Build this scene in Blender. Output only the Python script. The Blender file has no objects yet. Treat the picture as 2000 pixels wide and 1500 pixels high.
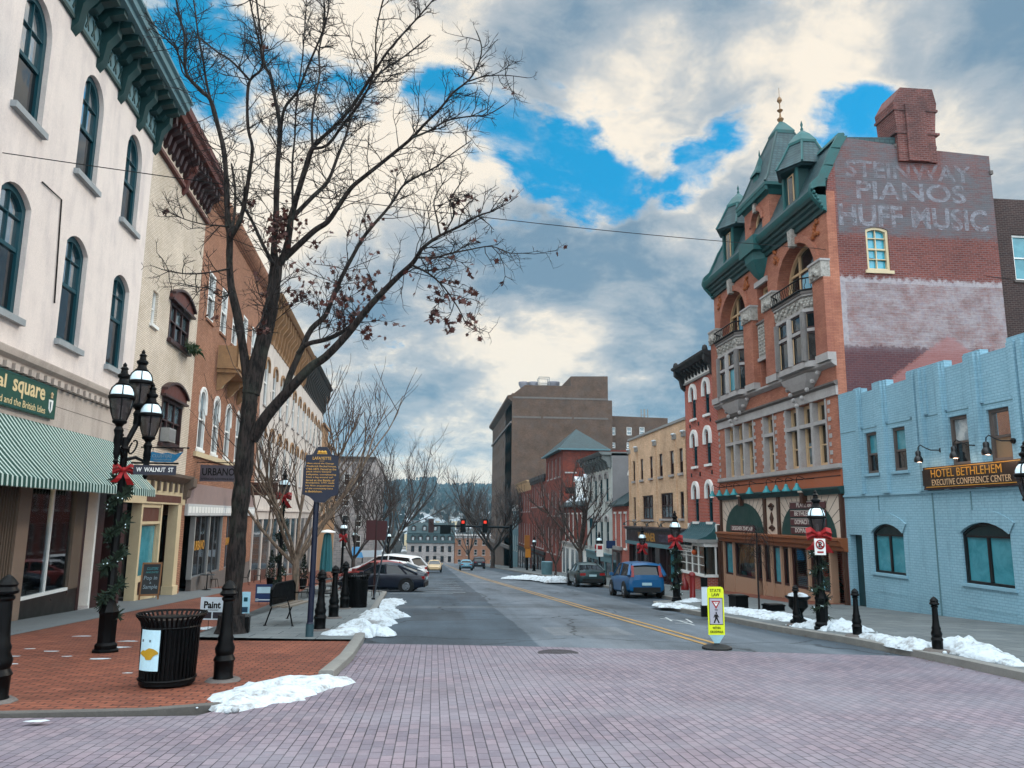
import bpy, bmesh, math, random
from math import sin, cos, pi, radians, sqrt
from mathutils import Vector, Matrix
from mathutils.geometry import tessellate_polygon
random.seed(7)
SC = bpy.context.scene
COL = SC.collection
# ------------------------------------------------------------------ camera
CAM = Vector((0, 0, 1.6)); FPX = 1500.0
pitch, roll, yaw = radians(9.8), radians(0.6), radians(5.5)
GR = 0.052                                   # the street falls 5 % away from the camera
fw = Vector((sin(yaw)*cos(pitch), cos(yaw)*cos(pitch), sin(pitch)))
_r = fw.cross(Vector((0, 0, 1))).normalized(); _u = _r.cross(fw)
rt = cos(roll)*_r + sin(roll)*_u; up = -sin(roll)*_r + cos(roll)*_u
cd = bpy.data.cameras.new('camera'); cam = bpy.data.objects.new('camera', cd); COL.objects.link(cam)
cd.sensor_width = 36; cd.lens = 36*FPX/2000; cd.clip_start = .05; cd.clip_end = 6000
mm = Matrix((rt, up, -fw)).transposed().to_4x4(); mm.translation = CAM; cam.matrix_world = mm
SC.camera = cam
def ray(px, py): return fw + rt*((px-1000)/FPX) - up*((py-750)/FPX)
def ground(px, py, h=0):
    d = ray(px, py); t = (h-CAM.z)/(d.z+GR*d.y); return CAM+d*t
def onY(px, py, Y):
    d = ray(px, py); return CAM+d*((Y-CAM.y)/d.y)
def proj(p):
    v = Vector(p)-CAM; z = v.dot(fw); return 1000+FPX*v.dot(rt)/z, 750-FPX*v.dot(up)/z
def gz(y): return -GR*y
# ------------------------------------------------------------------ light
SUN_AZ, SUN_EL = radians(62), radians(32)    # azimuth to the right of the street direction
world = bpy.data.worlds.new('World'); SC.world = world; world.use_nodes = True
SC.view_settings.view_transform = 'Standard'; SC.view_settings.look = 'None'
SC.view_settings.exposure = 0.14; SC.view_settings.gamma = 1.0
class NT:
    """small node-graph writer"""
    def __init__(s, nt): s.t = nt; nt.nodes.clear()
    def n(s, typ, **kw):
        x = s.t.nodes.new(typ)
        for k, v in kw.items():
            if k.startswith('_'): setattr(x, k[1:], v)
        for k, v in kw.items():
            if k.startswith('i'):
                key = k[1:]; sock = x.inputs[int(key)] if key.isdigit() else x.inputs[key.replace('_', ' ')]
                s.put(sock, v)
        return x
    def put(s, sock, v):
        if isinstance(v, bpy.types.NodeSocket): s.t.links.new(v, sock)
        elif isinstance(v, bpy.types.Node): s.t.links.new(v.outputs[0], sock)
        else:
            if sock.type == 'RGBA' and len(v) == 3: v = (*v, 1)
            sock.default_value = v
    def math(s, op, a, b=0.0, c=0.0, clamp=False):
        x = s.n('ShaderNodeMath', _operation=op, i0=a, i1=b, i2=c); x.use_clamp = clamp; return x.outputs[0]
    def vm(s, op, a, b=(0, 0, 0)): return s.n('ShaderNodeVectorMath', _operation=op, i0=a, i1=b)
    def mix(s, f, a, b, bt='MIX'):
        x = s.n('ShaderNodeMix', _data_type='RGBA', _blend_type=bt)
        s.put(x.inputs[0], f); s.put(x.inputs[6], a); s.put(x.inputs[7], b); return x.outputs[2]
    def ramp(s, v, a, b, lo=0.0, hi=1.0, smooth=True):
        return s.n('ShaderNodeMapRange', _interpolation_type='SMOOTHSTEP' if smooth else 'LINEAR', i0=v, i1=a, i2=b, i3=lo, i4=hi).outputs[0]
    def noise(s, vec, sc, det=4.0, rough=.55, dist=0.0):
        return s.n('ShaderNodeTexNoise', iVector=vec, iScale=sc, iDetail=det, iRoughness=rough, iDistortion=dist).outputs[0]
w = NT(world.node_tree)
sky = w.n('ShaderNodeTexSky', _sky_type='NISHITA', _sun_disc=False, _sun_elevation=SUN_EL, _sun_rotation=SUN_AZ, _altitude=100.0, _air_density=1.0, _dust_density=.6, _ozone_density=2.5)
D = w.n('ShaderNodeTexCoord').outputs['Generated']
sep = w.n('ShaderNodeSeparateXYZ', i0=D)
zz = w.math('ADD', w.math('MAXIMUM', sep.outputs[2], 0.0), 0.32)
cv = w.n('ShaderNodeCombineXYZ', i0=w.math('DIVIDE', sep.outputs[0], zz), i1=w.math('DIVIDE', sep.outputs[1], zz), i2=w.math('MULTIPLY', sep.outputs[2], .8))
def blobs(lst):
    """soft patches of sky round given directions: (px, py, radius in degrees, weight)"""
    tot = None
    for px, py, r, k in lst:
        d = ray(px, py).normalized()
        dt = w.vm('DOT_PRODUCT', D, d).outputs['Value']
        g = w.ramp(dt, cos(radians(r)), cos(radians(r*.25)), 0, k)
        tot = g if tot is None else w.math('ADD', tot, g)
    return tot
wv = w.n('ShaderNodeTexNoise', iVector=cv, iScale=1.6, iDetail=4.0, iRoughness=.55)
cw = w.vm('ADD', cv, w.n('ShaderNodeVectorMath', _operation='SCALE', i0=w.vm('SUBTRACT', wv.outputs['Color'], (.5, .5, .5)).outputs[0], i3=.22).outputs[0]).outputs[0]
n1 = w.noise(cw, 3.0, 12, .60, .05)
n2 = w.noise(w.vm('ADD', cw, (3.1, 7.7, 1.3)), 3.6, 12, .60, .05)
n3 = w.noise(w.vm('ADD', cv, (9.1, 2.7, 4.3)), 1.5, 4, .5, .2)
n4 = w.noise(w.vm('ADD', cw, (1.1, 5.7, 8.3)), 10, 10, .62, .05)
gap = blobs([(1080, 255, 5.5, .22), (1130, 330, 4.2, .18), (1270, 350, 4.6, .24), (1190, 375, 3.6, .2), (1150, 390, 3.4, .16), (930, 225, 4.6, .2), (1000, 260, 4, .16), (1640, 262, 4.4, .28), (1720, 250, 3.5, .2), (1870, 222, 3.2, .16), (1345, 345, 3.6, .22), (1395, 300, 3, .12), (860, 190, 3.5, .18),
             (400, 60, 5, .13), (640, 180, 5, .12), (415, 235, 4, .12), (600, 330, 5, .08), (1450, 235, 3.4, .15), (1400, 300, 3, .1), (960, 870, 3, .03), (800, 770, 6, .07), (1020, 395, 4, .1), (1880, 360, 3, .14), (700, 880, 5, .03)])
full = blobs([(1250, 120, 11, .14), (1750, 90, 14, .14), (1400, 540, 15, .14), (620, 500, 12, .12), (1100, 620, 14, .14), (1185, 318, 1.8, .10), (900, 350, 6, .14), (1030, 215, 2.5, .10), (1100, 345, 2.2, .12), (980, 300, 2, .1), (850, 885, 8, .12), (1290, 320, 1.6, .08)])
dens = w.math('ADD', w.math('SUBTRACT', w.math('ADD', n1, w.math('MULTIPLY', w.math('SUBTRACT', n4, .5), .55)), gap), full)
amt = w.ramp(dens, .30, .49)
amt = w.math('ADD', amt, w.math('MULTIPLY', w.math('SUBTRACT', 1.0, amt), w.math('MULTIPLY', w.ramp(n4, .42, .72, 0, .45), w.ramp(dens, .02, .34)))); lit = blobs([(700, 120, 15, .36), (1230, 200, 7, .30), (1700, 150, 10, .34), (1540, 120, 7, .20), (930, 690, 8, .30), (1240, 650, 6, .30), (1040, 750, 8, .18), (880, 935, 6, .36), (1350, 430, 4.5, .34), (1120, 330, 4, .2), (500, 330, 12, .26), (1880, 290, 7, .32), (900, 330, 6, .30), (1060, 700, 5, .2), (1380, 60, 5, .1), (1330, 470, 4, .1)])
shd = blobs([(1230, 20, 9, .22), (1500, 40, 7, .14), (1050, 120, 6, .12), (1980, 60, 11, .30), (1150, 560, 10, .18), (860, 610, 9, .18), (1340, 570, 8, .15), (1240, 790, 9, .12), (850, 800, 8, .14), (760, 720, 7, .14), (1010, 500, 8, .10), (1050, 110, 6, .14), (1960, 420, 7, .2)])
thick = w.math('ADD', w.math('MULTIPLY', w.math('SUBTRACT', n2, .5), 2.0), w.math('ADD', w.math('MULTIPLY', w.math('SUBTRACT', n3, .5), .6), w.math('MULTIPLY', w.math('SUBTRACT', n4, .5), .9)))
edge = w.ramp(dens, .42, .56, .26, 0)
lf0 = w.math('ADD', w.math('ADD', w.math('SUBTRACT', lit, shd), thick), edge)
lf2 = w.ramp(lf0, -.42, .12); lf = w.ramp(lf0, .0, .50)
SKYK = 0.1
cream = (9.1, 8.1, 6.8); grey = (1.7, 2.65, 3.65)
cloud = w.mix(lf, w.mix(lf2, grey, (4.2, 4.6, 5.0)), cream)
# overcast brightened out of view, overhead and behind the camera, to light the facades
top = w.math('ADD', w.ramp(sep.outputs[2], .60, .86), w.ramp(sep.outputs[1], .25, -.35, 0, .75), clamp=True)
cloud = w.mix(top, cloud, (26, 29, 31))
blue = w.mix(1.0, sky, (.10, .95, 1.75), 'MULTIPLY')
blue = w.mix(.7, blue, (.01, 3.1, 5.2))
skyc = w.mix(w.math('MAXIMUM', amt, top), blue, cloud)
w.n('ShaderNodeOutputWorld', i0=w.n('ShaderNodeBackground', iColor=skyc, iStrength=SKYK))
sl = bpy.data.lights.new('sun', 'SUN'); so = bpy.data.objects.new('sun', sl); COL.objects.link(so)
sl.energy = 1.5; sl.angle = radians(14); sl.color = (1, .9, .76)
so.rotation_euler = Vector((-sin(SUN_AZ)*cos(SUN_EL), -cos(SUN_AZ)*cos(SUN_EL), -sin(SUN_EL))).to_track_quat('-Z', 'Y').to_euler()
# ------------------------------------------------------------------ materials
MATS = {}
def K(c, g=.44): return tuple(v*(max(v, .001)/.62)**g for v in c)   # contrast curve put into the base colours: deepens darks, raises saturation
def newmat(name):
    m = bpy.data.materials.new(name); m.use_nodes = True; MATS[name] = m; return m, NT(m.node_tree)
def finish(t, base, rough=.6, metal=0.0, normal=None, spec=.5, **kw):
    b = t.n('ShaderNodeBsdfPrincipled'); t.put(b.inputs['Base Color'], base); t.put(b.inputs['Roughness'], rough)
    t.put(b.inputs['Metallic'], metal); b.inputs['Specular IOR Level'].default_value = spec
    if normal is not None: t.put(b.inputs['Normal'], normal)
    for k, v in kw.items(): t.put(b.inputs[k.replace('_', ' ')], v)
    t.n('ShaderNodeOutputMaterial', i0=b); return b
def P(name, col, rough=.6, metal=0.0, var=.18, sc=3.0, bump=.0, spec=.5):
    """painted or plain surface with weathering"""
    if name in MATS: return MATS[name]
    m, t = newmat(name)
    pos = t.n('ShaderNodeNewGeometry').outputs['Position']
    a = t.noise(pos, sc, 6, .6); b = t.noise(pos, sc*9, 4, .6)
    f = t.ramp(t.math('ADD', t.math('MULTIPLY', a, .65), t.math('MULTIPLY', b, .35)), .3, .7, 1-var, 1+var*.6, False)
    c = t.vm('SCALE', K(col)); t.put(c.inputs['Scale'], f); c = c.outputs[0]
    nrm = t.n('ShaderNodeBump', iStrength=bump, iDistance=.02, iHeight=b) if bump else None
    finish(t, c, t.ramp(a, .3, .7, max(rough-.1, .02), min(rough+.1, 1), False), metal, nrm, spec)
    return m
def brick(name, c1, c2, mortar, bw=.2, bh=.068, ms=.011, var=.5, bump=.5, grime=.25, axis='wall', rough=.85, post=None):
    m, t = newmat(name)
    pos = t.n('ShaderNodeNewGeometry').outputs['Position']; sp = t.n('ShaderNodeSeparateXYZ', i0=pos)
    if axis == 'wall': v = t.n('ShaderNodeCombineXYZ', i0=t.math('ADD', sp.outputs[0], sp.outputs[1]), i1=sp.outputs[2])
    elif axis == 'ground': v = t.n('ShaderNodeCombineXYZ', i0=sp.outputs[0], i1=sp.outputs[1])
    else: v = t.n('ShaderNodeCombineXYZ', i0=sp.outputs[1], i1=sp.outputs[0])
    v = v.outputs[0]
    bt = t.n('ShaderNodeTexBrick', iVector=v, iColor1=K(c1, .25), iColor2=K(c2, .25), iMortar=K(mortar, .2), iScale=1.0, iMortar_Size=ms, iMortar_Smooth=.3, iBias=-.1, iBrick_Width=bw, iRow_Height=bh)
    a = t.noise(pos, .55, 7, .65); b = t.noise(pos, 14, 3, .6)
    f = t.math('ADD', t.ramp(a, .3, .7, 1-grime, 1+grime*.7, False), t.ramp(b, .3, .7, -.14*var, .14*var, False))
    c = t.vm('SCALE', bt.outputs[0]); t.put(c.inputs['Scale'], f); c = c.outputs[0]
    if post: c = post(t, c, pos, sp, bt)
    h = t.math('ADD', t.math('MULTIPLY', bt.outputs[1], -1.0), t.math('MULTIPLY', b, .35))
    nrm = t.n('ShaderNodeBump', iStrength=bump, iDistance=.012, iHeight=h)
    finish(t, c, rough, 0, nrm, .3); return m
def glass_dark(name, col=(.012, .016, .02), rough=.04, spec=.9, ior=1.6, col2=None):
    m, t = newmat(name); pos = t.n('ShaderNodeNewGeometry').outputs['Position']
    if col2: col = t.mix(t.ramp(t.noise(pos, 1.9, 5, .6, .6), .38, .62), col, col2)
    a = t.noise(pos, 1.3, 3)
    nrm = t.n('ShaderNodeBump', iStrength=.06, iDistance=.05, iHeight=a)
    finish(t, col, rough, 0, nrm, spec, IOR=ior); return m
def glass_clear(name, tint=(.85, .9, .9), op=.12):
    m, t = newmat(name)
    fr = t.n('ShaderNodeFresnel', iIOR=1.5)
    mx = t.n('ShaderNodeMixShader', i0=t.math('ADD', fr.outputs[0], op*.3), i1=t.n('ShaderNodeBsdfTransparent', iColor=tint), i2=t.n('ShaderNodeBsdfGlossy', iColor=(.9, .95, 1), iRoughness=.03))
    t.n('ShaderNodeOutputMaterial', i0=mx); return m
def emit(name, col, k):
    m, t = newmat(name); t.n('ShaderNodeOutputMaterial', i0=t.n('ShaderNodeEmission', iColor=col, iStrength=k)); return m
black_iron = P('black_iron', (.006, .0055, .007), .45, 0, .3, 8, .1, .14)
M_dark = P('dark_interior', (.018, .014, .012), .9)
M_white = P('white_paint', (.72, .72, .70), .55, 0, .12)
M_cream = P('cream_paint', (.58, .50, .36), .6, 0, .12)
M_stone = P('pale_stone', (.42, .40, .39), .85, 0, .25, 2.5, .3)
M_stone2 = P('dark_stone', (.20, .18, .17), .9, 0, .35, 2, .4)
M_carv = P('carved_stone', (.44, .42, .39), .9, 0, .65, 9, .8)
M_concrete = P('concrete', (.33, .33, .32), .9, 0, .2, 2, .2)
M_copper = P('green_copper', (.028, .155, .155), .6, 0, .45, 2.2, .15)
M_copper_d = P('dark_green_copper', (.012, .085, .085), .55, 0, .4, 2.2, .15)
M_teal = P('dark_teal_paint', (.008, .105, .13), .4, 0, .2, 3, 0, .3)
M_teal_p = P('pale_teal_paint', (.16, .27, .30), .6, 0, .25, 3)
M_redw = P('rust_red_paint', (.17, .05, .032), .6, 0, .35, 3)
M_mar = P('maroon_paint', (.07, .016, .014), .5, 0, .25, 3)
M_tan = P('tan_wood_paint', (.56, .43, .29), .6, 0, .15)
M_gold = P('gold_paint', (.55, .33, .07), .5, 0, .25, 6)
M_slate = None
pane = glass_dark('window_glass', (.006, .008, .01), .04, .6)
pane_sky = glass_dark('reflecting_glass', (.03, .05, .06), .03, .8, 4.0)
pane_cur = glass_dark('curtained_glass', (.12, .18, .21), .12, .9, 1.6, (.05, .08, .09))
pane_teal = glass_dark('teal_blind_glass', (.035, .21, .26), .12, .8, 1.5, (.06, .27, .33))
pane_wh = glass_dark('white_blind_glass', (.46, .48, .47), .2, .7, 1.5, (.20, .24, .26))
clear = glass_clear('shop_glass')
snow_m, _t = newmat('snow')
_p = _t.n('ShaderNodeNewGeometry').outputs['Position']
_a = _t.noise(_p, 9, 6, .65); _b = _t.noise(_p, 2.3, 4, .6)
finish(_t, _t.mix(_t.ramp(_t.math('ADD', _t.math('MULTIPLY', _a, .6), _t.math('MULTIPLY', _b, .4)), .46, .66), (.54, .60, .64), (.24, .24, .235)), .75, 0, _t.n('ShaderNodeBump', iStrength=.9, iDistance=.06, iHeight=_a), .3)
# ------------------------------------------------------------------ mesh writer and scene graph
OFF = {}
def tag(o, label=None, cat=None, group=None, kind=None):
    for k, v in (('label', label), ('category', cat), ('group', group), ('kind', kind)):
        if v: o[k] = v
    return o
def thing(name, label, cat, loc=(0, 0, 0), group=None, rz=0):
    o = bpy.data.objects.new(name, None); COL.objects.link(o); o.location = loc; o.rotation_euler.z = rz; o.empty_display_size = .2
    OFF[o.name] = Vector(loc); return tag(o, label, cat, group)
def build_kid_index():
    idx = {}
    for c in bpy.data.objects:
        if c.parent: idx.setdefault(c.parent.name, []).append(c)
    return idx
def copy_tree(o, idx, parent=None):
    c = o.copy(); COL.objects.link(c)
    if parent: c.parent = parent
    for ch in idx.get(o.name, []): copy_tree(ch, idx, c)
    return c
class MB:
    def __init__(s): s.v = []; s.f = []; s.mi = []; s.mats = []
    def mid(s, m):
        if m not in s.mats: s.mats.append(m)
        return s.mats.index(m)
    def add(s, vs, fs, m):
        k = len(s.v); s.v += [tuple(v) for v in vs]; i = s.mid(m)
        for f in fs: s.f.append(tuple(k+j for j in f)); s.mi.append(i)
    def hexa(s, p, m):   # p: 8 corners, bottom ring then top ring (ccw seen from outside top)
        s.add(p, [(3, 2, 1, 0), (4, 5, 6, 7), (0, 1, 5, 4), (1, 2, 6, 5), (2, 3, 7, 6), (3, 0, 4, 7)], m)
    def box(s, x0, x1, y0, y1, z0, z1, m, rz=0, c=(0, 0)):
        p = []
        for z in (z0, z1):
            for x, y in ((x0, y0), (x1, y0), (x1, y1), (x0, y1)):
                p.append((c[0]+x*cos(rz)-y*sin(rz), c[1]+x*sin(rz)+y*cos(rz), z))
        s.hexa(p, m)
    def tube(s, pts, rad, m, n=6, cap=True):
        pts = [Vector(p) for p in pts]
        if not hasattr(rad, '__len__'): rad = [rad]*len(pts)
        rings = []; a = None
        for i, p in enumerate(pts):
            d = (pts[min(i+1, len(pts)-1)]-pts[max(i-1, 0)])
            if d.length < 1e-9: d = Vector((0, 0, 1))
            d.normalize()
            if a is None: a = d.orthogonal().normalized()
            else: a = (a-d*a.dot(d)); a = a.normalized() if a.length > 1e-6 else d.orthogonal().normalized()
            b = d.cross(a)
            rings.append([p+(a*cos(2*pi*k/n)+b*sin(2*pi*k/n))*rad[i] for k in range(n)])
        vs = [v for r in rings for v in r]; fs = []
        for i in range(len(pts)-1):
            for k in range(n):
                k2 = (k+1) % n; fs.append((i*n+k, i*n+k2, (i+1)*n+k2, (i+1)*n+k))
        if cap: fs += [tuple(range(n-1, -1, -1)), tuple((len(pts)-1)*n+k for k in range(n))]
        s.add(vs, fs, m)
    def lathe(s, c, prof, m, n=14, a0=0, flute=0):
        c = Vector(c); vs = []; fs = []
        for r, z in prof:
            for k in range(n):
                q = r*(1-flute*(k % 2)); vs.append(c+Vector((q*cos(a0+2*pi*k/n), q*sin(a0+2*pi*k/n), z)))
        for i in range(len(prof)-1):
            for k in range(n):
                k2 = (k+1) % n; fs.append((i*n+k, i*n+k2, (i+1)*n+k2, (i+1)*n+k))
        fs += [tuple(range(n-1, -1, -1)), tuple((len(prof)-1)*n+k for k in range(n))]
        s.add(vs, fs, m)
    def ball(s, c, r, m, n=10, sz=1.0):
        k = max(4, n//2); s.lathe(c, [(r*sin(pi*i/k)+1e-4, -r*sz*cos(pi*i/k)) for i in range(k+1)], m, n)
    def prism(s, front, back, m, caps=(True, True)):
        """front/back: matching loops (front ccw seen from outside)"""
        n = len(front); tri = tessellate_polygon([[Vector(p) for p in front]])
        vs = list(front)+list(back); fs = []
        nn = poly_n(front)
        for t in tri:
            a, b, c = (Vector(front[i]) for i in t)
            if (b-a).cross(c-a).dot(nn) < 0: t = (t[0], t[2], t[1])
            if caps[0]: fs.append(tuple(t))
            if caps[1]: fs.append((n+t[0], n+t[2], n+t[1]))
        for i in range(n):
            j = (i+1) % n; fs.append((i, n+i, n+j, j))
        s.add(vs, fs, m)
    def build(s, name, parent=None, smooth=True, angle=35, label=None):
        me = bpy.data.meshes.new(name); off = Vector((0, 0, 0))
        if parent is not None: off = OFF.get(parent.name, off)
        me.from_pydata([(v[0]-off.x, v[1]-off.y, v[2]-off.z) for v in s.v], [], s.f)
        for m in s.mats: me.materials.append(m)
        me.polygons.foreach_set('material_index', s.mi)
        if smooth:
            me.polygons.foreach_set('use_smooth', [True]*len(s.f)); me.update(); me.set_sharp_from_angle(angle=radians(angle))
        me.update()
        o = bpy.data.objects.new(name, me); COL.objects.link(o)
        if parent is not None: o.parent = parent; OFF[o.name] = off
        if label: o['label'] = label
        return o
def poly_n(p):
    n = Vector((0, 0, 0)); q = [Vector(v) for v in p]
    for i in range(len(q)): n += q[i].cross(q[(i+1) % len(q)])
    return n
# ------------------------------------------------------------------ facades: s runs to the reader's right, d outwards
class Fac:
    def __init__(s, o, u):
        s.o = Vector((o[0], o[1])); s.u = Vector(u).normalized(); s.n = Vector((s.u.y, -s.u.x))
    def w(s, a, z, d=0.0):
        q = s.o+s.u*a+s.n*d; return Vector((q.x, q.y, z))
    def sz(s, px, py, d=0.0):
        r = ray(px, py); o = s.o+s.n*d
        t = (o-CAM.xy).dot(s.n)/r.xy.dot(s.n); p = CAM+r*t
        return (p.xy-o).dot(s.u), p.z
    def zat(s, a, py, d=0.0):
        lo, hi = -30, 80
        for _ in range(40):
            m = (lo+hi)/2
            if proj(s.w(a, m, d))[1] > py: lo = m
            else: hi = m
        return m
    def win(s, xl, xr, yt, yb, d=0.0):
        ym = (yt+yb)/2; a = s.sz(xl, ym, d)[0]; b = s.sz(xr, ym, d)[0]; m = (a+b)/2
        return a, b, s.zat(m, yb, d), s.zat(m, yt, d)
    def box(s, mb, a0, a1, z0, z1, d0, d1, m):
        p = [s.w(a, z, d) for z in (z0, z1) for a, d in ((a0, d1), (a1, d1), (a1, d0), (a0, d0))]
        mb.hexa(p, m)
    def prism(s, mb, out, d0, d1, m, caps=(True, False)):
        mb.prism([s.w(a, z, d1) for a, z in out], [s.w(a, z, d0) for a, z in out], m, caps)
    def prof(s, mb, a0, a1, pr, m):
        """extrude a (d,z) profile along s"""
        n = len(pr); mb.prism([s.w(a1, z, d) for d, z in pr], [s.w(a0, z, d) for d, z in pr], m)
    def ring(s, mb, outer, inner, d0, d1, m):
        n = len(outer); vs = [s.w(a, z, d1) for a, z in outer]+[s.w(a, z, d1) for a, z in inner]+[s.w(a, z, d0) for a, z in outer]+[s.w(a, z, d0) for a, z in inner]
        fs = []
        for i in range(n):
            j = (i+1) % n
            fs += [(i, j, n+j, n+i), (2*n+i, 2*n+j, j, i), (n+i, n+j, 3*n+j, 3*n+i)]
        mb.add(vs, fs, m)
    def wall(s, mb, out, holes, d1, depth, m, mr=None):
        loops = [[Vector((a, z, 0)) for a, z in out]]+[[Vector((a, z, 0)) for a, z in h] for h in holes]
        tri = tessellate_polygon(loops); flat = [p for l in loops for p in l]; fs = []
        for t in tri:
            a, b, c = (flat[i] for i in t); cr = (b-a).cross(c-a).z
            if abs(cr) < 1e-9: continue
            fs.append(tuple(t) if cr > 0 else (t[0], t[2], t[1]))
        mb.add([s.w(p.x, p.y, d1) for p in flat], fs, m)
        for h in holes:
            n = len(h); mb.add([s.w(a, z, d1) for a, z in h]+[s.w(a, z, d1-depth) for a, z in h], [(i, (i+1) % n, n+(i+1) % n, n+i) for i in range(n)], mr or m)
        n = len(out); mb.add([s.w(a, z, d1) for a, z in out]+[s.w(a, z, d1-depth) for a, z in out], [(i, n+i, n+(i+1) % n, (i+1) % n) for i in range(n)], m)
def rect(a0, a1, z0, z1): return [(a0, z0), (a1, z0), (a1, z1), (a0, z1)]
def arch(a0, a1, z0, zs, rise, n=10):
    c = (a0+a1)/2; h = (a1-a0)/2; return [(a0, z0), (a1, z0)]+[(c+h*cos(pi*i/n), zs+rise*sin(pi*i/n)) for i in range(n+1)]
def seg_arch(a0, a1, z0, z1, rise, n=8):
    """segmental arch whose crown is at z1"""
    c = (a0+a1)/2; h = (a1-a0)/2; R = (h*h+rise*rise)/(2*rise); t = math.asin(min(1, h/R))
    return [(a0, z0), (a1, z0)]+[(c+R*sin(t-2*t*i/n), z1-R+R*cos(t-2*t*i/n)) for i in range(n+1)]
def inset(o, q):
    a0 = min(p[0] for p in o); a1 = max(p[0] for p in o); z0 = min(p[1] for p in o); z1 = max(p[1] for p in o)
    ca, cz = (a0+a1)/2, (z0+z1)/2; ka = 1-2*q/(a1-a0); kz = 1-2*q/(z1-z0)
    return [(ca+(a-ca)*ka, cz+(z-cz)*kz) for a, z in o]
def window(par, F, out, d=-.18, fw=.06, fm=None, gm=None, bars=(('h', .5, .05),), sill=None, hood=None, proud=.05, gm2=None, split=.5, name='window'):
    """frame (the part), pane and sill/hood (sub-parts). bars: (kind, fraction, width[, lo, hi])"""
    fm = fm or M_white; gm = gm or pane
    a0 = min(p[0] for p in out); a1 = max(p[0] for p in out); z0 = min(p[1] for p in out); z1 = max(p[1] for p in out)
    mb = MB(); F.ring(mb, out, inset(out, fw), d-.04, d+proud, fm)
    for b in bars:
        k, f, t = b[:3]; lo, hi = (b[3], b[4]) if len(b) > 3 else (0, 1)
        if k == 'h':
            z = z0+(z1-z0)*f; F.box(mb, a0+fw*.5+(a1-a0-fw)*lo, a0+fw*.5+(a1-a0-fw)*hi, z-t/2, z+t/2, d-.02, d+proud*.7, fm)
        else:
            a = a0+(a1-a0)*f; F.box(mb, a-t/2, a+t/2, z0+fw*.5+(z1-z0-fw)*lo, z0+fw*.5+(z1-z0-fw)*hi, d-.02, d+proud*.6, fm)
    wo = mb.build(name, par)
    pb = MB(); g = inset(out, fw*.4)
    F.prism(pb, g, d-.06, d-.012, gm)
    if gm2:
        F.box(pb, a0+fw*.9, a1-fw*.9, z0+fw*.9, z0+(z1-z0)*split, d-.03, d-.008, gm2)
    pb.build('pane', wo)
    if sill:
        m, h, p = sill; sb = MB(); F.box(sb, a0-.1, a1+.1, z0-h, z0-.002, -.2, p, m); sb.build('sill', wo)
    if hood: hb = MB(); hood(hb, F, a0, a1, z0, z1); hb.build('hood', wo)
    return wo
def text_mesh(body, mat, bold=0.0, ext=.004):
    cu = bpy.data.curves.new('lettering', 'FONT'); cu.body = body; cu.extrude = ext; cu.offset = bold; cu.resolution_u = 3; cu.align_x = 'LEFT'
    o = bpy.data.objects.new('lettering', cu); COL.objects.link(o); dg = bpy.context.evaluated_depsgraph_get()
    me = bpy.data.meshes.new_from_object(o.evaluated_get(dg)); bpy.data.objects.remove(o); bpy.data.curves.remove(cu)
    return me
def put_text(body, at, a0, a1, z0, z1, mat, par, bold=0.0, name='lettering', depth=.006, slant=0.0):
    """fit a line of text into a0..a1 x z0..z1 of a surface; at(a,z,d) gives the world point"""
    me = text_mesh(body, mat, bold); xs = [v.co.x for v in me.vertices]; ys = [v.co.y for v in me.vertices]
    if not xs: return None
    x0, x1, y0, y1 = min(xs), max(xs), min(ys), max(ys); off = OFF.get(par.name, Vector((0, 0, 0))) if par else Vector((0, 0, 0))
    for v in me.vertices:
        fx = (v.co.x-x0)/(x1-x0); fy = (v.co.y-y0)/(y1-y0)
        v.co = at(a0+(a1-a0)*(fx+slant*fy*.1), z0+(z1-z0)*fy, depth if v.co.z > 0 else -.002)-off
    me.materials.clear(); me.materials.append(mat)
    o = bpy.data.objects.new(name, me); COL.objects.link(o)
    if par: o.parent = par; OFF[o.name] = off
    return o
LF = Fac((-10.24+.05*20, 0), (-.05, 1))      # left row of fronts
RF = Fac((14, 0), (0, -1))                   # right row of fronts
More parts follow.
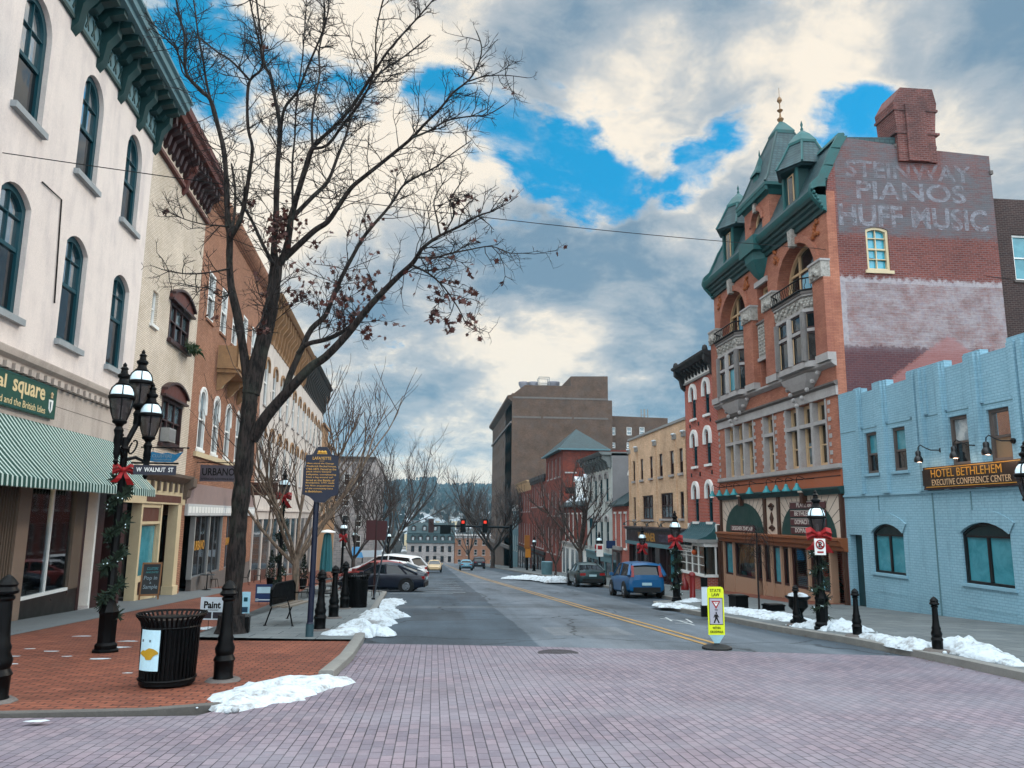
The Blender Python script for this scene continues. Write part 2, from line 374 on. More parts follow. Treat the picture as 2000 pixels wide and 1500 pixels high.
# ------------------------------------------------------------------ ground
def G(px, py, h=0): p = ground(px, py, h); return (p.x, p.y)
def asphalt_mat():
    m, t = newmat('asphalt'); pos = t.n('ShaderNodeNewGeometry').outputs['Position']
    sp = t.n('ShaderNodeSeparateXYZ', i0=pos)
    st = t.n('ShaderNodeCombineXYZ', i0=sp.outputs[0], i1=t.math('MULTIPLY', sp.outputs[1], .12)).outputs[0]
    a = t.noise(st, 1.1, 5, .6); b = t.noise(pos, 60, 3, .7); c = t.noise(pos, .35, 5, .6)
    f = t.math('ADD', t.math('ADD', t.ramp(a, .3, .7, -.3, .3, False), t.ramp(b, .3, .7, -.38, .38, False)), t.ramp(c, .35, .65, .75, 1.25, False))
    # one lane was resurfaced later and is paler
    lane = t.math('MULTIPLY', t.ramp(t.math('ADD', sp.outputs[0], t.math('MULTIPLY', c, .25)), 2.15, 2.22), t.ramp(sp.outputs[0], 7.6, 7.2))
    col = t.mix(lane, (.046, .062, .078), (.095, .112, .13))
    wear = t.ramp(t.math('ABSOLUTE', t.math('SUBTRACT', sp.outputs[0], 3.6)), .9, .1, 0, .5)
    col = t.mix(wear, col, (.112, .122, .135))
    for x0, x1, y0, y1, pc in ((-.6, .9, 21, 24.5, (.04, .05, .06)), (5.8, 7.3, 19.5, 31, (.075, .088, .10)), (.9, 2.1, 30, 47, (.05, .06, .072)), (-1.2, 6, 26.2, 27.4, (.08, .09, .10)), (2.6, 4.4, 17, 19, (.15, .16, .17))):
        wob = t.math('MULTIPLY', t.math('SUBTRACT', b, .5), .18); xx = t.math('ADD', sp.outputs[0], wob); yy = t.math('ADD', sp.outputs[1], wob)
        inx = t.math('MULTIPLY', t.ramp(xx, x0-.04, x0+.04), t.ramp(xx, x1+.04, x1-.04)); iny = t.math('MULTIPLY', t.ramp(yy, y0-.06, y0+.06), t.ramp(yy, y1+.06, y1-.06))
        col = t.mix(t.math('MULTIPLY', t.math('MULTIPLY', inx, iny), .75), col, pc)
    oil = t.noise(pos, 1.9, 6, .7); col = t.mix(t.ramp(oil, .60, .74, 0, .6), col, (.03, .034, .04))
    grit = t.noise(pos, 9, 6, .75); col = t.mix(t.ramp(grit, .62, .72, 0, .35), col, (.26, .27, .28))
    v = t.vm('SCALE', col); t.put(v.inputs['Scale'], f)
    cr = t.n('ShaderNodeTexVoronoi', _feature='DISTANCE_TO_EDGE', iVector=t.vm('ADD', pos, t.vm('SCALE', t.n('ShaderNodeTexNoise', iVector=pos, iScale=.8, iDetail=5.0).outputs['Color']).outputs[0]).outputs[0], iScale=.22)
    k = t.ramp(cr.outputs[0], .003, .010, .42, 1)
    v2 = t.vm('SCALE', v.outputs[0]); t.put(v2.inputs['Scale'], k)
    finish(t, v2.outputs[0], .8, 0, t.n('ShaderNodeBump', iStrength=.3, iDistance=.01, iHeight=b), .3); return m
def paver_post(t, c, pos, sp, bt):
    a = t.noise(pos, .8, 5, .6); b = t.noise(pos, 3.3, 5, .65)
    c = t.mix(t.ramp(a, .42, .66, 0, .5), c, (.21, .20, .23))
    c = t.mix(t.ramp(b, .56, .72, 0, .45), c, (.25, .185, .21))
    q = t.noise(pos, 1.6, 5, .65); c = t.mix(t.math('MULTIPLY', bt.outputs[1], t.ramp(q, .42, .62, .25, 1)), c, (.022, .018, .024))
    tr = t.noise(t.n('ShaderNodeCombineXYZ', i0=t.math('MULTIPLY', sp.outputs[0], .09), i1=t.math('MULTIPLY', sp.outputs[1], .9)).outputs[0], 1.0, 4, .6); c = t.mix(t.ramp(tr, .5, .66, 0, .32), c, (.20, .19, .215))
    sp2 = t.noise(pos, 28, 2, .5); c = t.mix(t.ramp(sp2, .68, .74, 0, .5), c, (.28, .27, .285))
    return c
def walk_post(t, c, pos, sp, bt):
    a = t.noise(pos, .9, 6, .65); b = t.noise(pos, 5.5, 4, .6)
    c = t.mix(t.ramp(a, .5, .72, 0, .6), c, (.12, .045, .028))
    return t.mix(t.ramp(b, .62, .75, 0, .4), c, (.30, .16, .12))
M_asph = asphalt_mat()
M_paver = brick('crosswalk_brick', (.19, .166, .196), (.268, .222, .248), (.08, .07, .082), .2, .1, .0058, .5, .6, .16, 'ground_y', .7, paver_post)
M_walk = brick('sidewalk_brick', (.29, .115, .07), (.20, .075, .048), (.05, .024, .02), .215, .105, .011, .6, .5, .35, 'ground', .8, walk_post)
def slab_post(t, c, pos, sp, bt):
    a = t.noise(pos, 1.7, 6, .6); return t.mix(t.ramp(a, .45, .7, 0, .6), c, (.10, .115, .12))
M_slab = brick('paving_slab', (.20, .215, .215), (.165, .18, .185), (.04, .045, .05), .9, .6, .012, .5, .3, .3, 'ground', .85, slab_post)
M_kerb = P('kerb_stone', (.27, .265, .25), .85, 0, .3, 4, .3)
M_yel = P('road_yellow', (.42, .29, .13), .8, 0, .5, 6)
M_wl = P('road_white', (.50, .52, .52), .8, 0, .45, 6)
def struct(name, o): o['kind'] = 'structure'; return o
def sheet(name, pts, dz, mat, kind='structure'):
    mb = MB(); tri = tessellate_polygon([[Vector((x, y, 0)) for x, y in pts]]); fs = []
    for t in tri:
        a, b, c = (Vector(pts[i]) for i in t)
        fs.append(tuple(t) if (b-a).cross(c-a) > 0 else (t[0], t[2], t[1]))
    mb.add([(x, y, gz(y)+dz) for x, y in pts], fs, mat); o = mb.build(name, smooth=False); o['kind'] = kind; return o
KZ = .11
# base terrain: follows the street, drops behind the far buildings, climbs to the hill
M_soil = P('winter_soil', (.09, .085, .08), .95, 0, .3, .5)
def terrain():
    ys = [-40, 0, 60, 150, 215, 235, 300, 420, 600]; mb = MB(); vs = []; fs = []
    xs = [-400, -120, -40, -12, 0, 12, 40, 120, 400]
    for y in ys:
        for x in xs: vs.append((x, y, gz(min(y, 235))-.06-(max(0, y-235)*.02 if y < 420 else 3.5-(y-420)*.03)))
    n = len(xs)
    for j in range(len(ys)-1):
        for i in range(n-1): fs.append((j*n+i, j*n+i+1, (j+1)*n+i+1, (j+1)*n+i))
    mb.add(vs, fs, M_soil); o = mb.build('ground'); o['kind'] = 'structure'
terrain()
edge = [(-1.5, 15.55), (1.5, 14.95), (5.0, 14.0), (8.4, 13.0)]
sheet('road', [(-1.5, 15.2), (1.5, 14.6), (5, 13.7), (8.6, 12.6), (30, 12.6), (30, 230), (-30, 230), (-30, 37), (-2.3, 36.8)], -.02, M_asph)
sheet('crosswalk', [(-30, -12), (30, -12), (30, 12.2), (8.75, 12.9)]+edge[::-1]+[(-1.5, 13), (-1.4, 11), (-2.4, 8.7), (-30, 8.75)], -.012, M_paver)
# left pavement: brick corner, brick strip by the shops, slabs along the kerb
corner = [(-1.45, 15.6), (-1.38, 13), (-1.42, 11.1), (-1.75, 9.9), (-2.3, 9.2), (-3.0, 8.93), (-4.4, 8.86), (-9, 8.84), (-20, 8.82)]
sheet('pavement_brick', corner+[(-20, 40), (-12, 120), (-6.3, 120), (-6.3, 60), (-4.7, 40), (-4.7, 16.2), (-4.4, 15.9), (-2.4, 15.7)], .02, M_walk)
sheet('pavement_slabs', [(-1.5, 15.62), (-1.62, 20), (-2.2, 36.5), (-6.2, 39.5), (-6.2, 200), (-7.5, 200), (-6.35, 60), (-4.75, 40), (-4.75, 16.25), (-2.4, 15.72)], .055, M_slab)
M_strip = P('shop_strip_concrete', (.20, .215, .22), .9, 0, .3, 1.5, .2)
sheet('pavement_strip', [(-8.35, 15.0), (-8.8, 26), (-9.15, 33), (-9.6, 41), (-13, 41), (-12, 14.5), (-9.6, 14.2)], .028, M_strip)
def kerb(name, pts, w=.16, top=KZ, mat=None):
    mb = MB(); n = len(pts); L = []; R = []
    for i in range(n):
        a = Vector(pts[max(i-1, 0)]); b = Vector(pts[min(i+1, n-1)]); d = (b-a).normalized(); q = Vector((d.y, -d.x))*w/2
        L.append(Vector(pts[i])-q); R.append(Vector(pts[i])+q)
    vs = []
    for i in range(n):
        for p, z in ((L[i], -.1), (L[i], top-.012), (L[i]*.9+R[i]*.1, top), (R[i]*.9+L[i]*.1, top), (R[i], top-.012), (R[i], -.1)): vs.append((p.x, p.y, gz(p.y)+z))
    fs = []
    for i in range(n-1):
        for k in range(5): fs.append((i*6+k, i*6+k+1, (i+1)*6+k+1, (i+1)*6+k))
    fs += [(5, 4, 3, 2, 1, 0), tuple((n-1)*6+k for k in range(6))]
    mb.add(vs, [f[::-1] for f in fs], mat or M_kerb); o = mb.build(name); o['kind'] = 'structure'; return o
kerb('kerb', [(-6.2, 120), (-6.2, 39.5), (-5.9, 38.9), (-2.6, 36.9), (-2.2, 36.2), (-1.65, 20), (-1.42, 15.6), (-1.36, 13), (-1.42, 11.1)], .2, .1)
kerb('kerb', [(-1.42, 11.05), (-1.75, 9.9), (-2.3, 9.2), (-3.0, 8.9), (-4.4, 8.83), (-9, 8.8), (-20, 8.78)], .11, .03, P('dark_kerb', (.17, .16, .15), .9, 0, .3, 4, .3))
# right pavement with its bulb-out
RK = [G(2060, 1340), G(1900, 1304), G(1800, 1283), G(1652, 1253), G(1528, 1233), G(1416, 1211), G(1340, 1196), G(1282, 1183)]
RK = [(x, y) for x, y in RK]
ex = RK[-1]
RK2 = RK+[(ex[0]+.2, ex[1]+.8), (ex[0]+1.0, ex[1]+1.4), (9.6, ex[1]+3.2), (9.75, 45), (9.9, 70), (9.9, 200)]
sheet('pavement_right', [(11, -12), (10.2, 6)]+RK2+[(30, 200), (30, -12)], KZ-.01, M_slab)
kerb('kerb', [(11, -12), (10.2, 6)]+RK2, .18, KZ+.004)
sheet('pavement_brick', [(12.6, 26), (12.9, 37), (14.3, 37), (14.3, 26)], KZ-.004, M_walk)
# painted lines
mk = MB()
def line(mb, pts, w, mat, dz=-.012):
    for (x0, y0), (x1, y1) in zip(pts, pts[1:]):
        d = Vector((x1-x0, y1-y0)).normalized(); q = Vector((-d.y, d.x))*w/2
        v = [(x0-q.x, y0-q.y), (x1-q.x, y1-q.y), (x1+q.x, y1+q.y), (x0+q.x, y0+q.y)]
        mb.add([(x, y, gz(y)+dz) for x, y in v], [(3, 2, 1, 0)] if (Vector(v[1])-Vector(v[0])).cross(Vector(v[3])-Vector(v[0])) < 0 else [(0, 1, 2, 3)], mat)
for o in (-.13, .13): line(mk, [(5.42+o, 14.6), (4.75+o, 36), (3.95+o, 62), (3.2+o, 100), (2.6+o, 190)], .11, M_yel)
mk.build('road_marking')['kind'] = 'structure'
mk = MB()
for i in range(7): y = 38.2+i*3.1; line(mk, [(-3.0, y+1.6), (1.5, y-.6)], .1, M_wl)
line(mk, [(-2.0, 36.9), (.9, 36.6)], .1, M_wl)
for a, b in (((1290, 1207), (1345, 1213)), ((1318, 1216), (1352, 1217)), ((1322, 1210), (1356, 1220)), ((1300, 1205), (1312, 1212)), ((1340, 1208), (1352, 1215))): line(mk, [G(*a), G(*b)], .06, M_wl)
mk.build('road_marking')['kind'] = 'structure'
x, y = G(1090, 1274); mb = MB(); mb.lathe((x, y, gz(y)-.011), [(.36, -.01), (.36, .004), (.30, .006), (.29, .003), (.15, .004), (.14, .007), (.01, .007)], P('manhole_iron', (.10, .09, .10), .6, .4, .3, 20, .5), 24)
tag(mb.build('manhole_cover'), 'round iron manhole cover set in the brick crosswalk', 'manhole cover')
# ------------------------------------------------------------------ snow
def snow_pile(label, pts, seed, group=None, name='snow_pile', base=.0):
    """pts: (x, y, half width, height) along the heap"""
    rnd = random.Random(seed); mb = MB(); N = 14; vs = []; fs = []
    P3 = []
    for (x0, y0, w0, h0), (x1, y1, w1, h1) in zip(pts, pts[1:]):
        k = max(3, int(Vector((x1-x0, y1-y0)).length/.085))
        for i in range(k): f = i/k; P3.append((x0+(x1-x0)*f, y0+(y1-y0)*f, w0+(w1-w0)*f, h0+(h1-h0)*f))
    P3.append(pts[-1]); n = len(P3)
    from mathutils import noise as mn
    for i, (x, y, ww, h) in enumerate(P3):
        a = P3[max(i-1, 0)]; b = P3[min(i+1, n-1)]; d = Vector((b[0]-a[0], b[1]-a[1])).normalized(); q = Vector((-d.y, d.x))
        e = 1
        for k in range(N+1):
            f = -1+2*k/N; r = mn.noise(Vector((x*3, y*3, seed))) ; wob = 1+.55*mn.noise(Vector((x*2.3+9, y*2.3, seed+(5 if f > 0 else 0))))+.2*mn.noise(Vector((x*7, y*7, f)))
            X = x+q.x*f*ww*wob; Y = y+q.y*f*ww*wob
            hh = h*.62*max(0, 1-f*f)**.8*(1+.55*mn.noise(Vector((X*4, Y*4, seed)))+.4*mn.noise(Vector((X*11, Y*11, seed))))+.02*mn.noise(Vector((X*25, Y*25, 1)))
            if k in (0, N) or i in (0, n-1): hh = -.03
            vs.append((X, Y, gz(Y)+base+max(hh, -.03)))
    for i in range(n-1):
        for k in range(N): fs.append((i*(N+1)+k, (i+1)*(N+1)+k, (i+1)*(N+1)+k+1, i*(N+1)+k+1))
    mb.add(vs, [f[::-1] for f in fs], snow_m)
    for _ in range(int(n*.5)):   # loose lumps round the edge
        x, y, ww, h = rnd.choice(P3); a = rnd.uniform(0, 2*pi); r = ww*rnd.uniform(.7, 1.35)
        s = rnd.uniform(.012, .05); X, Y = x+cos(a)*r, y+sin(a)*r
        mb.ball((X, Y, gz(Y)+base+s*.4), s, snow_m, 6, rnd.uniform(.5, .9))
    o = mb.build(name, angle=60); return tag(o, label, 'snow pile', group)
SG = 'heaps of shovelled snow'
def gp(px, py, w, h, z=0): p = ground(px, py, z); return (p.x, p.y, w, h)
snow_pile('flat heap of snow at the brick corner beside the black bollard', [gp(432, 1390, .1, .03), gp(480, 1368, .5, .13), gp(560, 1345, .52, .17), gp(640, 1333, .42, .13), gp(694, 1328, .1, .03)], 1, SG)
snow_pile('rounded heap of snow by the foot of the blue marker pole', [gp(622, 1243, .2, .06), gp(660, 1243, .45, .2), gp(705, 1240, .6, .45), gp(745, 1240, .4, .2), gp(762, 1243, .1, .05)], 2, SG, base=.03)
snow_pile('snow heap piled on the left kerb behind the marker pole heap', [gp(722, 1222, .4, .2), gp(745, 1205, .6, .34), gp(758, 1193, .35, .15)], 3, SG)
snow_pile('small flat patch of snow in the gutter near the dark sedan', [gp(745, 1186, .4, .05), gp(760, 1177, .55, .12), gp(768, 1170, .3, .05)], 4, SG)
snow_pile('long bank of snow along the right kerb between lamp and round planters', [gp(1414, 1189, .25, .08, KZ), gp(1450, 1196, .45, .16, KZ), gp(1520, 1206, .55, .2, KZ), gp(1560, 1213, .4, .12, KZ)], 5, SG, base=KZ)
snow_pile('lumpy snow bank around the foot of the bowed right lamp post', [gp(1550, 1222, .3, .1, KZ), gp(1600, 1226, .5, .25, KZ), gp(1645, 1229, .6, .3, KZ), gp(1690, 1234, .35, .12, KZ)], 6, SG, base=KZ)
snow_pile('trailing snow bank between the two nearest right bollards', [gp(1690, 1243, .25, .12, KZ), gp(1740, 1252, .28, .14, KZ), gp(1800, 1266, .33, .2, KZ), gp(1828, 1268, .3, .18, KZ)], 7, SG, base=KZ)
snow_pile('snow bank running off beside the nearest right bollard', [gp(1838, 1262, .3, .2, KZ), gp(1880, 1270, .45, .33, KZ), gp(1930, 1283, .36, .2, KZ), gp(1996, 1301, .15, .05, KZ)], 8, SG, base=KZ)
snow_pile('low snow patch on the tip of the kerb bulb behind the blue hatchback', [gp(1284, 1180, .2, .06, KZ), gp(1320, 1184, .5, .15, KZ), gp(1358, 1189, .25, .06, KZ)], 9, SG, base=KZ)
snow_pile('little snow mound at the foot of the red standpipe', [gp(1335, 1176, .3, .06, KZ), gp(1358, 1173, .35, .16, KZ), gp(1372, 1174, .15, .05, KZ)], 10, SG, base=KZ)
snow_pile('far strip of snow along the right kerb beyond the black sedan', [gp(985, 1129, .5, .15, KZ), gp(1030, 1130, .9, .4, KZ), gp(1060, 1132, .6, .3, KZ), gp(1098, 1137, 1.0, .5, KZ)], 11, SG, base=KZ)
snow_pile('thin snow scattered round the tree foot behind the paint sign', [gp(382, 1232, .15, .03), gp(410, 1229, .25, .05), gp(440, 1234, .2, .04), gp(478, 1233, .15, .05)], 12, SG, base=.02)
rnd = random.Random(9); mb = MB(); M_lit = P('leaf_litter', (.16, .075, .04), .8, 0, .6, 30)
for _ in range(420):
    q = rnd.random()
    if q < .45: f = rnd.random(); x, y, z = -1.3-.6*f+rnd.gauss(.15, .16), 11.5+20*f, .004
    elif q < .75: f = rnd.random(); i = min(int(f*6), 5); a_, b_ = RK[i], RK[i+1]; u = rnd.random(); x, y, z = a_[0]+(b_[0]-a_[0])*u-.2+rnd.gauss(0, .14), a_[1]+(b_[1]-a_[1])*u, .0
    else: x, y, z = rnd.uniform(-9, -2), rnd.uniform(9.2, 24), .03
    s_ = rnd.uniform(.02, .055); a = rnd.uniform(0, 6.3); o = [(0, 0), (.5, .35), (1, 0), (.5, -.35)]; mb.add([(x+s_*(u*cos(a)-v*sin(a)), y+s_*(u*sin(a)+v*cos(a)), gz(y)+z+.01+.012*abs(v)) for u, v in o], [(0, 3, 2, 1)], M_lit)
o = mb.build('fallen_leaves', smooth=False); o['kind'] = 'stuff'; tag(o, 'scattered brown leaves and litter along kerbs and pavement')
rnd = random.Random(4); mb = MB()
for px, py, w in ((75, 1413, 20), (225, 1267, 45), (195, 1290, 28), (250, 1255, 30), (160, 1245, 30), (100, 1275, 22), (20, 1285, 24), (20, 1300, 20), (60, 1270, 16), (285, 1200, 30), (130, 1285, 18), (250, 1318, 12)):
    x, y = G(px, py); k = w*.0075; vs = []
    for i in range(10): a = 2*pi*i/10; r = rnd.uniform(.6, 1.1); vs.append((x+cos(a)*k*r, y+sin(a)*k*.45*r, gz(y+sin(a)*k*.45*r)+.026))
    mb.add(vs, [tuple(range(10))], snow_m)
o = mb.build('snow_patches', smooth=False); o['kind'] = 'stuff'; tag(o, 'thin patches of frozen snow left on the brick pavement')
# ------------------------------------------------------------------ building materials
def dull(col, amt): return lambda t, c, pos, sp, bt: t.mix(t.ramp(t.noise(pos, .7, 6, .65), .4, .7, 0, amt), c, col)
B_stucco = P('white_stucco', (.66, .56, .50), .85, 0, .14, 1.2, .25)
def streaks(name, base, dark, rough=.85):
    m, t = newmat(name); pos = t.n('ShaderNodeNewGeometry').outputs['Position']; sp = t.n('ShaderNodeSeparateXYZ', i0=pos)
    sv = t.n('ShaderNodeCombineXYZ', i0=sp.outputs[0], i1=sp.outputs[1], i2=t.math('MULTIPLY', sp.outputs[2], .18)).outputs[0]
    a = t.noise(sv, 1.6, 6, .65); b = t.noise(pos, 1.1, 6, .6); c = t.noise(pos, 22, 4, .6)
    col = t.mix(t.ramp(t.math('ADD', t.math('MULTIPLY', a, .6), t.math('MULTIPLY', b, .4)), .42, .68, 0, .75), base, dark)
    v = t.vm('SCALE', col); t.put(v.inputs['Scale'], t.ramp(c, .3, .7, .93, 1.06, False))
    finish(t, v.outputs[0], rough, 0, t.n('ShaderNodeBump', iStrength=.35, iDistance=.012, iHeight=c), .3); return m
B_stucco = streaks('weathered_stucco', (.70, .615, .565), (.50, .44, .425))
B_stone = streaks('limestone_front', (.47, .40, .35), (.30, .25, .22))
B_creamb = brick('cream_brick', (.68, .61, .53), (.60, .53, .45), (.42, .35, .28), .21, .075, .014, .4, .5, .16, post=dull((.36, .29, .2), .35))
B_orange = brick('orange_brick', (.45, .25, .165), (.34, .17, .105), (.20, .12, .085), .21, .075, .015, .6, .5, .25, post=dull((.2, .09, .05), .45))
B_pressed = brick('pressed_red_brick', (.455, .22, .15), (.365, .165, .11), (.25, .13, .10), .2, .06, .006, .5, .4, .22, post=dull((.2, .065, .05), .5))
B_red = brick('red_brick', (.46, .105, .065), (.34, .07, .045), (.42, .30, .26), .21, .075, .012, .6, .5, .2)
B_tan = brick('tan_brick', (.72, .53, .375), (.60, .42, .28), (.5, .37, .26), .21, .075, .012, .6, .5, .22, post=dull((.33, .21, .13), .4))
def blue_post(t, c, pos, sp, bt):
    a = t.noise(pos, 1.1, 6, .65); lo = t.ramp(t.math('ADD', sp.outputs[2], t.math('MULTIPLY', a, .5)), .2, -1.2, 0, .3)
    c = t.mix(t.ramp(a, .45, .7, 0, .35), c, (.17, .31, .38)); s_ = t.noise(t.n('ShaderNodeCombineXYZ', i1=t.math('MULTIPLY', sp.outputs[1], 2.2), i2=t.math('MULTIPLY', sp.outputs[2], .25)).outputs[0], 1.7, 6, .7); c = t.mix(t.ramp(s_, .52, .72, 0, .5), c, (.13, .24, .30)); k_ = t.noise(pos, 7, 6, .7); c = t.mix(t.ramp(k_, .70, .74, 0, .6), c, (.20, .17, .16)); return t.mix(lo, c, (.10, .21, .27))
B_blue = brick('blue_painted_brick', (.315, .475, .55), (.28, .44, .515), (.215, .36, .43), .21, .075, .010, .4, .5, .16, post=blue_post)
B_brown = brick('brown_brick', (.165, .112, .083), (.115, .076, .056), (.10, .07, .056), .24, .09, .01, .8, .3, .3, post=dull((.09, .07, .06), .5))
B_dred = brick('dark_red_brick', (.30, .085, .055), (.22, .058, .04), (.14, .06, .05), .24, .09, .01, .8, .3, .3, post=dull((.07, .03, .025), .6))
B_black = brick('sooty_brick', (.085, .05, .045), (.055, .034, .032), (.12, .10, .095), .21, .075, .012, .7, .5, .3)
B_grey = P('grey_render', (.26, .255, .26), .9, 0, .2, 1)
B_pale = P('pale_painted_front', (.50, .52, .50), .7, 0, .2, 1.5)
B_white = streaks('white_front', (.56, .50, .45), (.36, .31, .28))
B_rubble = brick('grey_rubble_stone', (.40, .36, .34), (.27, .25, .25), (.40, .37, .35), .75, .32, .03, .9, .4, .3)
def slate_mat(name, c1, c2):
    m, t = newmat(name); pos = t.n('ShaderNodeNewGeometry').outputs['Position']; sp = t.n('ShaderNodeSeparateXYZ', i0=pos)
    v = t.n('ShaderNodeCombineXYZ', i0=t.math('ADD', sp.outputs[0], sp.outputs[1]), i1=sp.outputs[2]).outputs[0]
    b = t.n('ShaderNodeTexBrick', iVector=v, iColor1=c1, iColor2=c2, iMortar=(.01, .02, .025), iScale=1.0, iMortar_Size=.012, iBrick_Width=.2, iRow_Height=.14, iBias=0.0)
    a = t.noise(pos, 1.5, 5, .6); s = t.vm('SCALE', b.outputs[0]); t.put(s.inputs['Scale'], t.ramp(a, .3, .7, .7, 1.25, False))
    finish(t, s.outputs[0], .6, 0, t.n('ShaderNodeBump', iStrength=.8, iDistance=.02, iHeight=b.outputs[1]), .4); return m
M_slate = slate_mat('teal_slate', (.018, .052, .06), (.034, .075, .08))
M_slate2 = slate_mat('grey_green_slate', (.014, .042, .047), (.009, .03, .035))
M_roof = P('dark_roofing', (.05, .05, .052), .9, 0, .3, 1)
# ------------------------------------------------------------------ shared trim
def arch_hood(m, t=.14, p=.07, rise=None, drop=.0):
    def f(mb, F, a0, a1, z0, z1):
        r = rise if rise is not None else (a1-a0)/2
        o = arch(a0-t, a1+t, z1-r-drop, z1-r, r+t, 10); i = arch(a0, a1, z1-r-drop, z1-r, r, 10)
        n = len(o); vs = []; fs = []
        for d in (p, -.03): vs += [F.w(a, z, d) for a, z in o[2:]+[o[0]]]+[F.w(a, z, d) for a, z in i[2:]+[i[0]]]
        o2 = [o[1]]+o[2:]+[o[0]]; i2 = [i[1]]+i[2:]+[i[0]]; k = len(o2)
        vs = [F.w(a, z, p) for a, z in o2]+[F.w(a, z, p) for a, z in i2]+[F.w(a, z, -.03) for a, z in o2]+[F.w(a, z, -.03) for a, z in i2]
        for q in range(k-1): fs += [(q, q+1, k+q+1, k+q), (2*k+q, 2*k+q+1, q+1, q), (k+q, k+q+1, 3*k+q+1, 3*k+q)]
        fs += [(0, k, 3*k, 2*k), (k-1, 2*k+k-1, 3*k+k-1, 2*k-1)]
        mb.add(vs, fs, m)
    return f
def flat_hood(m, h=.18, e=.12, p=.1):
    def f(mb, F, a0, a1, z0, z1): F.box(mb, a0-e, a1+e, z1+.002, z1+h, -.05, p, m)
    return f
def brackets(mb, F, a0, a1, step, z0, z1, d, wdt, m):
    n = max(1, round((a1-a0)/step))
    for i in range(n+1 if a1-a0 > .05 else 1):
        a = a0+(a1-a0)*i/n; F.prof(mb, a-wdt/2, a+wdt/2, [(0, z0), (d*.35, z0+(z1-z0)*.15), (d*.5, z0+(z1-z0)*.5), (d, z0+(z1-z0)*.7), (d, z1), (0, z1)], m)
def dentils(mb, F, a0, a1, step, z0, z1, d0, d1, m):
    n = int((a1-a0)/step)
    for i in range(n): F.box(mb, a0+i*step, a0+i*step+step*.55, z0, z1, d0, d1, m)
def front(par, F, a0, a1, z0, z1, holes, mat, depth=.28, D=9, roof=M_roof, out=None, name='wall', back=None, ins=.004):
    mb = MB(); F.wall(mb, out or rect(a0, a1, z0, z1), holes, 0, depth, mat)
    F.box(mb, a0+.004, a1-ins, z0, z1-.05, -D, -depth-.02, back or mat)
    F.box(mb, a0+.01, a1-.01, z1-.049, z1-.03, -D, -.02, roof)
    return mb.build(name, par)
def base(F, a0, a1, D=4): p = F.w((a0+a1)/2, 0, -D/2); return (p.x, p.y, gz(p.y))
def striped(mb, F, a0, a1, zt, d1, zb, val, st, mats, sag=.06):
    n = int((a1-a0)/st)
    for i in range(n):
        x0 = a0+i*st-.014*(1-i % 2)+.014*(i % 2); x1 = a0+(i+1)*st-.014*(i % 2)+.014*(1-i % 2); m = mats[i % 2]; L = 6; vs = []; fs = []
        for k in range(L+1):
            f = k/L; z = zt+(zb-zt)*f-sag*sin(pi*f)+.015*sin(i*.6)*f; d = .02+d1*f
            vs += [F.w(x0, z, d), F.w(x1, z, d)]
        e = .03 if i % 2 else 0
        vs += [F.w(x0, zb-val, d1+.03), F.w(x1, zb-val, d1+.03), F.w((x0+x1)/2, zb-val-.035, d1+.03)]
        for k in range(L): fs.append((2*k, 2*k+2, 2*k+3, 2*k+1))
        fs.append((2*L, 2*L+2, 2*L+4, 2*L+3, 2*L+1)); mb.add(vs, fs, m)
M_aw_g = P('awning_green', (.01, .105, .085), .8, 0, .12, 2); M_aw_w = P('awning_white', (.50, .58, .55), .8, 0, .1, 2)
# ================================================================== LEFT ROW
F = LF
b = thing('stucco_building', 'pale stucco building with tall arched teal windows and striped awning', 'building', base(F, 12, 27.4))
w3 = [arch(c-.74, c+.74, 11.07, 13.52, .76) for c in (11.25, 14.85, 18.45, 22.05, 25.65)]
w2 = [seg_arch(c-.74, c+.74, 6.2, 9.32, .34) for c in (11.25, 14.85, 18.45, 22.05, 25.65)]
front(b, F, 8, 27.45, 2.25, 16.2, w3+w2, B_stucco, .3, 10)
mb = MB(); F.box(mb, 8, 27.45, 2.2, 4.95, -.2, .03, B_stone)
for z in (2.75, 3.3, 3.85, 4.4): F.box(mb, 8, 27.44, z, z+.012, 0, .036, M_stone2)
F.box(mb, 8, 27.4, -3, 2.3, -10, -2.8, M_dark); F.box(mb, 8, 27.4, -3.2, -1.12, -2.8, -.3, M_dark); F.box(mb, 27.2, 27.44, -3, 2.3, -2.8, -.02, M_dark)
mb.build('shop_surround', b)
M_gsill = P('grey_sill', (.36, .38, .39), .8, 0, .25, 3)
for o in w3: window(b, F, o, -.2, .16, M_teal, pane_sky, (('h', .47, .1), ('h', .73, .03), ('v', .5, .035, .47, 1)), (M_gsill, .16, .14), None, .07, pane, .46)
for o in w2: window(b, F, o, -.2, .16, M_teal, pane_sky, (('h', .53, .1), ('h', .78, .03), ('v', .5, .035, .53, 1)), (M_gsill, .16, .14), None, .07, pane, .5)
mb = MB()   # main cornice
F.box(mb, 8, 27.5, 14.86, 14.98, 0, .09, M_copper_d); F.box(mb, 8, 27.5, 14.98, 15.05, 0, .05, M_teal_p)
F.box(mb, 8, 27.5, 15.05, 15.72, 0, .05, M_teal_p); F.box(mb, 8, 27.5, 15.72, 15.8, 0, .14, M_copper_d)
F.prof(mb, 8, 27.55, [(0, 16.2), (.95, 16.2), (.97, 16.35), (1.08, 16.38), (1.1, 16.55), (1.2, 16.62), (1.2, 16.7), (0, 16.78)], M_teal_p)
F.box(mb, 8, 27.5, 15.8, 16.2, 0, .12, M_copper_d)
brackets(mb, F, 8.3, 27.2, .62, 15.62, 16.2, .82, .3, M_copper_d)
for i in range(11): a = 9.45+1.8*i; brackets(mb, F, a, a+.001, 5, 14.55, 16.2, .5, .34, M_copper_d)
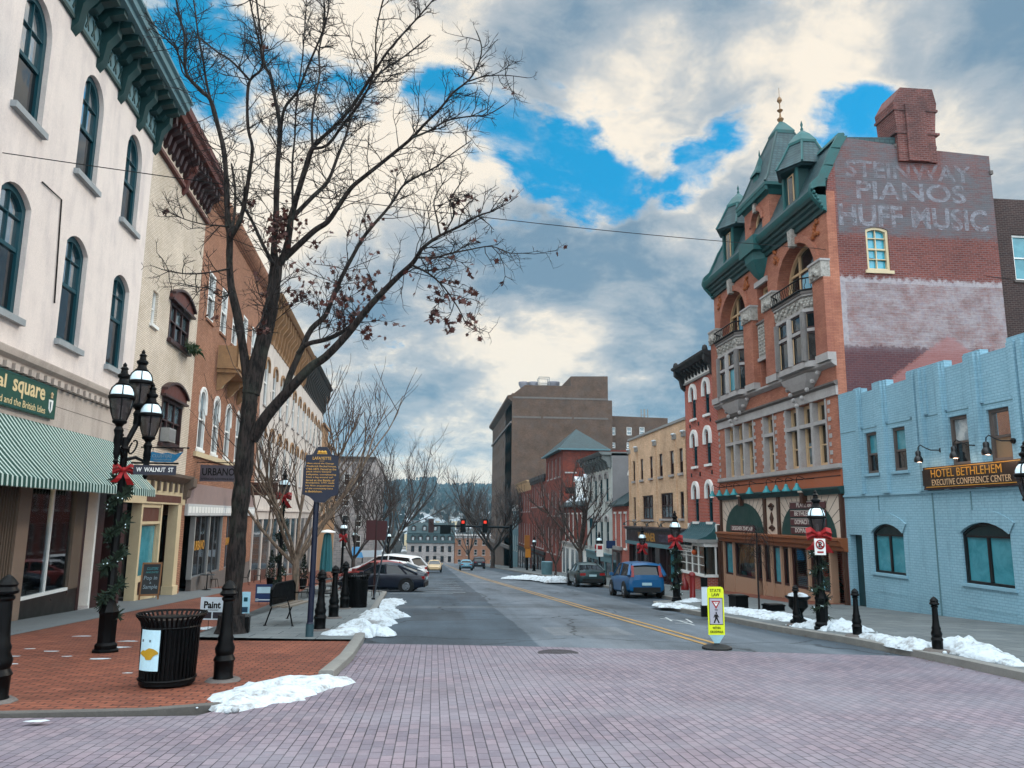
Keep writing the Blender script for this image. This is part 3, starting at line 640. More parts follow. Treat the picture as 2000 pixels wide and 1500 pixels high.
for i in range(44):
    a = 8.6+.44*i; F.prism(mb, [(a-.14, 15.15), (a-.08, 15.12), (a+.14, 15.62), (a+.08, 15.65)], .05, .075, M_copper_d); F.prism(mb, [(a+.08, 15.12), (a+.14, 15.15), (a-.08, 15.65), (a-.14, 15.62)], .05, .07, M_copper_d)
mb.build('cornice', b)
mb = MB()
F.prof(mb, 8, 27.47, [(0, 4.98), (.1, 5.0), (.14, 5.12), (.26, 5.2), (.3, 5.32), (.3, 5.36), (0, 5.42)], B_stone); dentils(mb, F, 8, 27.4, .42, 4.9, 5.06, .04, .2, B_stone)
F.box(mb, 8, 27.4, 4.88, 4.91, 0, .05, M_stone2); mb.build('belt_course', b)
mb = MB(); striped(mb, F, 8.6, 26.7, 3.88, 1.3, 2.34, .2, .105, (M_aw_g, M_aw_w)); mb.build('awning', b, smooth=False)
mb = MB()   # shop front: bulkhead, pilasters, door jambs
F.box(mb, 20.9, 24.45, -1.7, -.58, -.12, .02, P('black_marble', (.035, .035, .03), .35, 0, .6, 2.5)); F.box(mb, 8, 18.4, -1.7, 2.3, -.2, -.02, M_dark)
M_col = P('fluted_wood', (.20, .155, .12), .7, 0, .2, 3)
F.box(mb, 18.4, 20.25, -1.7, 2.3, -.2, -.01, M_col)
for i in range(14): F.box(mb, 18.45+i*.13, 18.5+i*.13, -1.5, 2.28, -.01, .03, M_col)
F.box(mb, 20.25, 20.88, -1.7, 2.3, -.2, .05, P('taupe_pilaster', (.30, .235, .19), .7, 0, .25, 3)); F.box(mb, 24.42, 24.62, -1.7, 2.3, -.2, .03, M_mar); F.box(mb, 23.75, 24.42, -.58, 2.3, -.2, .035, M_col)
F.box(mb, 25.35, 25.5, -1.4, 2.3, -1.6, .03, M_white); F.box(mb, 25.5, 26.1, -1.6, 2.3, -.3, .02, M_mar); F.box(mb, 24.62, 25.35, -1.55, -1.2, -1.4, .05, M_stone)
F.box(mb, 26.9, 27.2, -1.7, 2.3, -.3, .04, M_mar); F.box(mb, 26.1, 26.9, -1.5, 2.2, -.9, -.8, M_mar)
mb.build('shop_pilaster', b)
sw = MB(); F.box(sw, 20.88, 23.75, -.6, -.52, -.12, .03, M_white); F.box(sw, 22.3, 22.36, -.52, 2.3, -.1, .0, M_white); swo = sw.build('shop_window', b)
pb = MB(); F.box(pb, 20.88, 22.3, -.52, 2.3, -.06, -.045, clear); pb.build('pane', swo); pb = MB(); F.box(pb, 22.36, 23.75, -.52, 2.3, -.06, -.045, clear); pb.build('pane', swo)
lb = MB(); F.box(lb, 21.2, 23.2, 1.82, 1.88, -1.5, -1.1, emit('warm_ceiling_lamp', (1, .55, .18), 9)); lb.build('ceiling_lamp', b)
# goods in that window
def goods(name, label, cat, fn, group=None, at=(22, -.5, -.6)):
    p = F.w(*at); t = thing(name, label, cat, p, group); fn(t); return t
M_cloth = P('grey_cloth', (.22, .23, .25), .9, 0, .3, 6); M_cloth2 = P('blue_cloth', (.05, .11, .17), .9, 0, .4, 6); M_straw = P('straw_hat', (.22, .13, .07), .9, 0, .3, 8)
def dummy(c, m, hat):
    def f(t):
        mb = MB(); mb.lathe(F.w(*c), [(.12, -.75), (.17, -.5), (.2, -.1), (.23, .1), (.21, .25), (.09, .36), (.05, .45)], m, 12); mb.build('torso', t)
        if hat: mb = MB(); mb.ball(F.w(c[0], c[1]+.58, c[2]), .12, M_straw, 10, 1.1); mb.lathe(F.w(c[0], c[1]+.62, c[2]), [(.19, 0), (.19, .02), (.1, .06)], M_straw, 12); mb.build('hat', t)
    return f
goods('display_dummy', 'grey draped display dummy with straw hat in the stucco shop window', 'mannequin', dummy((21.75, .62, -.75), M_cloth, True), 'display dummies', (21.75, -.5, -.75))
goods('display_dummy', 'slim blue draped display dummy in the stucco shop window', 'mannequin', dummy((23.0, .62, -.8), M_cloth2, False), 'display dummies', (23, -.5, -.8))
def drape(t):
    mb = MB(); F.box(mb, 21.15, 22.2, .0, .32, -.75, -.2, P('lace_cloth', (.62, .64, .66), .9, 0, .1, 5)); mb.build('cloth', t); mb = MB(); F.box(mb, 21.2, 22.15, -.52, 0, -.7, -.3, M_dark); mb.build('table', t)
goods('draped_table', 'small dark table with a white lace cloth in the stucco shop window', 'table', drape)
def pic(t): mb = MB(); F.prism(mb, [(22.72, -.5), (23.2, -.5), (23.35, .22), (22.87, .22)], -.3, -.26, M_white); F.prism(mb, [(22.79, -.42), (23.15, -.42), (23.27, .14), (22.92, .14)], -.26, -.25, P('print_ink', (.10, .14, .15), .5, 0, .7, 9)); mb.build('frame', t)
goods('framed_print', 'white framed print leaning in the stucco shop window', 'picture', pic)
def para(t): mb = MB(); mb.lathe(F.w(21.75, 1.42, -.7), [(.5, 0), (.42, .07), (.2, .15), (.02, .19)], P('parasol_teal', (.08, .30, .34), .7), 12); mb.tube([F.w(21.75, 1.3, -.7), F.w(21.75, 1.66, -.7)], .012, M_dark); mb.build('canopy', t)
goods('parasol', 'open teal parasol hanging in the stucco shop window', 'parasol', para)
mb = MB(); mb.tube([LF.w(*LF.sz(*q), .03) for q in ((80, 355), (118, 390), (104, 592))], .02, M_dark, 4); mb.build('conduit', bpy.data.objects['stucco_building'])
# shop sign board
t = thing('shop_sign', 'green shop sign with cream lettering above the striped awning', 'sign', F.w(18, 4.05, .1))
mb = MB(); M_sg = P('sign_green', (.012, .12, .085), .45, 0, .15, 3); F.box(mb, 15.4, 21.45, 4.02, 4.86, .06, .13, M_sg); F.box(mb, 15.45, 21.4, 4.82, 4.84, .13, .138, M_copper); F.box(mb, 15.45, 21.4, 4.05, 4.07, .13, .138, M_copper); mb.build('board', t)
M_let = P('cream_letter', (.66, .55, .36), .6, 0, .1)
put_text('Donegal', lambda a, z, d: F.w(a, z, .13+d), 16.6, 18.72, 4.34, 4.76, M_let, t, .02)
put_text('square', lambda a, z, d: F.w(a, z, .13+d), 19.05, 20.75, 4.30, 4.72, M_let, t, .02)
put_text('Ireland and the British Isles', lambda a, z, d: F.w(a, z, .13+d), 17.9, 20.85, 4.1, 4.27, M_let, t)
mb = MB(); F.prism(mb, [(21.0, 4.5), (21.02, 4.25), (21.12, 4.15), (21.22, 4.25), (21.24, 4.5)], .13, .145, M_white); F.prism(mb, [(21.06, 4.45), (21.07, 4.27), (21.12, 4.21), (21.12, 4.45)], .145, .15, M_teal); mb.lathe(F.w(21.12, 4.55, .14), [(.04, 0), (.03, .06), (.05, .1), (.01, .16)], M_tan, 8); mb.build('crest', t)
# ---------- cream brick building
b = thing('cream_brick_building', 'narrow cream brick building with rust red bracketed cornice and hooded windows', 'building', base(F, 27.5, 35.2))
front(b, F, 27.46, 35.2, 2.0, 15.6, [rect(31, 33.9, 8.45, 10.0), rect(31, 33.9, 4.32, 6.12), rect(28.8, 29.45, 8.52, 9.8)], B_creamb, .28, 10)
def seg_hood(mb, F, a0, a1, z0, z1):
    o = seg_arch(a0-.2, a1+.2, z1+.02, z1+.66, .42); F.prism(mb, o, -.05, .12, M_redw)
    n = len(o)-2; q = o[2:]; q2 = [(a, z+.1) for a, z in q]
    for i in range(n-1): F.prism(mb, [q[i+1], q[i], q2[i], q2[i+1]], .0, .24, M_mar, (True, True))
    F.box(mb, a0-.26, a1+.26, z1, z1+.09, 0, .2, M_mar)
for z0, z1 in ((8.45, 10.0), (4.32, 6.12)):
    window(b, F, rect(31, 33.9, z0, z1), -.1, .12, M_mar, pane_cur, (('v', .335, .12), ('v', .665, .12), ('h', .52, .06)), (M_mar, .14, .16), seg_hood, .12, pane, .52)
window(b, F, rect(28.8, 29.45, 8.52, 9.8), -.15, .06, M_white, pane_sky, (('h', .5, .05),), (M_white, .12, .1))
mb = MB()
F.box(mb, 27.46, 35.2, 14.86, 15.0, 0, .16, M_redw); F.prof(mb, 27.5, 35.25, [(0, 16.2), (.75, 16.3), (.8, 16.5), (.92, 16.6), (.95, 16.85), (0, 16.95)], M_redw)
F.box(mb, 27.46, 35.2, 15.55, 16.25, -8, .08, M_redw); F.box(mb, 27.46, 35.2, 15.0, 15.55, 0, .05, B_creamb)
brackets(mb, F, 27.8, 34.9, .55, 15.2, 16.25, .6, .24, M_mar); brackets(mb, F, 31.3, 31.31, 3, 14.6, 16.2, .5, .3, M_redw); mb.build('cornice', b)
mb = MB()   # shop front
F.box(mb, 27.48, 35.2, 1.95, 2.85, -.2, .1, M_cream); F.prof(mb, 27.48, 35.25, [(.1, 2.8), (.25, 2.9), (.4, 3.05), (.42, 3.18), (0, 3.25)], P('taupe_trim', (.20, .16, .13), .6)); F.box(mb, 29.9, 34.5, 2.02, 2.3, .1, .11, P('brown_panel', (.17, .075, .05), .6))
for i in range(6): F.box(mb, 30.2+i*.8, 30.36+i*.8, 2.45, 2.82, .1, .2, P('taupe_trim', None))
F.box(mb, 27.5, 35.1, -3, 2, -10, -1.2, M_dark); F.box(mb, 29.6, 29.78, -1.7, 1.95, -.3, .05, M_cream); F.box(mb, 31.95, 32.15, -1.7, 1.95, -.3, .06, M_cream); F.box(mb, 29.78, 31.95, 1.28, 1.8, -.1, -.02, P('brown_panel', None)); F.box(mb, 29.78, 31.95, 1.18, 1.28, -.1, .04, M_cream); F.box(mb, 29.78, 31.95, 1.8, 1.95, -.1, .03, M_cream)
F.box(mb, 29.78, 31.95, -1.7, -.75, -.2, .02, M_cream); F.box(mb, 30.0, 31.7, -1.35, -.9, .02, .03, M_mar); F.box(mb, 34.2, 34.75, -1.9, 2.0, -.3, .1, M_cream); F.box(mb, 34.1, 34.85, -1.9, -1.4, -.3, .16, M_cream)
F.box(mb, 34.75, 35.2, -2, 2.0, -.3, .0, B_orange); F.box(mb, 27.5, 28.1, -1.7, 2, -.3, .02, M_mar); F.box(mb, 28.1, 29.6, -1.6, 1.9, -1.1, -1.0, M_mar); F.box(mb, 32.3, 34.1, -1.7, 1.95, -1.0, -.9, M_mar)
F.prof(mb, 34.75, 35.35, [(0, 2.1), (.25, 2.3), (.3, 2.6), (.5, 2.75), (.5, 3.1), (0, 3.2)], P('taupe_trim', None)); mb.build('shop_front', b)
window(b, F, rect(29.78, 31.95, -.75, 1.18), -.1, .05, M_cream, pane_teal, (), None, None, .05, None, name='shop_window')
# ---------- orange brick building with the balcony
b = thing('orange_brick_building', 'orange brown brick building with white arched windows and small balcony', 'building', base(F, 35.2, 52))
hs = []
for c in (37.3, 40.1, 42.9, 45.7, 48.5): hs.append(arch(c-.62, c+.62, 4.55, 6.85, .55))
for c in (37.3, 40.1, 42.9, 45.7, 48.5): hs.append(rect(c-.65, c+.65, 10.75, 13.1))
front(b, F, 35.2, 52, 1.5, 16.4, hs, B_orange, .25, 10)
for i, o in enumerate(hs): window(b, F, o, -.1, .1, M_white, pane_cur if i < 5 else pane_sky, (('h', .5, .09),), (M_white if i < 5 else B_orange, .12, .08), arch_hood(M_white, .12, .05, .55, .6) if i < 5 else None, .11, pane, .5)
mb = MB(); F.box(mb, 36.3, 49.8, 4.18, 4.4, 0, .12, M_cream); mb.build('sill_course', b); mb = MB(); F.prof(mb, 35.2, 52, [(0, 16.2), (.3, 16.4), (.5, 16.7), (.52, 16.9), (0, 17.0)], B_orange); mb.build('cornice', b)
mb = MB(); M_balc = P('balcony_wood', (.40, .27, .16), .8, 0, .35, 4)
F.box(mb, 39.5, 45.2, 8.65, 8.85, 0, 1.0, M_balc); F.box(mb, 39.4, 45.3, 8.85, 8.93, 0, 1.08, M_balc)
for d0, d1, a0, a1 in ((.92, 1.0, 39.5, 45.2), (0, 1.0, 39.5, 39.58), (0, 1.0, 45.12, 45.2)): F.box(mb, a0, a1, 8.93, 10.05, d0, d1, M_balc)
F.box(mb, 39.45, 45.25, 10.05, 10.13, .9, 1.04, M_balc)
for a in (39.75, 42.3, 44.9):   # scroll brackets
    F.prof(mb, a-.06, a+.06, [(0, 7.75), (.1, 7.75), (.85, 8.55), (.85, 8.65), (0, 8.65)], M_balc)
    for k in range(3): mb.tube([F.w(a, 8.3-.13*k+.16*sin(q), .3-.05*k+.2*cos(q)*(1-.2*k)) for q in [i*pi/6 for i in range(13)]], .035, M_cream, 5)
mb.build('balcony', b)
mb = MB()
F.box(mb, 35.6, 52, 2.02, 2.95, -.2, .06, P('pinkish_stone', (.33, .26, .245), .85, 0, .2, 2)); F.box(mb, 35.6, 52, 1.5, 2.02, -.2, .14, P('frieze_white', (.52, .53, .53), .7, 0, .1, 2))
for i in range(28): F.box(mb, 35.75+i*.58, 36.2+i*.58, 1.62, 1.9, .14, .15, M_white)
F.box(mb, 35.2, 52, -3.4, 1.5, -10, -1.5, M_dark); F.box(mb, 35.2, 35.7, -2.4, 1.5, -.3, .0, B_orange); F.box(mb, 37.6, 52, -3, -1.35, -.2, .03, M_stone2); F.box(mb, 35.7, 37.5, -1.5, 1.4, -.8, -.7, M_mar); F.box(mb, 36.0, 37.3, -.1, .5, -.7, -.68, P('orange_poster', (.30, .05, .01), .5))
for a in (37.5, 40.4, 43.2, 46.0): F.box(mb, a, a+.14 if a < 46 else 52, -1.4, 1.5, -.2, .03, M_concrete if a < 46 else B_orange)
F.box(mb, 43.3, 44.3, -1.4, 1.5, -.2, .04, B_orange); mb.build('shop_front', b)
for a0, a1 in ((37.64, 40.4), (40.54, 43.2), (44.3, 46)): window(b, F, rect(a0, a1, -1.35, 1.5), -.08, .05, P('frame_grey', (.2, .21, .22), .5), pane, (('v', .5, .05),), None, None, .04, None, name='shop_window')
put_text('URBANO', lambda a, z, d: F.w(a, z, -.05+d), 38.0, 39.9, -.12, .32, M_gold, b, .01)
put_text('URBANO', lambda a, z, d: F.w(a, z, -.05+d), 44.5, 45.8, -.12, .3, M_gold, b, .01)
# ---------- two pale Victorian fronts, a stepped tan one, grey stone block
def row(name, label, F, a0, a1, zb, zt, wall, wins, d=10, cor=None, wm=None, hood=None, bars=(('h', .5, .1),), gm=None, shop=None, arch_r=None, trim=None, sill=None, gm2=None, fw=.1):
    b = thing(name, label, 'building', base(F, a0, a1))
    hs = []
    for z0, z1, cs, ww in wins:
        for c in cs: hs.append(rect(c-ww/2, c+ww/2, z0, z1) if not arch_r else seg_arch(c-ww/2, c+ww/2, z0, z1, arch_r))
    front(b, F, a0, a1, zb, zt, hs, wall, .22, d)
    for o in hs: window(b, F, o, -.14, fw, wm or M_white, gm or pane, bars, sill or (M_stone, .12, .1), hood, .08, gm2, .5)
    if cor:
        mb = MB(); z0, z1, dd, m, st = cor[:5]
        F.box(mb, a0, a1, z0, z1-.2, -.02, .06, cor[5] if len(cor) > 5 else m); F.prof(mb, a0-.05, a1+.05, [(0, z1-.25), (dd*.8, z1-.25), (dd, z1-.1), (dd+.06, z1), (-d, z1+.04), (-d, z1-.1), (0, z1-.1)], m)
        if st: brackets(mb, F, a0+.25, a1-.25, st, z0-.1, z1-.25, dd*.75, .26, m)
        mb.build('cornice', b)
    if shop:
        mb = MB(); zs, m, n = shop; F.box(mb, a0, a1, zs-.55, zs, 0, .14, m); F.box(mb, a0-.03, a1+.03, zs, zs+.12, 0, .25, m)
        for i in range(n+1): a = a0+(a1-a0)*i/n; F.box(mb, max(a-.2, a0), min(a+.2, a1), zb, zs-.55, 0, .1, m)
        F.box(mb, a0, a1, zb, zb+1.0, 0, .06, m); so_ = mb.build('shop_front', b); mb = MB(); F.box(mb, a0+.2, a1-.2, zb+1.0, zs-.55, 0, .03, pane); mb.build('pane', so_)
    return b
M_tanw = P('tan_cornice', (.36, .24, .14), .8, 0, .35, 2)
for o, lab, a0, a1, zt, mc, seed in (('white_front_building', 'white Victorian front with tan bracketed cornice behind the oak tree', 52.1, 74, 15.6, M_tanw, 1), ('dark_cornice_building', 'white Victorian front with dark bracketed cornice beyond the tan cornice', 74.1, 95, 15.8, P('dark_cornice', (.07, .065, .06), .7, 0, .3, 2), 2)):
    n = 6; cs = [a0+(a1-a0)*(i+.5)/n for i in range(n)]
    row(o, lab, F, a0, a1, -6, zt, B_white, [(4.2, 7.6, cs, 1.5), (9.0, 12.2, cs, 1.5)], 12, (13.6, zt+.9, 1.0, mc, 1.3), M_white, arch_hood(M_tanw, .18, .12, .4, .4), gm=pane, shop=(1.8, B_white, 6), arch_r=.4)
b = thing('stepped_building', 'tan building with a stepped skyline behind the marker sign', 'building', base(F, 95.2, 121))
for a0, a1, zt in ((95.2, 103, 12.4), (103.1, 111, 10.6), (111.1, 121, 9.2)):
    front(b, F, a0, a1, -8, zt, [rect(c-.6, c+.6, z, z+1.8) for c in (a0+2, a0+5.2) for z in (1.5, 4.8)], M_tanw, .2, 10); mb = MB(); F.box(mb, a0, a1, zt, zt+.3, -10, .25, M_tanw); mb.build('cornice', b)
    for c in (a0+2, a0+5.2):
        for z in (1.5, 4.8): window(b, F, rect(c-.6, c+.6, z, z+1.8), -.1, .1, M_white, pane)
YF = Fac((-18, 127), (1, 0))
x1 = onY(732, 950, 127).x+18
row('grey_stone_building', 'tall grey rubble stone building standing beyond the parked cars', YF, 0, x1, -9, onY(700, 892, 127).z, B_rubble, [(z, z+1.9, [1.5, 3.6, 5.7], 1.0) for z in (-3.5, -.3, 3.0, 6.3)], 22, (onY(700, 892, 127).z-.8, onY(700, 892, 127).z, .4, M_stone2, 0))
# ================================================================== RIGHT ROW
F = RF
# ---------- blue painted brick building
b = thing('blue_brick_building', 'pale blue painted brick two storey building with stepped parapet and ribs', 'building', base(F, -25.5, -8))
T = 5.98
pts = [(-25.5, T-.03), (-24.05, T-.03), (-24.05, T-.2), (-23.3, T-.2), (-23.3, T), (-22.55, T), (-22.55, T-.2), (-21.5, T-.18), (-21.5, T+.05), (-19.75, T+.05), (-19.75, T-.16), (-18.95, T-.16), (-18.95, T+.05), (-18.3, T+.05), (-18.3, T-.1), (-17.35, T-.1), (-17.35, T+.12), (-14.6, T+.12), (-14.6, T-.1), (-13.4, T-.1), (-13.4, T+.05), (-9, T+.05)]
out = [(-25.5, -2), (-9, -2)]+[(a, z) for a, z in pts[::-1]]
bw = [(-23.98, -23.3), (-22.48, -21.78), (-19.78, -19.02), (-18.28, -17.5), (-14.4, -13.6)]
gwin = [(-23.95, -22.25, -.02, 1.5), (-19.66, -17.86, 0, 1.58), (-16.9, -15.1, .02, 1.6)]
hs = [rect(a0, a1, 3.1, 4.42) for a0, a1 in bw]+[seg_arch(a0, a1, z0, z1, .28) for a0, a1, z0, z1 in gwin]+[rect(-25.32, -24.55, -1.6, 1.12)]
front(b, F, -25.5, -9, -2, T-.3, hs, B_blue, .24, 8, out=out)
mb = MB(); F.box(mb, -25.31, -24.56, -1.99, 1.11, -.23, -.21, P('doorway_teal', (.015, .07, .08), .5)); mb.build('door', b)
M_brn = P('taupe_window_frame', (.17, .14, .125), .5, 0, .2, 3)
BL = P('blue_trim', (.30, .45, .52), .7, 0, .15, 2)
for k, o in enumerate(hs[:5]): window(b, F, o, -.12, .085, M_brn, pane_wh if k == 2 else pane_teal if k in (0, 1) else pane_sky, (('h', .47, .06),), (BL, .09, .06), None, .06, pane if k != 3 else glass_dark('painted_tan_reflection', (.22, .15, .09), .1), .47)  # fourth window: tan reflection painted into the lower pane's base colour
M_blk = P('black_frame', (.014, .014, .016), .4, 0, .2, 3)
for o, (a0, a1, z0, z1) in zip(hs[5:8], gwin):
    wo = window(b, F, o, -.12, .07, M_blk, pane_teal, (('v', .5, .09, 0, .78), ('h', .77, .05)), (BL, .08, .06), None, .06, None, name='window')
    mb = MB(); F.prism(mb, [(a0+.06, z0+(z1-z0)*.77), (a1-.06, z0+(z1-z0)*.77)]+[(a, z-.05) for a, z in seg_arch(a0+.06, a1-.06, z0, z1, .25)[2:]], -.13, -.09, P('fanlight_panel', (.01, .05, .055), .5)); mb.build('fan_panel', wo)
    c = (a0+a1)/2; mb = MB(); o1 = seg_arch(a0-.2, a1+.2, z1-.3, z1+.33, .33); o2 = seg_arch(a0, a1, z1-.3, z1, .28)
    q = [o1[2:], o2[2:]]; vs = [F.w(a, z, .035) for a, z in q[0]]+[F.w(a, z, .035) for a, z in q[1]]+[F.w(a, z, 0) for a, z in q[0]]; n = len(q[0])
    mb.add(vs, [(i, i+1, n+i+1, n+i) for i in range(n-1)]+[(2*n+i, 2*n+i+1, i+1, i) for i in range(n-1)], B_blue); mb.build('hood', wo)
mb = MB()
for a in (-24.2, -22.95, -22.78, -21.1, -20.83, -19.92, -18.66, -18.5, -17.08, -16.82, -14.95, -14.75, -13.2):   # ribs
    top = T-.02; lo = 2.45 if a not in (-21.1,) else 2.45
    F.box(mb, a-.085, a+.085, lo, top-(.0 if a not in (-24.2,) else .05), -.02, .13, B_blue)
for a0, a1 in ((-24.4, -24.05), (-23.28, -22.62), (-21.45, -20.6), (-20.2, -19.78), (-18.92, -18.33), (-17.32, -16.6)): F.box(mb, a0, a1, 4.62, T-.01, -.02, .055, B_blue)
F.box(mb, -25.5, -9, 2.38, 2.44, -.02, .05, BL); F.box(mb, -20.75, -20.69, -1.6, 2.38, -.02, .012, M_teal_p)
for a0, a1 in ((-24.0, -22.2), (-19.7, -17.8)): F.box(mb, a0+.05, a1-.05, -.62, -.14, -.02, .008, B_blue); F.box(mb, a0+.55, a0+.59, 1.9, 2.38, -.02, .012, M_teal_p)
F.box(mb, -25.5, -9, 4.55, 4.575, -.02, .006, M_teal_p); mb.build('pilaster_ribs', b)
t = thing('conference_sign', 'brown hotel sign with gold raised letters on blue brick', 'sign', F.w(-19, 2.5, .1))
mb = MB(); M_brsign = P('sign_brown', (.05, .03, .018), .45, 0, .3, 5); F.box(mb, -20.85, -16.95, 2.5, 3.1, .06, .14, M_brsign)
for z in (2.53, 3.05): F.box(mb, -20.75, -17.05, z, z+.02, .14, .15, M_gold)
for a in (-20.9, -16.99): F.box(mb, a, a+.09, 2.58, 3.02, .06, .135, M_brsign)
F.box(mb, -20.85, -16.95, 2.47, 2.5, .05, .16, M_mar); mb.build('board', t)
at = lambda a, z, d: F.w(a, z, .14+d)
put_text('HOTEL BETHLEHEM', at, -20.5, -17.75, 2.8, 3.02, M_gold, t, -.002); put_text('EXECUTIVE CONFERENCE CENTER', at, -20.48, -17.45, 2.58, 2.745, M_tan, t, -.004)
for i, (a, lab) in enumerate(((-20.14, 'black gooseneck lamp at the left end of the brown hotel sign'), (-18.62, 'black gooseneck lamp in front of the white blind window above the hotel sign'), (-17.42, 'black gooseneck lamp at the tan window right of the other sign lamps'))):
    t = thing('gooseneck_lamp', lab, 'lamp', F.w(a, 3.55, 0), 'gooseneck lamps over the hotel sign')
    mb = MB(); mb.tube([F.w(a, 3.55, .0), F.w(a, 3.55, .05)], .07, M_blk, 10); mb.tube([F.w(a, 3.55, .03), F.w(a-.05, 3.55, .3), F.w(a-.12, 3.62, .42), F.w(a-.2, 3.7, .5), F.w(a-.26, 3.64, .53), F.w(a-.28, 3.5, .53)], .016, M_blk, 6); mb.build('arm', t)
    mb = MB(); mb.lathe(F.w(a-.28, 3.22, .53), [(.11, 0), (.12, .06), (.11, .12), (.07, .18), (.075, .28), (.05, .32), (.02, .33)], M_blk, 12); mb.build('lamp_shade', t)
    gl = bpy.data.lights.new('sign_light', 'POINT'); gl.energy = 7; gl.color = (1, .62, .42); gl.shadow_soft_size = .06; go = bpy.data.objects.new('sign_light', gl); COL.objects.link(go); go.location = F.w(a-.28, 3.2, .5)
# ---------- the red Romanesque building
b = thing('red_romanesque_building', 'tall red brick music hall with green copper cornice, turret and painted side wall', 'building', base(F, -37.2, -25.6))
A0, A1, CE = -37.15, -25.55, -31.3
bayL, bayR, mid = (-36.2, -32.95), (-29.65, -26.4), (-31.9, -30.7)
up_arch = [arch(a0, a1, 9.75, 10.85, 1.55, 14) for a0, a1 in (bayL, bayR)]
m3 = [rect(-31.85, -30.75, 10.2, 11.75), rect(-31.8, -30.8, 7.2, 8.4)]
low = [rect(bayL[0]-.05, bayL[1]+.1, 3.55, 5.95), rect(mid[0]+.05, mid[1]-.05, 3.55, 5.95), rect(bayR[0]-.05, bayR[1]+.05, 3.55, 5.95)]
front(b, F, A0, A1, 2.6, 13.2, up_arch+m3+low, B_pressed, .55, 6, out=rect(A0, A1, 2.6, 13.2), back=B_red, ins=.5)
for o in up_arch:
    a0, a1 = o[0][0], o[1][0]; wd = a1-a0
    window(b, F, o, -.5, .12, M_tan, pane, (('v', .3, .12, 0, .98), ('v', .7, .12, 0, .98), ('h', .64, .1), ('h', .3, .06, 0, .3), ('h', .3, .06, .7, 1)), None, None, .1)
    mb = MB(); F.box(mb, a0+wd*.32, a0+wd*.68, 9.9, 11.35, -.5, -.45, M_mar); F.box(mb, a0+wd*.36, a0+wd*.64, 9.98, 11.28, -.45, -.44, glass_dark('sky_blue_glass', (.05, .25, .36), .04, 1) if 'sky_blue_glass' not in MATS else MATS['sky_blue_glass']); mb.build('balcony_door', b)
for o in m3: window(b, F, o, -.4, .12, M_tan, pane_cur, (('h', .5, .06),), None, None, .1)
for o, n in zip(low, (3, 1, 3)):
    a0, a1 = o[0][0], o[1][0]; z0, z1 = 3.55, 5.95; wd = (a1-a0)
    mb = MB(); tz = z0+(z1-z0)*.66   # stone mullions, flush with the front
    F.box(mb, a0, a1, tz-.07, tz+.07, -.34, .02, M_stone)
    for i in range(n+1): a = a0+wd*i/n; F.box(mb, max(a-.09, a0), min(a+.09, a1), z0, z1, -.34, .03, M_stone)
    mb.build('mullion', b)
    for i in range(n): window(b, F, rect(a0+wd*i/n+.09, a0+wd*(i+1)/n-.09, z0, z1), -.27, .13, M_tan, pane, (('h', .66, .14), ('h', .33, .05)), None, None, .06, pane_cur if i % 2 else None, .4)
mb = MB()   # stone bands, quoins and pier caps
F.box(mb, A0-.02, A1+.05, 5.97, 6.3, -.02, .07, M_stone); F.prof(mb, A0-.03, A1+.1, [(0, 6.3), (.07, 6.3), (.16, 6.38), (.16, 6.45), (0, 6.5)], M_stone2)
F.prof(mb, A0-.03, A1+.12, [(0, 7.0), (.08, 7.02), (.2, 7.12), (.2, 7.2), (0, 7.22)], M_stone); F.box(mb, A0-.02, A1+.05, 3.4, 3.55, -.02, .12, M_stone); F.box(mb, A0-.02, A1+.02, 3.35, 3.4, -.02, .16, M_stone2)
for a in (A0+.02, bayL[1]+.12, mid[0]-.1, mid[1]+.02, bayR[0]-.16, A1-.7):
    for i in range(8): F.box(mb, a, a+.12+.07*(i % 2), 3.6+.3*i, 3.75+.3*i, -.02, .025, M_stone)
for a0, a1 in ((A0, bayL[0]), (bayL[1], mid[0]), (mid[1], bayR[0]), (bayR[1], A1)):
    F.box(mb, a0+.02, a1-.02+(.1 if a1 == A1 else 0), 7.22, 7.5, -.02, .3, M_stone); F.box(mb, a0-.03, a1+.03, 10.3, 10.9, -.02, .34, M_carv); F.box(mb, a0-.06, a1+.06, 10.9, 10.98, -.02, .38, M_stone)
    for k in range(3): mb.ball(F.w((a0+a1)/2+(k-1)*.2, 10.58-.1*abs(k-1), .35), .13, M_carv, 8, 1.2)
F.box(mb, mid[0]+.04, mid[1]-.04, 8.55, 10.05, -.02, .04, M_carv); F.box(mb, mid[0], mid[1], 8.4, 8.55, -.02, .09, M_stone); F.box(mb, mid[0], mid[1], 10.05, 10.15, -.02, .1, M_stone2); F.box(mb, mid[0]-.02, mid[1]+.02, 11.75, 11.98, -.02, .1, M_stone)
for i in range(9):
    for j in range(4): mb.ball(F.w(mid[0]+.22+j*.25+.05*(i % 2), 8.7+.15*i, .045), .07, M_carv, 6)
mb.build('stone_band', b)
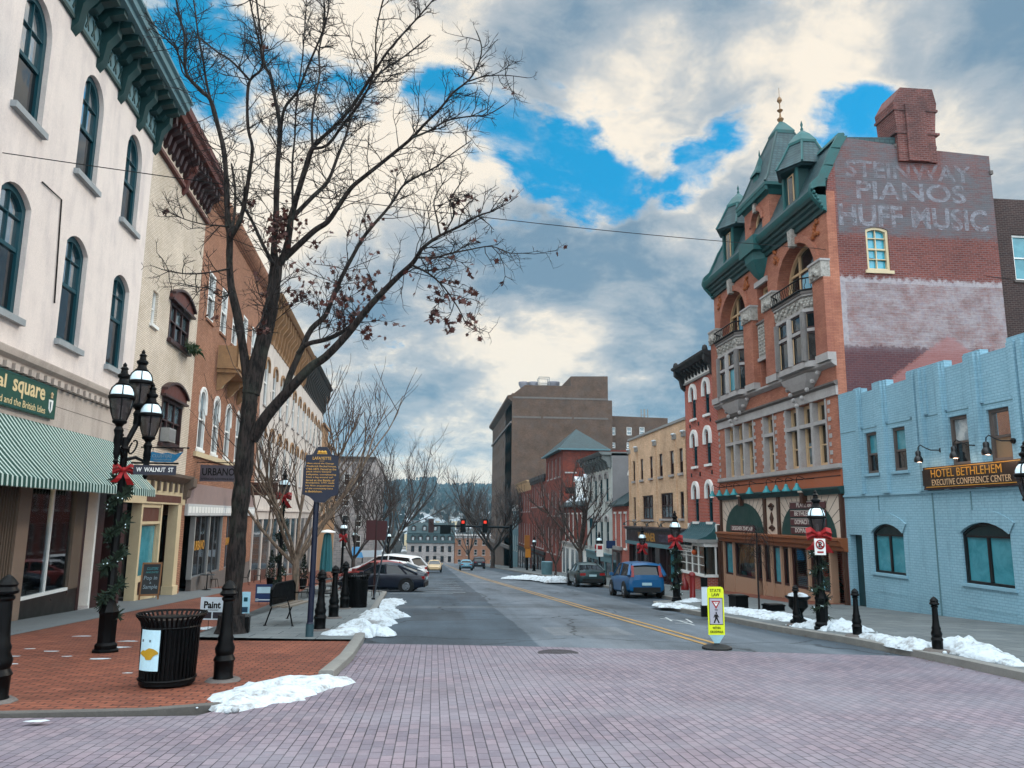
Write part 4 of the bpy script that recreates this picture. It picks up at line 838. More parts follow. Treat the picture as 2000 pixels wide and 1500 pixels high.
# projecting piers
for a0, a1 in ((A0, bayL[0]), (bayL[1], mid[0]), (mid[1], bayR[0]), (bayR[1], A1)): mb = MB(); F.box(mb, a0+.03, a1-.03+(.06 if a1 == A1 else 0), 7.5, 10.3, -.02, .26, B_pressed); mb.build('pier', b)
for a0, a1 in (bayL, bayR):   # arch surround, keystone, terracotta spandrels
    mb = MB(); c = (a0+a1)/2; arch_hood(B_pressed, .28, .1, 1.55, 0)(mb, F, a0, a1, 9.75, 12.4)
    F.prism(mb, [(c-.13, 12.3), (c+.13, 12.3), (c+.2, 13.0), (c-.2, 13.0)], 0, .24, M_carv)
    for sx in (-1, 1):
        for k in range(14): q = random.random(); w_ = random.random(); mb.ball(F.w(c+sx*(1.45+.45*q), 12.05+.85*w_*(.3+.7*q), .03), .09, P('terracotta', (.36, .15, .06), .85, 0, .4, 7), 6)
    mb.build('arch_surround', b)
    # canted stone bay with frieze, corbel and balcony railing
    mb = MB(); P5 = [(a0+.05, 0), (a0+.5, .42), (a1-.5, .42), (a1-.05, 0)]
    def slab(z0, z1, k, m): mb.prism([F.w(c+(a-c)*(1+k*.1), z1, d+(k*.1 if d else 0)) for a, d in P5][::-1], [F.w(c+(a-c)*(1+k*.1), z0, d+(k*.1 if d else 0)) for a, d in P5][::-1], m, (True, True))
    slab(7.2, 7.42, .4, M_stone); slab(9.3, 9.42, .3, M_stone); slab(9.42, 9.9, 0, M_carv); slab(9.9, 9.98, .8, M_stone); slab(9.98, 10.08, 1.2, M_stone2); slab(8.55, 8.67, .1, M_stone)
    for (p, q) in zip(P5, P5[1:]):
        n = 2 if q[1] == p[1] else 1
        for i in range(n+1):
            f = i/n; a, d = p[0]+(q[0]-p[0])*f, p[1]+(q[1]-p[1])*f
            x0, y0, _z = F.w(a, 0, d); mb.tube([F.w(a, 7.42, d), F.w(a, 9.3, d)], .13, M_stone, 8)
        for i in range(14): f = (i+.5)/14; mb.ball(F.w(p[0]+(q[0]-p[0])*f, 9.66+.12*sin(i*2.1), p[1]+(q[1]-p[1])*f+.02), .085, M_carv, 6)
    cz = [(7.0, .95), (6.75, .75), (6.5, .5), (6.3, .22), (6.2, .05)]
    for (z1, k1), (z0, k0) in zip(cz, cz[1:]): mb.prism([F.w(c+(a-c)*k1, z1, d*k1+.0) for a, d in P5][::-1], [F.w(c+(a-c)*k0, z0, d*k0) for a, d in P5][::-1], M_stone2 if z1 < 6.6 else M_stone, (True, True))
    for i in range(9): f = i/8; mb.ball(F.w(a0+.25+(a1-a0-.5)*f, 6.95-1.05*(1-abs(2*f-1)), .1+.2*(1-abs(2*f-1))), .1, M_stone, 6)
    bay = mb.build('bay', b)
    mb = MB()
    for (p, q), nn in zip(zip(P5, P5[1:]), (1, 2, 1)):
        for i in range(nn):
            f0, f1 = (i+.08)/nn, (i+.92)/nn; X0 = (p[0]+(q[0]-p[0])*f0, p[1]+(q[1]-p[1])*f0-.06); X1 = (p[0]+(q[0]-p[0])*f1, p[1]+(q[1]-p[1])*f1-.06)
            for z0, z1 in ((7.42, 8.55), (8.67, 9.3)):
                mb.add([F.w(X0[0], z0, X0[1]), F.w(X1[0], z0, X1[1]), F.w(X1[0], z1, X1[1]), F.w(X0[0], z1, X0[1])], [(0, 1, 2, 3)], pane_teal if z0 < 8 and i == 1 and a0 < -33 else pane)
                for zz0, zz1 in ((z0, z0+.07), (z1-.07, z1)): mb.add([F.w(X0[0], zz0, X0[1]+.03), F.w(X1[0], zz0, X1[1]+.03), F.w(X1[0], zz1, X1[1]+.03), F.w(X0[0], zz1, X0[1]+.03)], [(0, 1, 2, 3)], M_mar)
                for e0, e1 in ((0, .12), (.88, 1)): mb.add([F.w(X0[0]+(X1[0]-X0[0])*e0, z0, X0[1]+(X1[1]-X0[1])*e0+.02), F.w(X0[0]+(X1[0]-X0[0])*e1, z0, X0[1]+(X1[1]-X0[1])*e1+.02), F.w(X0[0]+(X1[0]-X0[0])*e1, z1, X0[1]+(X1[1]-X0[1])*e1+.02), F.w(X0[0]+(X1[0]-X0[0])*e0, z1, X0[1]+(X1[1]-X0[1])*e0+.02)], [(0, 1, 2, 3)], M_tan)
    mb.build('bay_glazing', bay)
    mb = MB(); Q = [F.w(c+(a-c)*1.08, 0, d*1.15+.08 if d else .02) for a, d in P5]
    for z, r in ((10.12, .05), (10.58, .03)): mb.tube([(p.x, p.y, z) for p in Q], r, black_iron, 6)
    for p, q in zip(Q, Q[1:]):
        n = max(3, int((q-p).length/.2))
        for i in range(n+1): v = p.lerp(q, i/n); o = F.n.to_3d()*.06; mb.tube([(v.x, v.y, 10.1), (v.x+o.x, v.y+o.y, 10.25), (v.x-o.x*.3, v.y-o.y*.3, 10.42), (v.x, v.y, 10.58)], .013, black_iron, 4)
    mb.build('railing', b)
mb = MB()   # copper cornice, moulded, with its returns and the corbel under the turret
F.prof(mb, A0-.1, A1+.06, [(0, 12.78), (.1, 12.8), (.12, 12.95), (.22, 13.0), (.24, 13.1), (.34, 13.16), (.36, 13.27), (.46, 13.3), (.5, 13.4), (0, 13.5)], M_copper_d)
F.prof(mb, A0-.16, A1+.1, [(.0, 13.4), (.5, 13.4), (.56, 13.5), (.58, 13.6), (.3, 13.72), (0, 13.75)], M_copper)
for k, (h, r) in enumerate(((13.1, .75), (12.75, .7), (12.5, .55), (12.2, .35), (11.95, .12))):
    if k < 4:
        z0, r0 = ((12.75, .7), (12.5, .55), (12.2, .35), (11.95, .12))[k]
        q = lambda R: [(CE-R, 0), (CE-R*.6, R*.75), (CE+R*.6, R*.75), (CE+R, 0)]
        mb.prism([F.w(a, h, d) for a, d in q(r)][::-1], [F.w(a, z0, d) for a, d in q(r0)][::-1], M_copper, (True, True))
F.box(mb, CE-.8, CE+.8, 13.1, 13.76, 0, .66, M_copper)
mb.build('cornice', b)
mb = MB()   # mansard
ms = [(.42, 13.72), (.16, 14.05), (-.1, 14.6), (-.42, 15.3), (-.72, 15.8)]
F.prof(mb, A0-.02, A1-.02, ms+[(-3.5, 15.95), (-3.5, 13.0), (0, 13.0)], M_slate); mb.build('roof', b)
mb = MB()
for a in (A0, A1):
    for (d0, z0), (d1, z1) in zip(ms, ms[1:]): F.prof(mb, a-.1, a+.06, [(d0-.25, z0-.02), (d0+.1, z0), (d1+.1, z1+.02), (d1-.3, z1+.03)], M_copper)
    F.prof(mb, a-.08, a+.1, [(0, 12.75), (.5, 13.3), (.6, 13.62), (.52, 13.9), (.2, 14.2), (0, 14.3)], M_copper)
    for k in range(7): mb.ball(F.w(a+.1, 12.85+.13*k, .12+.07*k), .07, M_copper, 6)
F.prof(mb, A0, A1, [(-.6, 15.78), (-.68, 15.95), (-.9, 15.98), (-.95, 15.9)], M_copper); mb.build('roof_coping', b)
# turret: brick gable front, flared pyramid, lucarne, finial
mb = MB(); TW = 1.32
o = arch(CE-.55, CE+.55, 13.76, 14.6, .55, 10); F.wall(mb, rect(CE-TW, CE+TW, 13.4, 15.55), [o], .1, .35, B_pressed); F.box(mb, CE-TW+.01, CE+TW-.01, 13.4, 15.5, -2.6, -.26, B_pressed)
arch_hood(B_pressed, .2, .07, .55, 0)(mb, Fac(F.w(0, 0, .1).xy, F.u), CE-.55, CE+.55, 13.8, 15.15); F.box(mb, CE-.11, CE+.11, 15.1, 15.5, .08, .24, M_carv); tur = mb.build('turret', b)
window(b, Fac(F.w(0, 0, .1).xy, F.u), o, -.25, .1, M_tan, pane, (('h', .5, .05),), None, None, .06)
mb = MB(); cx, cy, _ = F.w(CE, 0, -1.25)
def pyr(mb, cx, cy, prof, m, n=4, a0=pi/4):
    for (r0, z0), (r1, z1) in zip(prof, prof[1:]):
        p = [(cx+r0*cos(a0+2*pi*k/n), cy+r0*sin(a0+2*pi*k/n), z0) for k in range(n)]; q = [(cx+r1*cos(a0+2*pi*k/n), cy+r1*sin(a0+2*pi*k/n), z1) for k in range(n)]
        mb.add(p+q, [(k, (k+1) % n, n+(k+1) % n, n+k) for k in range(n)], m)
pyr(mb, cx, cy, [(1.9, 15.4), (2.05, 15.62), (2.3, 15.72), (2.3, 15.86)], M_copper); mb.add([(cx+1.9*cos(pi/4+k*pi/2), cy+1.9*sin(pi/4+k*pi/2), 15.4) for k in range(4)], [(3, 2, 1, 0)], M_copper_d)
for k in range(22): F.box(mb, CE-1.55+k*.145, CE-1.47+k*.145, 15.5, 15.72, .25, .36, M_copper)
pyr(mb, cx, cy, [(2.3, 15.86), (1.95, 16.25), (1.55, 17.0), (1.05, 18.0), (.55, 18.85)], M_slate); pyr(mb, cx, cy, [(.6, 18.8), (.62, 18.95), (.42, 19.2), (.2, 19.45), (.02, 19.6)], M_copper)
for k in range(4):   # copper hips
    a = pi/4+k*pi/2; mb.tube([(cx+r*cos(a), cy+r*sin(a), z) for r, z in ((2.3, 15.88), (1.95, 16.27), (1.55, 17.02), (1.05, 18.02), (.55, 18.87))], .055, M_copper_d, 5)
mb.lathe((cx, cy, 19.5), [(.06, 0), (.16, .18), (.05, .3), (.03, .5), (.14, .62), (.03, .72), (.02, .95), (.12, 1.1), (.1, 1.2), (.015, 1.32), (.01, 1.75)], P('finial_gilt', (.30, .20, .11), .5, .3, .3, 6), 8); tur2 = mb.build('turret_roof', b)
def dormer(c, d, z0, zt, hw, name='dormer', sc=1.0):
    X, Y, _ = F.w(c, 0, d-hw*.75); mb = MB(); ze = z0+(zt-z0)*.46
    F.box(mb, c-hw*.72, c+hw*.72, z0, ze, d-2.2, d-.02, M_copper_d)
    F.box(mb, c-hw*.8, c-hw*.62, z0, ze, d-.02, d+.06, M_copper); F.box(mb, c+hw*.62, c+hw*.8, z0, ze, d-.02, d+.06, M_copper)
    hw2 = hw*1.42; pyr(mb, X, Y, [(hw2*.9, ze-.02), (hw2*1.05, ze+.06), (hw2*.8, ze+(zt-ze)*.28), (hw2*.5, ze+(zt-ze)*.62)], M_slate, 6, 0)
    mb.add([(X+hw2*.9*cos(k*pi/3), Y+hw2*.9*sin(k*pi/3), ze-.02) for k in range(6)], [(5, 4, 3, 2, 1, 0)], M_copper_d)
    for k in range(6): a = k*pi/3; mb.tube([(X+r*hw2*cos(a), Y+r*hw2*sin(a), ze+f*(zt-ze)+.03) for r, f in ((1.05, .03), (.8, .28), (.5, .62))], .05*sc, M_copper, 5)
    pyr(mb, X, Y, [(hw2*.55, ze+(zt-ze)*.6), (hw2*.55, ze+(zt-ze)*.66), (hw2*.3, ze+(zt-ze)*.85), (.02, zt)], M_copper, 6, 0)
    mb.lathe((X, Y, zt-.08), [(.04, 0), (.07, .1), (.03, .2), (.06, .3), (.01, .48)], M_copper, 6)
    o = mb.build(name, b); pb = MB(); F.box(pb, c-hw*.3, c+hw*.3, z0+.15, ze-.1, d-.02, d+.01, M_tan); F.box(pb, c-hw*.22, c+hw*.22, z0+.22, ze-.17, d+.01, d+.02, pane); pb.build('pane', o)
dormer(-34.6, .12, 13.72, 17.5, .8); dormer(-27.9, .12, 13.72, 17.3, .8)
X, Y, _ = F.w(CE, 0, .05); mb = MB(); mb.box(-.25, .25, -.25, .25, 16.3, 17.0, M_copper, 0, (X+.35, Y+.3)); pyr(mb, X+.35, Y+.3, [(.5, 16.98), (.48, 17.06), (.25, 17.4), (.02, 17.95)], M_copper); mb.lathe((X+.35, Y+.3, 17.9), [(.03, 0), (.05, .1), (.01, .35)], M_copper, 6); mb.build('lucarne', b)
# shop front
mb = MB(); M_orb = P('orange_band', (.42, .17, .09), .6, 0, .15, 2); M_obeam = P('orange_brown_beam', (.30, .13, .055), .55, 0, .2, 2); M_cr2 = P('cream_panel', (.60, .52, .45), .6, 0, .12, 1.5)
F.box(mb, A0, A1+.02, 2.72, 3.35, -.3, .05, M_orb); F.box(mb, A0, A1, 3.12, 3.15, .05, .065, M_mar); F.prof(mb, A0-.05, A1+.08, [(0, 2.5), (.12, 2.5), (.16, 2.6), (.24, 2.68), (.24, 2.74), (0, 2.78)], M_copper_d)
F.box(mb, A0+.1, A1-.1, .95, 2.5, -.3, .0, M_cr2); F.prof(mb, A0-.05, A1+.1, [(0, .52), (.14, .55), (.16, .66), (.26, .72), (.28, .86), (.34, .9), (.34, .97), (0, 1.0)], M_obeam)
for a in (A0+.02, A1-.16): F.box(mb, a, a+.14, -2.1, 2.5, -.3, .1, P('brown_post', (.11, .05, .025), .6, 0, .25, 3))
M_bp = MATS['brown_post']
for a in (-32.1, -30.75): F.box(mb, a, a+.22, .98, 2.5, 0, .08, M_bp)
for z, h in ((2.05, .18), (1.65, .5), (1.2, .18)): F.prism(mb, [(-31.36-.16, z), (-31.36, z-h/2), (-31.2, z), (-31.36, z+h/2)], 0, .05, M_bp)
for z in (2.15, 1.25):
    for k in range(5): mb.ball(F.w(-31.36-.2+k*.1, z+.08*(1-abs(k-2)/2), .03), .06, M_bp, 6)
for c in (-34.4, -28.3): F.box(mb, c-.12, c+.12, 2.2, 2.72, 0, .2, M_bp); F.box(mb, c-.16, c+.16, 2.62, 2.72, .0, .24, M_cr2)
for c, hw in ((-34.4, 2.15), (-28.3, 2.15)):
    F.prism(mb, arch(c-hw, c+hw, .98, 1.0, 1.33, 18), 0, .03, P('arch_green', (.006, .085, .075), .6, 0, .2, 1.5)); o = arch(c-hw, c+hw, .98, 1.0, 1.33, 18)[2:]
    for i in range(2, 17): # sunburst boarding
        a, z = o[i]; dx, dz = a-c, (z-1.0)*hw/1.33; L = sqrt(dx*dx+dz*dz); ux, uz = dx/L, dz/L; e = 1.0
        while e > 0 and not (A0+.25 < a+ux*e < A1-.25 and z+uz*e < 2.48 and not (-32.1 < a+ux*e < -30.5)): e -= .05
        if e > .1: q = .012; F.prism(mb, [(a-uz*q, z+ux*q), (a+uz*q, z-ux*q), (a+ux*e+uz*q, z+uz*e-ux*q), (a+ux*e-uz*q, z+uz*e+ux*q)], 0, .006, M_stone2)
M_kn = P('tan_panel', (.42, .295, .22), .55, 0, .12, 2)
for a0, a1 in ((-36.95, -33.1), (-32.6, -28.3), (-28.3, -26.6)): F.box(mb, a0, a1, -2.2, -1.0 if a1 < -28 else -.95, -.2, .02 if a0 != -32.6 else -.02, M_kn)
for a in (-36.98, -35.75, -33.2, -32.45, -31.6, -30.65, -29.9, -28.35, -26.7): F.box(mb, a, a+.13, -2.1, .55, -.2, .06, M_kn)
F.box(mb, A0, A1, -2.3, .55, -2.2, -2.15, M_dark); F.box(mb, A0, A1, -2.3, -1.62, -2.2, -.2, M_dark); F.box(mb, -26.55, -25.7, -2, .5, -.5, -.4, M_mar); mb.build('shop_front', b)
for a0, a1, g in ((-36.85, -35.75, pane_teal), (-35.62, -33.2, clear), (-33.07, -32.45, pane), (-32.32, -31.6, pane), (-31.47, -30.65, pane_teal), (-30.52, -29.9, pane), (-29.77, -28.35, clear), (-28.22, -26.7, clear)): window(b, F, rect(a0, a1, -1.0, .54), -.08, .09, M_mar, g, (), None, None, .05, None, name='shop_window')
at = lambda a, z, d: F.w(a, z, .05+d)
M_sm = P('sign_mauve', (.14, .045, .05), .5, 0, .15, 3); M_lw = P('letter_white', (.66, .62, .58), .6)
t = thing('shop_sign', 'small mauve shop sign at the foot of the left green arch', 'sign', F.w(-34.6, 1.05, .05)); mb = MB(); F.box(mb, -35.9, -33.1, 1.04, 1.32, .032, .05, M_sm); mb.build('board', t); put_text('DESIGNER ZINKLAIR', at, -35.7, -33.3, 1.09, 1.27, M_lw, t)
for k, (s_, lab) in enumerate((('PLATZ on Main', 'topmost of the four mauve boards in the right green arch'), ('BETHLEHEM S.', 'second mauve board from the top in the right green arch'), ('DOMACI MARKET', 'third mauve board from the top in the right green arch'), ('DOMACI DESIGN', 'lowest of the four mauve boards in the right green arch'))):
    z = 2.02-k*.32; t = thing('shop_sign', lab, 'sign', F.w(-28.2, z, .05), 'mauve shop boards in the right green arch'); mb = MB(); F.box(mb, -29.6, -26.75, z, z+.27, .032, .05, M_sm); F.box(mb, -29.55, -26.8, z+.24, z+.255, .05, .054, M_lw); mb.build('board', t); put_text(s_, at, -29.2+.2*(k == 0), -27.2, z+.05, z+.22, M_lw, t)
M_lt = P('lamp_teal', (.05, .30, .33), .5, 0, .2, 4)
pos = [-36.95, -36.0, -35.05, -34.15, -32.4, -30.65, -29.75, -28.85, -27.95]
for k, a in enumerate(pos):
    t = thing('barn_lamp', ('teal barn lamp over the left green arch' if k < 4 else 'teal barn lamp between the two green arches') if k < 5 else 'teal barn lamp over the right green arch', 'lamp', F.w(a, 2.9, 0), 'teal lamps along the orange band')
    if k in (0, 8): t['label'] = ('teal barn lamp nearest the narrow red house' if k == 0 else 'teal barn lamp above the bowed street lamp, last of its row')
    mb = MB(); mb.lathe(F.w(a, 2.68, .5), [(.17, 0), (.16, .05), (.08, .16), (.06, .25), (.02, .28)], M_lt, 10); mb.build('lamp_shade', t); mb = MB(); mb.tube([F.w(a+.5, 3.12, .05), F.w(a+.3, 3.1, .3), F.w(a+.1, 3.22, .48), F.w(a, 3.15, .5), F.w(a, 2.95, .5)], .015, black_iron, 5); mb.build('arm', t)
# goods behind the glass
def blob_goods(name, label, cat, lst, group=None):
    t = thing(name, label, cat, F.w(lst[0][1], -1.0, -.6), group)
    for nm, a, z, d, r, h, m in lst: mb = MB(); mb.lathe(F.w(a, z, d), [(r*.4, 0), (r, h*.25), (r*.8, h*.6), (r*.95, h*.8), (r*.25, h)], m, 9); mb.build(nm, t)
M_c1 = P('navy_cloth', (.02, .035, .08), .9, 0, .3, 8); M_c2 = P('ochre_cloth', (.30, .22, .10), .9, 0, .3, 8); M_c3 = P('rose_cloth', (.35, .03, .09), .9, 0, .3, 8); M_c4 = P('striped_cloth', (.30, .28, .26), .9, 0, .8, 20)
for a, m, l in ((-35.1, M_c1, 'navy'), (-34.6, M_c2, 'ochre'), (-34.0, M_c4, 'striped')): blob_goods('hanging_clothes', l+' clothes hanging in the window under the left green arch', 'clothes', [('garment', a, -.6, -.5, .24, .95, m)], 'clothes hanging in the shop window')
for a, m, w_, h, l in ((-34.75, M_c3, .5, .24, 'rose bag'), (-35.3, M_lt, .5, .18, 'pale blue box'), (-34.2, M_tan, .55, .24, 'tan box'), (-33.6, M_lw, .5, .3, 'white box')):
    mb = MB(); F.box(mb, a-w_/2, a+w_/2, -1.0, -1.0+h, -.65, -.3, m); F.box(mb, a-w_/2-.01, a+w_/2+.01, -1.0+h, -1.0+h+.03, -.66, -.29, m); tag(mb.build('box', None), l+' on the display floor of the left arch window', 'box')
M_pine = P('pine_green', (.02, .06, .045), .9, 0, .5, 9)
t = thing('display_tree', 'little artificial Christmas tree behind the glass under the right arch', 'christmas tree', F.w(-27.9, -1.2, -.7)); mb = MB()
for i in range(6): mb.lathe(F.w(-27.9, -1.0+.22*i, -.7), [(.42-.06*i, 0), (.36-.06*i, .05), (.1, .26)], M_pine, 9)
mb.build('foliage', t); mb = MB(); mb.tube([F.w(-27.9, -1.6, -.7), F.w(-27.9, -.9, -.7)], .05, M_bp); mb.build('trunk', t)
mb = MB(); F.box(mb, -27.75, -27.3, -.95, -.55, -.06, -.03, P('notice_blue', (.30, .55, .62), .6)); tag(mb.build('notice'), 'pale blue notice stuck inside the glass under the right arch', 'notice')
# ---------- painted side wall of the same building
S = Fac((14.0, 25.52), (1, 0))
gx, gz_ = S.sz(1853, 652); lx, lz = S.sz(1725, 748)
def ghost_post(t, c, pos, sp, bt):
    x = t.math('SUBTRACT', sp.outputs[0], 14.0); z = sp.outputs[2]; a = t.noise(pos, 1.4, 8, .7); bb = t.noise(pos, 6, 6, .7); st = t.noise(t.n('ShaderNodeCombineXYZ', i0=t.math('MULTIPLY', x, .7), i1=0.0, i2=t.math('MULTIPLY', z, 6)).outputs[0], 2.2, 6, .7)
    ztop = t.math('ADD', z, t.math('MULTIPLY', t.math('SUBTRACT', bb, .5), .55))
    grey = t.math('MULTIPLY', t.ramp(ztop, 11.85, 12.1), t.ramp(x, .42, .46)); grey = t.math('MULTIPLY', grey, t.ramp(t.math('ADD', t.math('MULTIPLY', a, .5), t.math('MULTIPLY', st, .5)), .38, .60, .30, .92)); grey = t.math('MULTIPLY', grey, t.ramp(t.math('ABSOLUTE', t.math('SUBTRACT', x, 3.85)), .75, .95, t.ramp(z, 14.0, 14.6, 1, .25), 1))
    c = t.mix(grey, c, t.mix(st, (.055, .065, .075), (.15, .155, .17)))
    white = t.math('MULTIPLY', t.ramp(ztop, 10.40, 10.22), t.ramp(ztop, 7.4, 7.9)); n = t.math('ADD', t.math('MULTIPLY', st, .3), t.math('ADD', t.math('MULTIPLY', a, .45), t.math('MULTIPLY', bb, .25)))
    edge = t.math('ADD', t.ramp(z, 10.1, 10.2, 0, .35), t.ramp(x, .6, .45, 0, .3))
    wv = t.math('MULTIPLY', white, t.ramp(t.math('ADD', n, edge),   .40, .60, .22, .80))
    gab = t.math('ADD', t.math('ADD', z, t.math('MULTIPLY', t.math('SUBTRACT', bb, .5), .5)), t.math('MULTIPLY', t.math('ABSOLUTE', t.math('SUBTRACT', x, gx)), (gz_-lz)/abs(gx-lx)))
    ing = t.ramp(gab, gz_+.05, gz_-.15); left = t.math('MULTIPLY', t.ramp(gab, gz_-.02, gz_), t.ramp(ztop, 7.8, 7.7))
    c = t.mix(wv, c, t.mix(t.ramp(bb, .4, .7), (.40, .385, .40), (.27, .255, .29)))
    c = t.mix(t.math('MULTIPLY', ing, .7), c, t.mix(st, (.24, .08, .075), (.40, .22, .22)))
    return t.mix(t.math('MULTIPLY', left, .6), c, (.06, .035, .05))
B_ghost = brick('ghost_sign_brick', (.235, .085, .07), (.165, .06, .052), (.22, .155, .15), .22, .08, .011, .6, .5, .2, post=ghost_post)
out = [(.02, -2), (6.66, -2), (6.66, 15.35), (4.46, 15.46), (2.9, 15.58), (.78, 15.78), (.42, 15.2), (.16, 14.2), (.02, 13.3)]
sw = rect(1.46, 2.34, 10.6, 12.24); sw = seg_arch(1.46, 2.34, 10.6, 12.27, .1)
mb = MB(); S.wall(mb, out, [sw], 0, .3, B_ghost); S.box(mb, .95, 6.64, -2, 15.2, -11.5, -.31, B_red); S.box(mb, 6.36, 6.66, -2, 15.34, -11.5, -.3, B_red); mb.build('side_wall', b)
mb = MB(); S.box(mb, .01, .36, 2.6, 13.6, -.02, .006, B_pressed); mb.build('brick_return', b); mb = MB(); S.box(mb, 6.6, 6.72, 14.6, 14.75, -.05, .06, M_stone2); mb.build('stone_bracket', b)
B_chim = brick('chimney_brick', (.23, .085, .07), (.13, .045, .04), (.24, .16, .15), .22, .08, .014, .7, .6, .35, post=dull((.05, .03, .03), .7))
mb = MB(); S.box(mb, 2.85, 4.55, 15.5, 15.62, -12, .03, M_stone2)
for pts, d in (([(2.95, 14.9), (4.46, 14.9), (4.46, 16.0), (4.55, 16.9), (4.62, 17.3), (4.5, 17.9), (3.2, 17.9), (2.86, 17.3), (2.9, 16.9), (2.95, 16.0)], 0),): S.prism(mb, pts, -1.1, .12, B_chim, (True, True))
for z in (16.0, 16.95): S.box(mb, 2.84, 4.62, z, z+.09, -1.15, .16, B_chim)
S.box(mb, 3.3, 4.1, 14.9, 17.2, .12, .2, B_chim); mb.build('chimney', b)
window(b, S, sw, -.16, .09, M_cream, glass_dark('bright_teal_glass', (.03, .33, .46), .1, .8), (('h', .5, .06), ('v', .48, .035), ('h', .27, .03), ('h', .75, .03)), (M_cream, .12, .07), None, .12)
def worn_mat(name, hi):
    m, t = newmat(name); pos = t.n('ShaderNodeNewGeometry').outputs['Position']; sp = t.n('ShaderNodeSeparateXYZ', i0=pos)
    a = t.noise(pos, 3.2, 8, .75); st = t.noise(t.n('ShaderNodeCombineXYZ', i0=t.math('MULTIPLY', sp.outputs[0], 1.0), i2=t.math('MULTIPLY', sp.outputs[2], 9)).outputs[0], 2.0, 5, .7)
    k = t.ramp(t.math('ADD', t.math('MULTIPLY', a, .6), t.math('MULTIPLY', st, .4)), .42, .60, hi*.08, hi)
    d = t.n('ShaderNodeBsdfDiffuse', iColor=(.33, .33, .37)); mx = t.n('ShaderNodeMixShader', i0=k, i1=t.n('ShaderNodeBsdfTransparent'), i2=d); t.n('ShaderNodeOutputMaterial', i0=mx); return m
M_worn = worn_mat('worn_paint', .58); M_worn2 = worn_mat('nearly_gone_paint', .34); sat = lambda a, z, d: S.w(a, z, .004+max(d, 0))
put_text('STEINWAY', sat, .85, 5.85, 14.2, 14.88, M_worn2, b, .02, depth=.003, name='painted_lettering'); put_text('PIANOS', sat, 1.22, 5.55, 13.35, 14.08, M_worn, b, .02, depth=.003, name='painted_lettering')
put_text('HUFF MUSIC', sat, .48, 6.35, 12.28, 13.15, M_worn, b, .03, depth=.003, name='painted_lettering')
# sooty brick building behind
DK = Fac((14, 26.4), (1, 0)); b = thing('sooty_brick_building', 'dark sooty brick building rising behind the blue one at the right edge', 'building', (24, 30, gz(30)))
dz = DK.sz(1950, 388)[1]; wn = DK.win(1980, 2022, 459, 548)
o = rect(*wn); front(b, DK, 6.7, 22, -2, dz, [o], B_black, .25, 10); window(b, DK, o, -.12, .08, M_white, pane_teal, (('h', .5, .05),), (M_stone2, .1, .06))
# ---------- narrow red house with hooded windows and copper bay shop
b = thing('narrow_red_house', 'narrow red brick house with white arched hoods and dark bracketed cornice', 'building', base(F, -42.25, -37.2))
hs = []
for z0, z1 in ((7.0, 8.75), (4.4, 6.2), (1.45, 3.4)):
    for c in (-40.75, -38.65): hs.append(arch(c-.34, c+.34, z0, z1-.34, .34, 8))
front(b, F, -42.25, -37.2, .2, 9.3, hs, B_red, .22, 10)
for o in hs: window(b, F, o, -.14, .06, M_teal, pane_sky, (('h', .52, .06),), (M_white, .13, .12), arch_hood(M_white, .2, .12, .34, .42), .06, pane, .52)
mb = MB(); M_dc = P('charcoal_cornice', (.035, .035, .038), .6, 0, .3, 3); F.box(mb, -42.25, -37.2, 9.05, 9.15, 0, .12, M_concrete); F.box(mb, -42.25, -37.2, 9.15, 9.75, -.2, .05, M_white)
brackets(mb, F, -42.1, -37.35, .55, 9.25, 9.8, .4, .16, M_dc); F.prof(mb, -42.4, -37.15, [(0, 9.75), (.5, 9.8), (.6, 9.92), (.72, 9.96), (.74, 10.08), (-10, 10.1), (-10, 9.7)], M_dc)
mb.build('cornice', b)
for a in (-42.2, -37.35): mb = MB(); brackets(mb, F, a, a, 1, 8.75, 10.0, .6, .3, M_dc); mb.ball(F.w(a, 10.2, .5), .16, M_dc, 8, 1.4); mb.box(-.12, .12, -.12, .12, 9.95, 10.15, M_dc, 0, F.w(a, 0, .5).xy); mb.build('cornice_bracket', b)
for a in (-41.4, -40, -38.2):
    for z in (3.95, 6.65): mb = MB(); F.box(mb, a-.05, a+.05, z-.1, z+.1, 0, .05, M_dc); mb.build('wall_anchor', b)
mb = MB(); n = 13; MC = P('standing_seam_copper', (.035, .13, .14), .4, .3, .2, 3); prf = [(.02, 1.42), (.12, 1.15), (.3, .92), (.6, .72), (1.05, .58)]
x0, x1 = -41.9, -37.7
for (d0, z0), (d1, z1) in zip(prf, prf[1:]):
    e0, e1 = (1.42-z0)*.75, (1.42-z1)*.75; mb.add([F.w(x0-e0*.4+.3, z0, d0), F.w(x1+e0*.4-.3, z0, d0), F.w(x1+e1*.4-.3, z1, d1), F.w(x0-e1*.4+.3, z1, d1)], [(3, 2, 1, 0)], MC)
    mb.add([F.w(x1+e0*.4-.3, z0, d0), F.w(x1+e0*.4-.3, z0, 0), F.w(x1+e1*.4-.3, z1, 0), F.w(x1+e1*.4-.3, z1, d1)], [(0, 3, 2, 1)], MC); mb.add([F.w(x0-e0*.4+.3, z0, d0), F.w(x0-e0*.4+.3, z0, 0), F.w(x0-e1*.4+.3, z1, 0), F.w(x0-e1*.4+.3, z1, d1)], [(0, 1, 2, 3)], MC)
for i in range(n+1): a = x0+(x1-x0)*i/n; mb.tube([F.w(a+(.3-.3*i*2/n)*(1-k/4)*.7, z+.015, d+.015) for k, (d, z) in enumerate(prf)], .02, M_teal_p, 4)
F.box(mb, x0-.02, x1+.02, .42, .58, .0, 1.07, M_concrete); mb.build('awning', b)
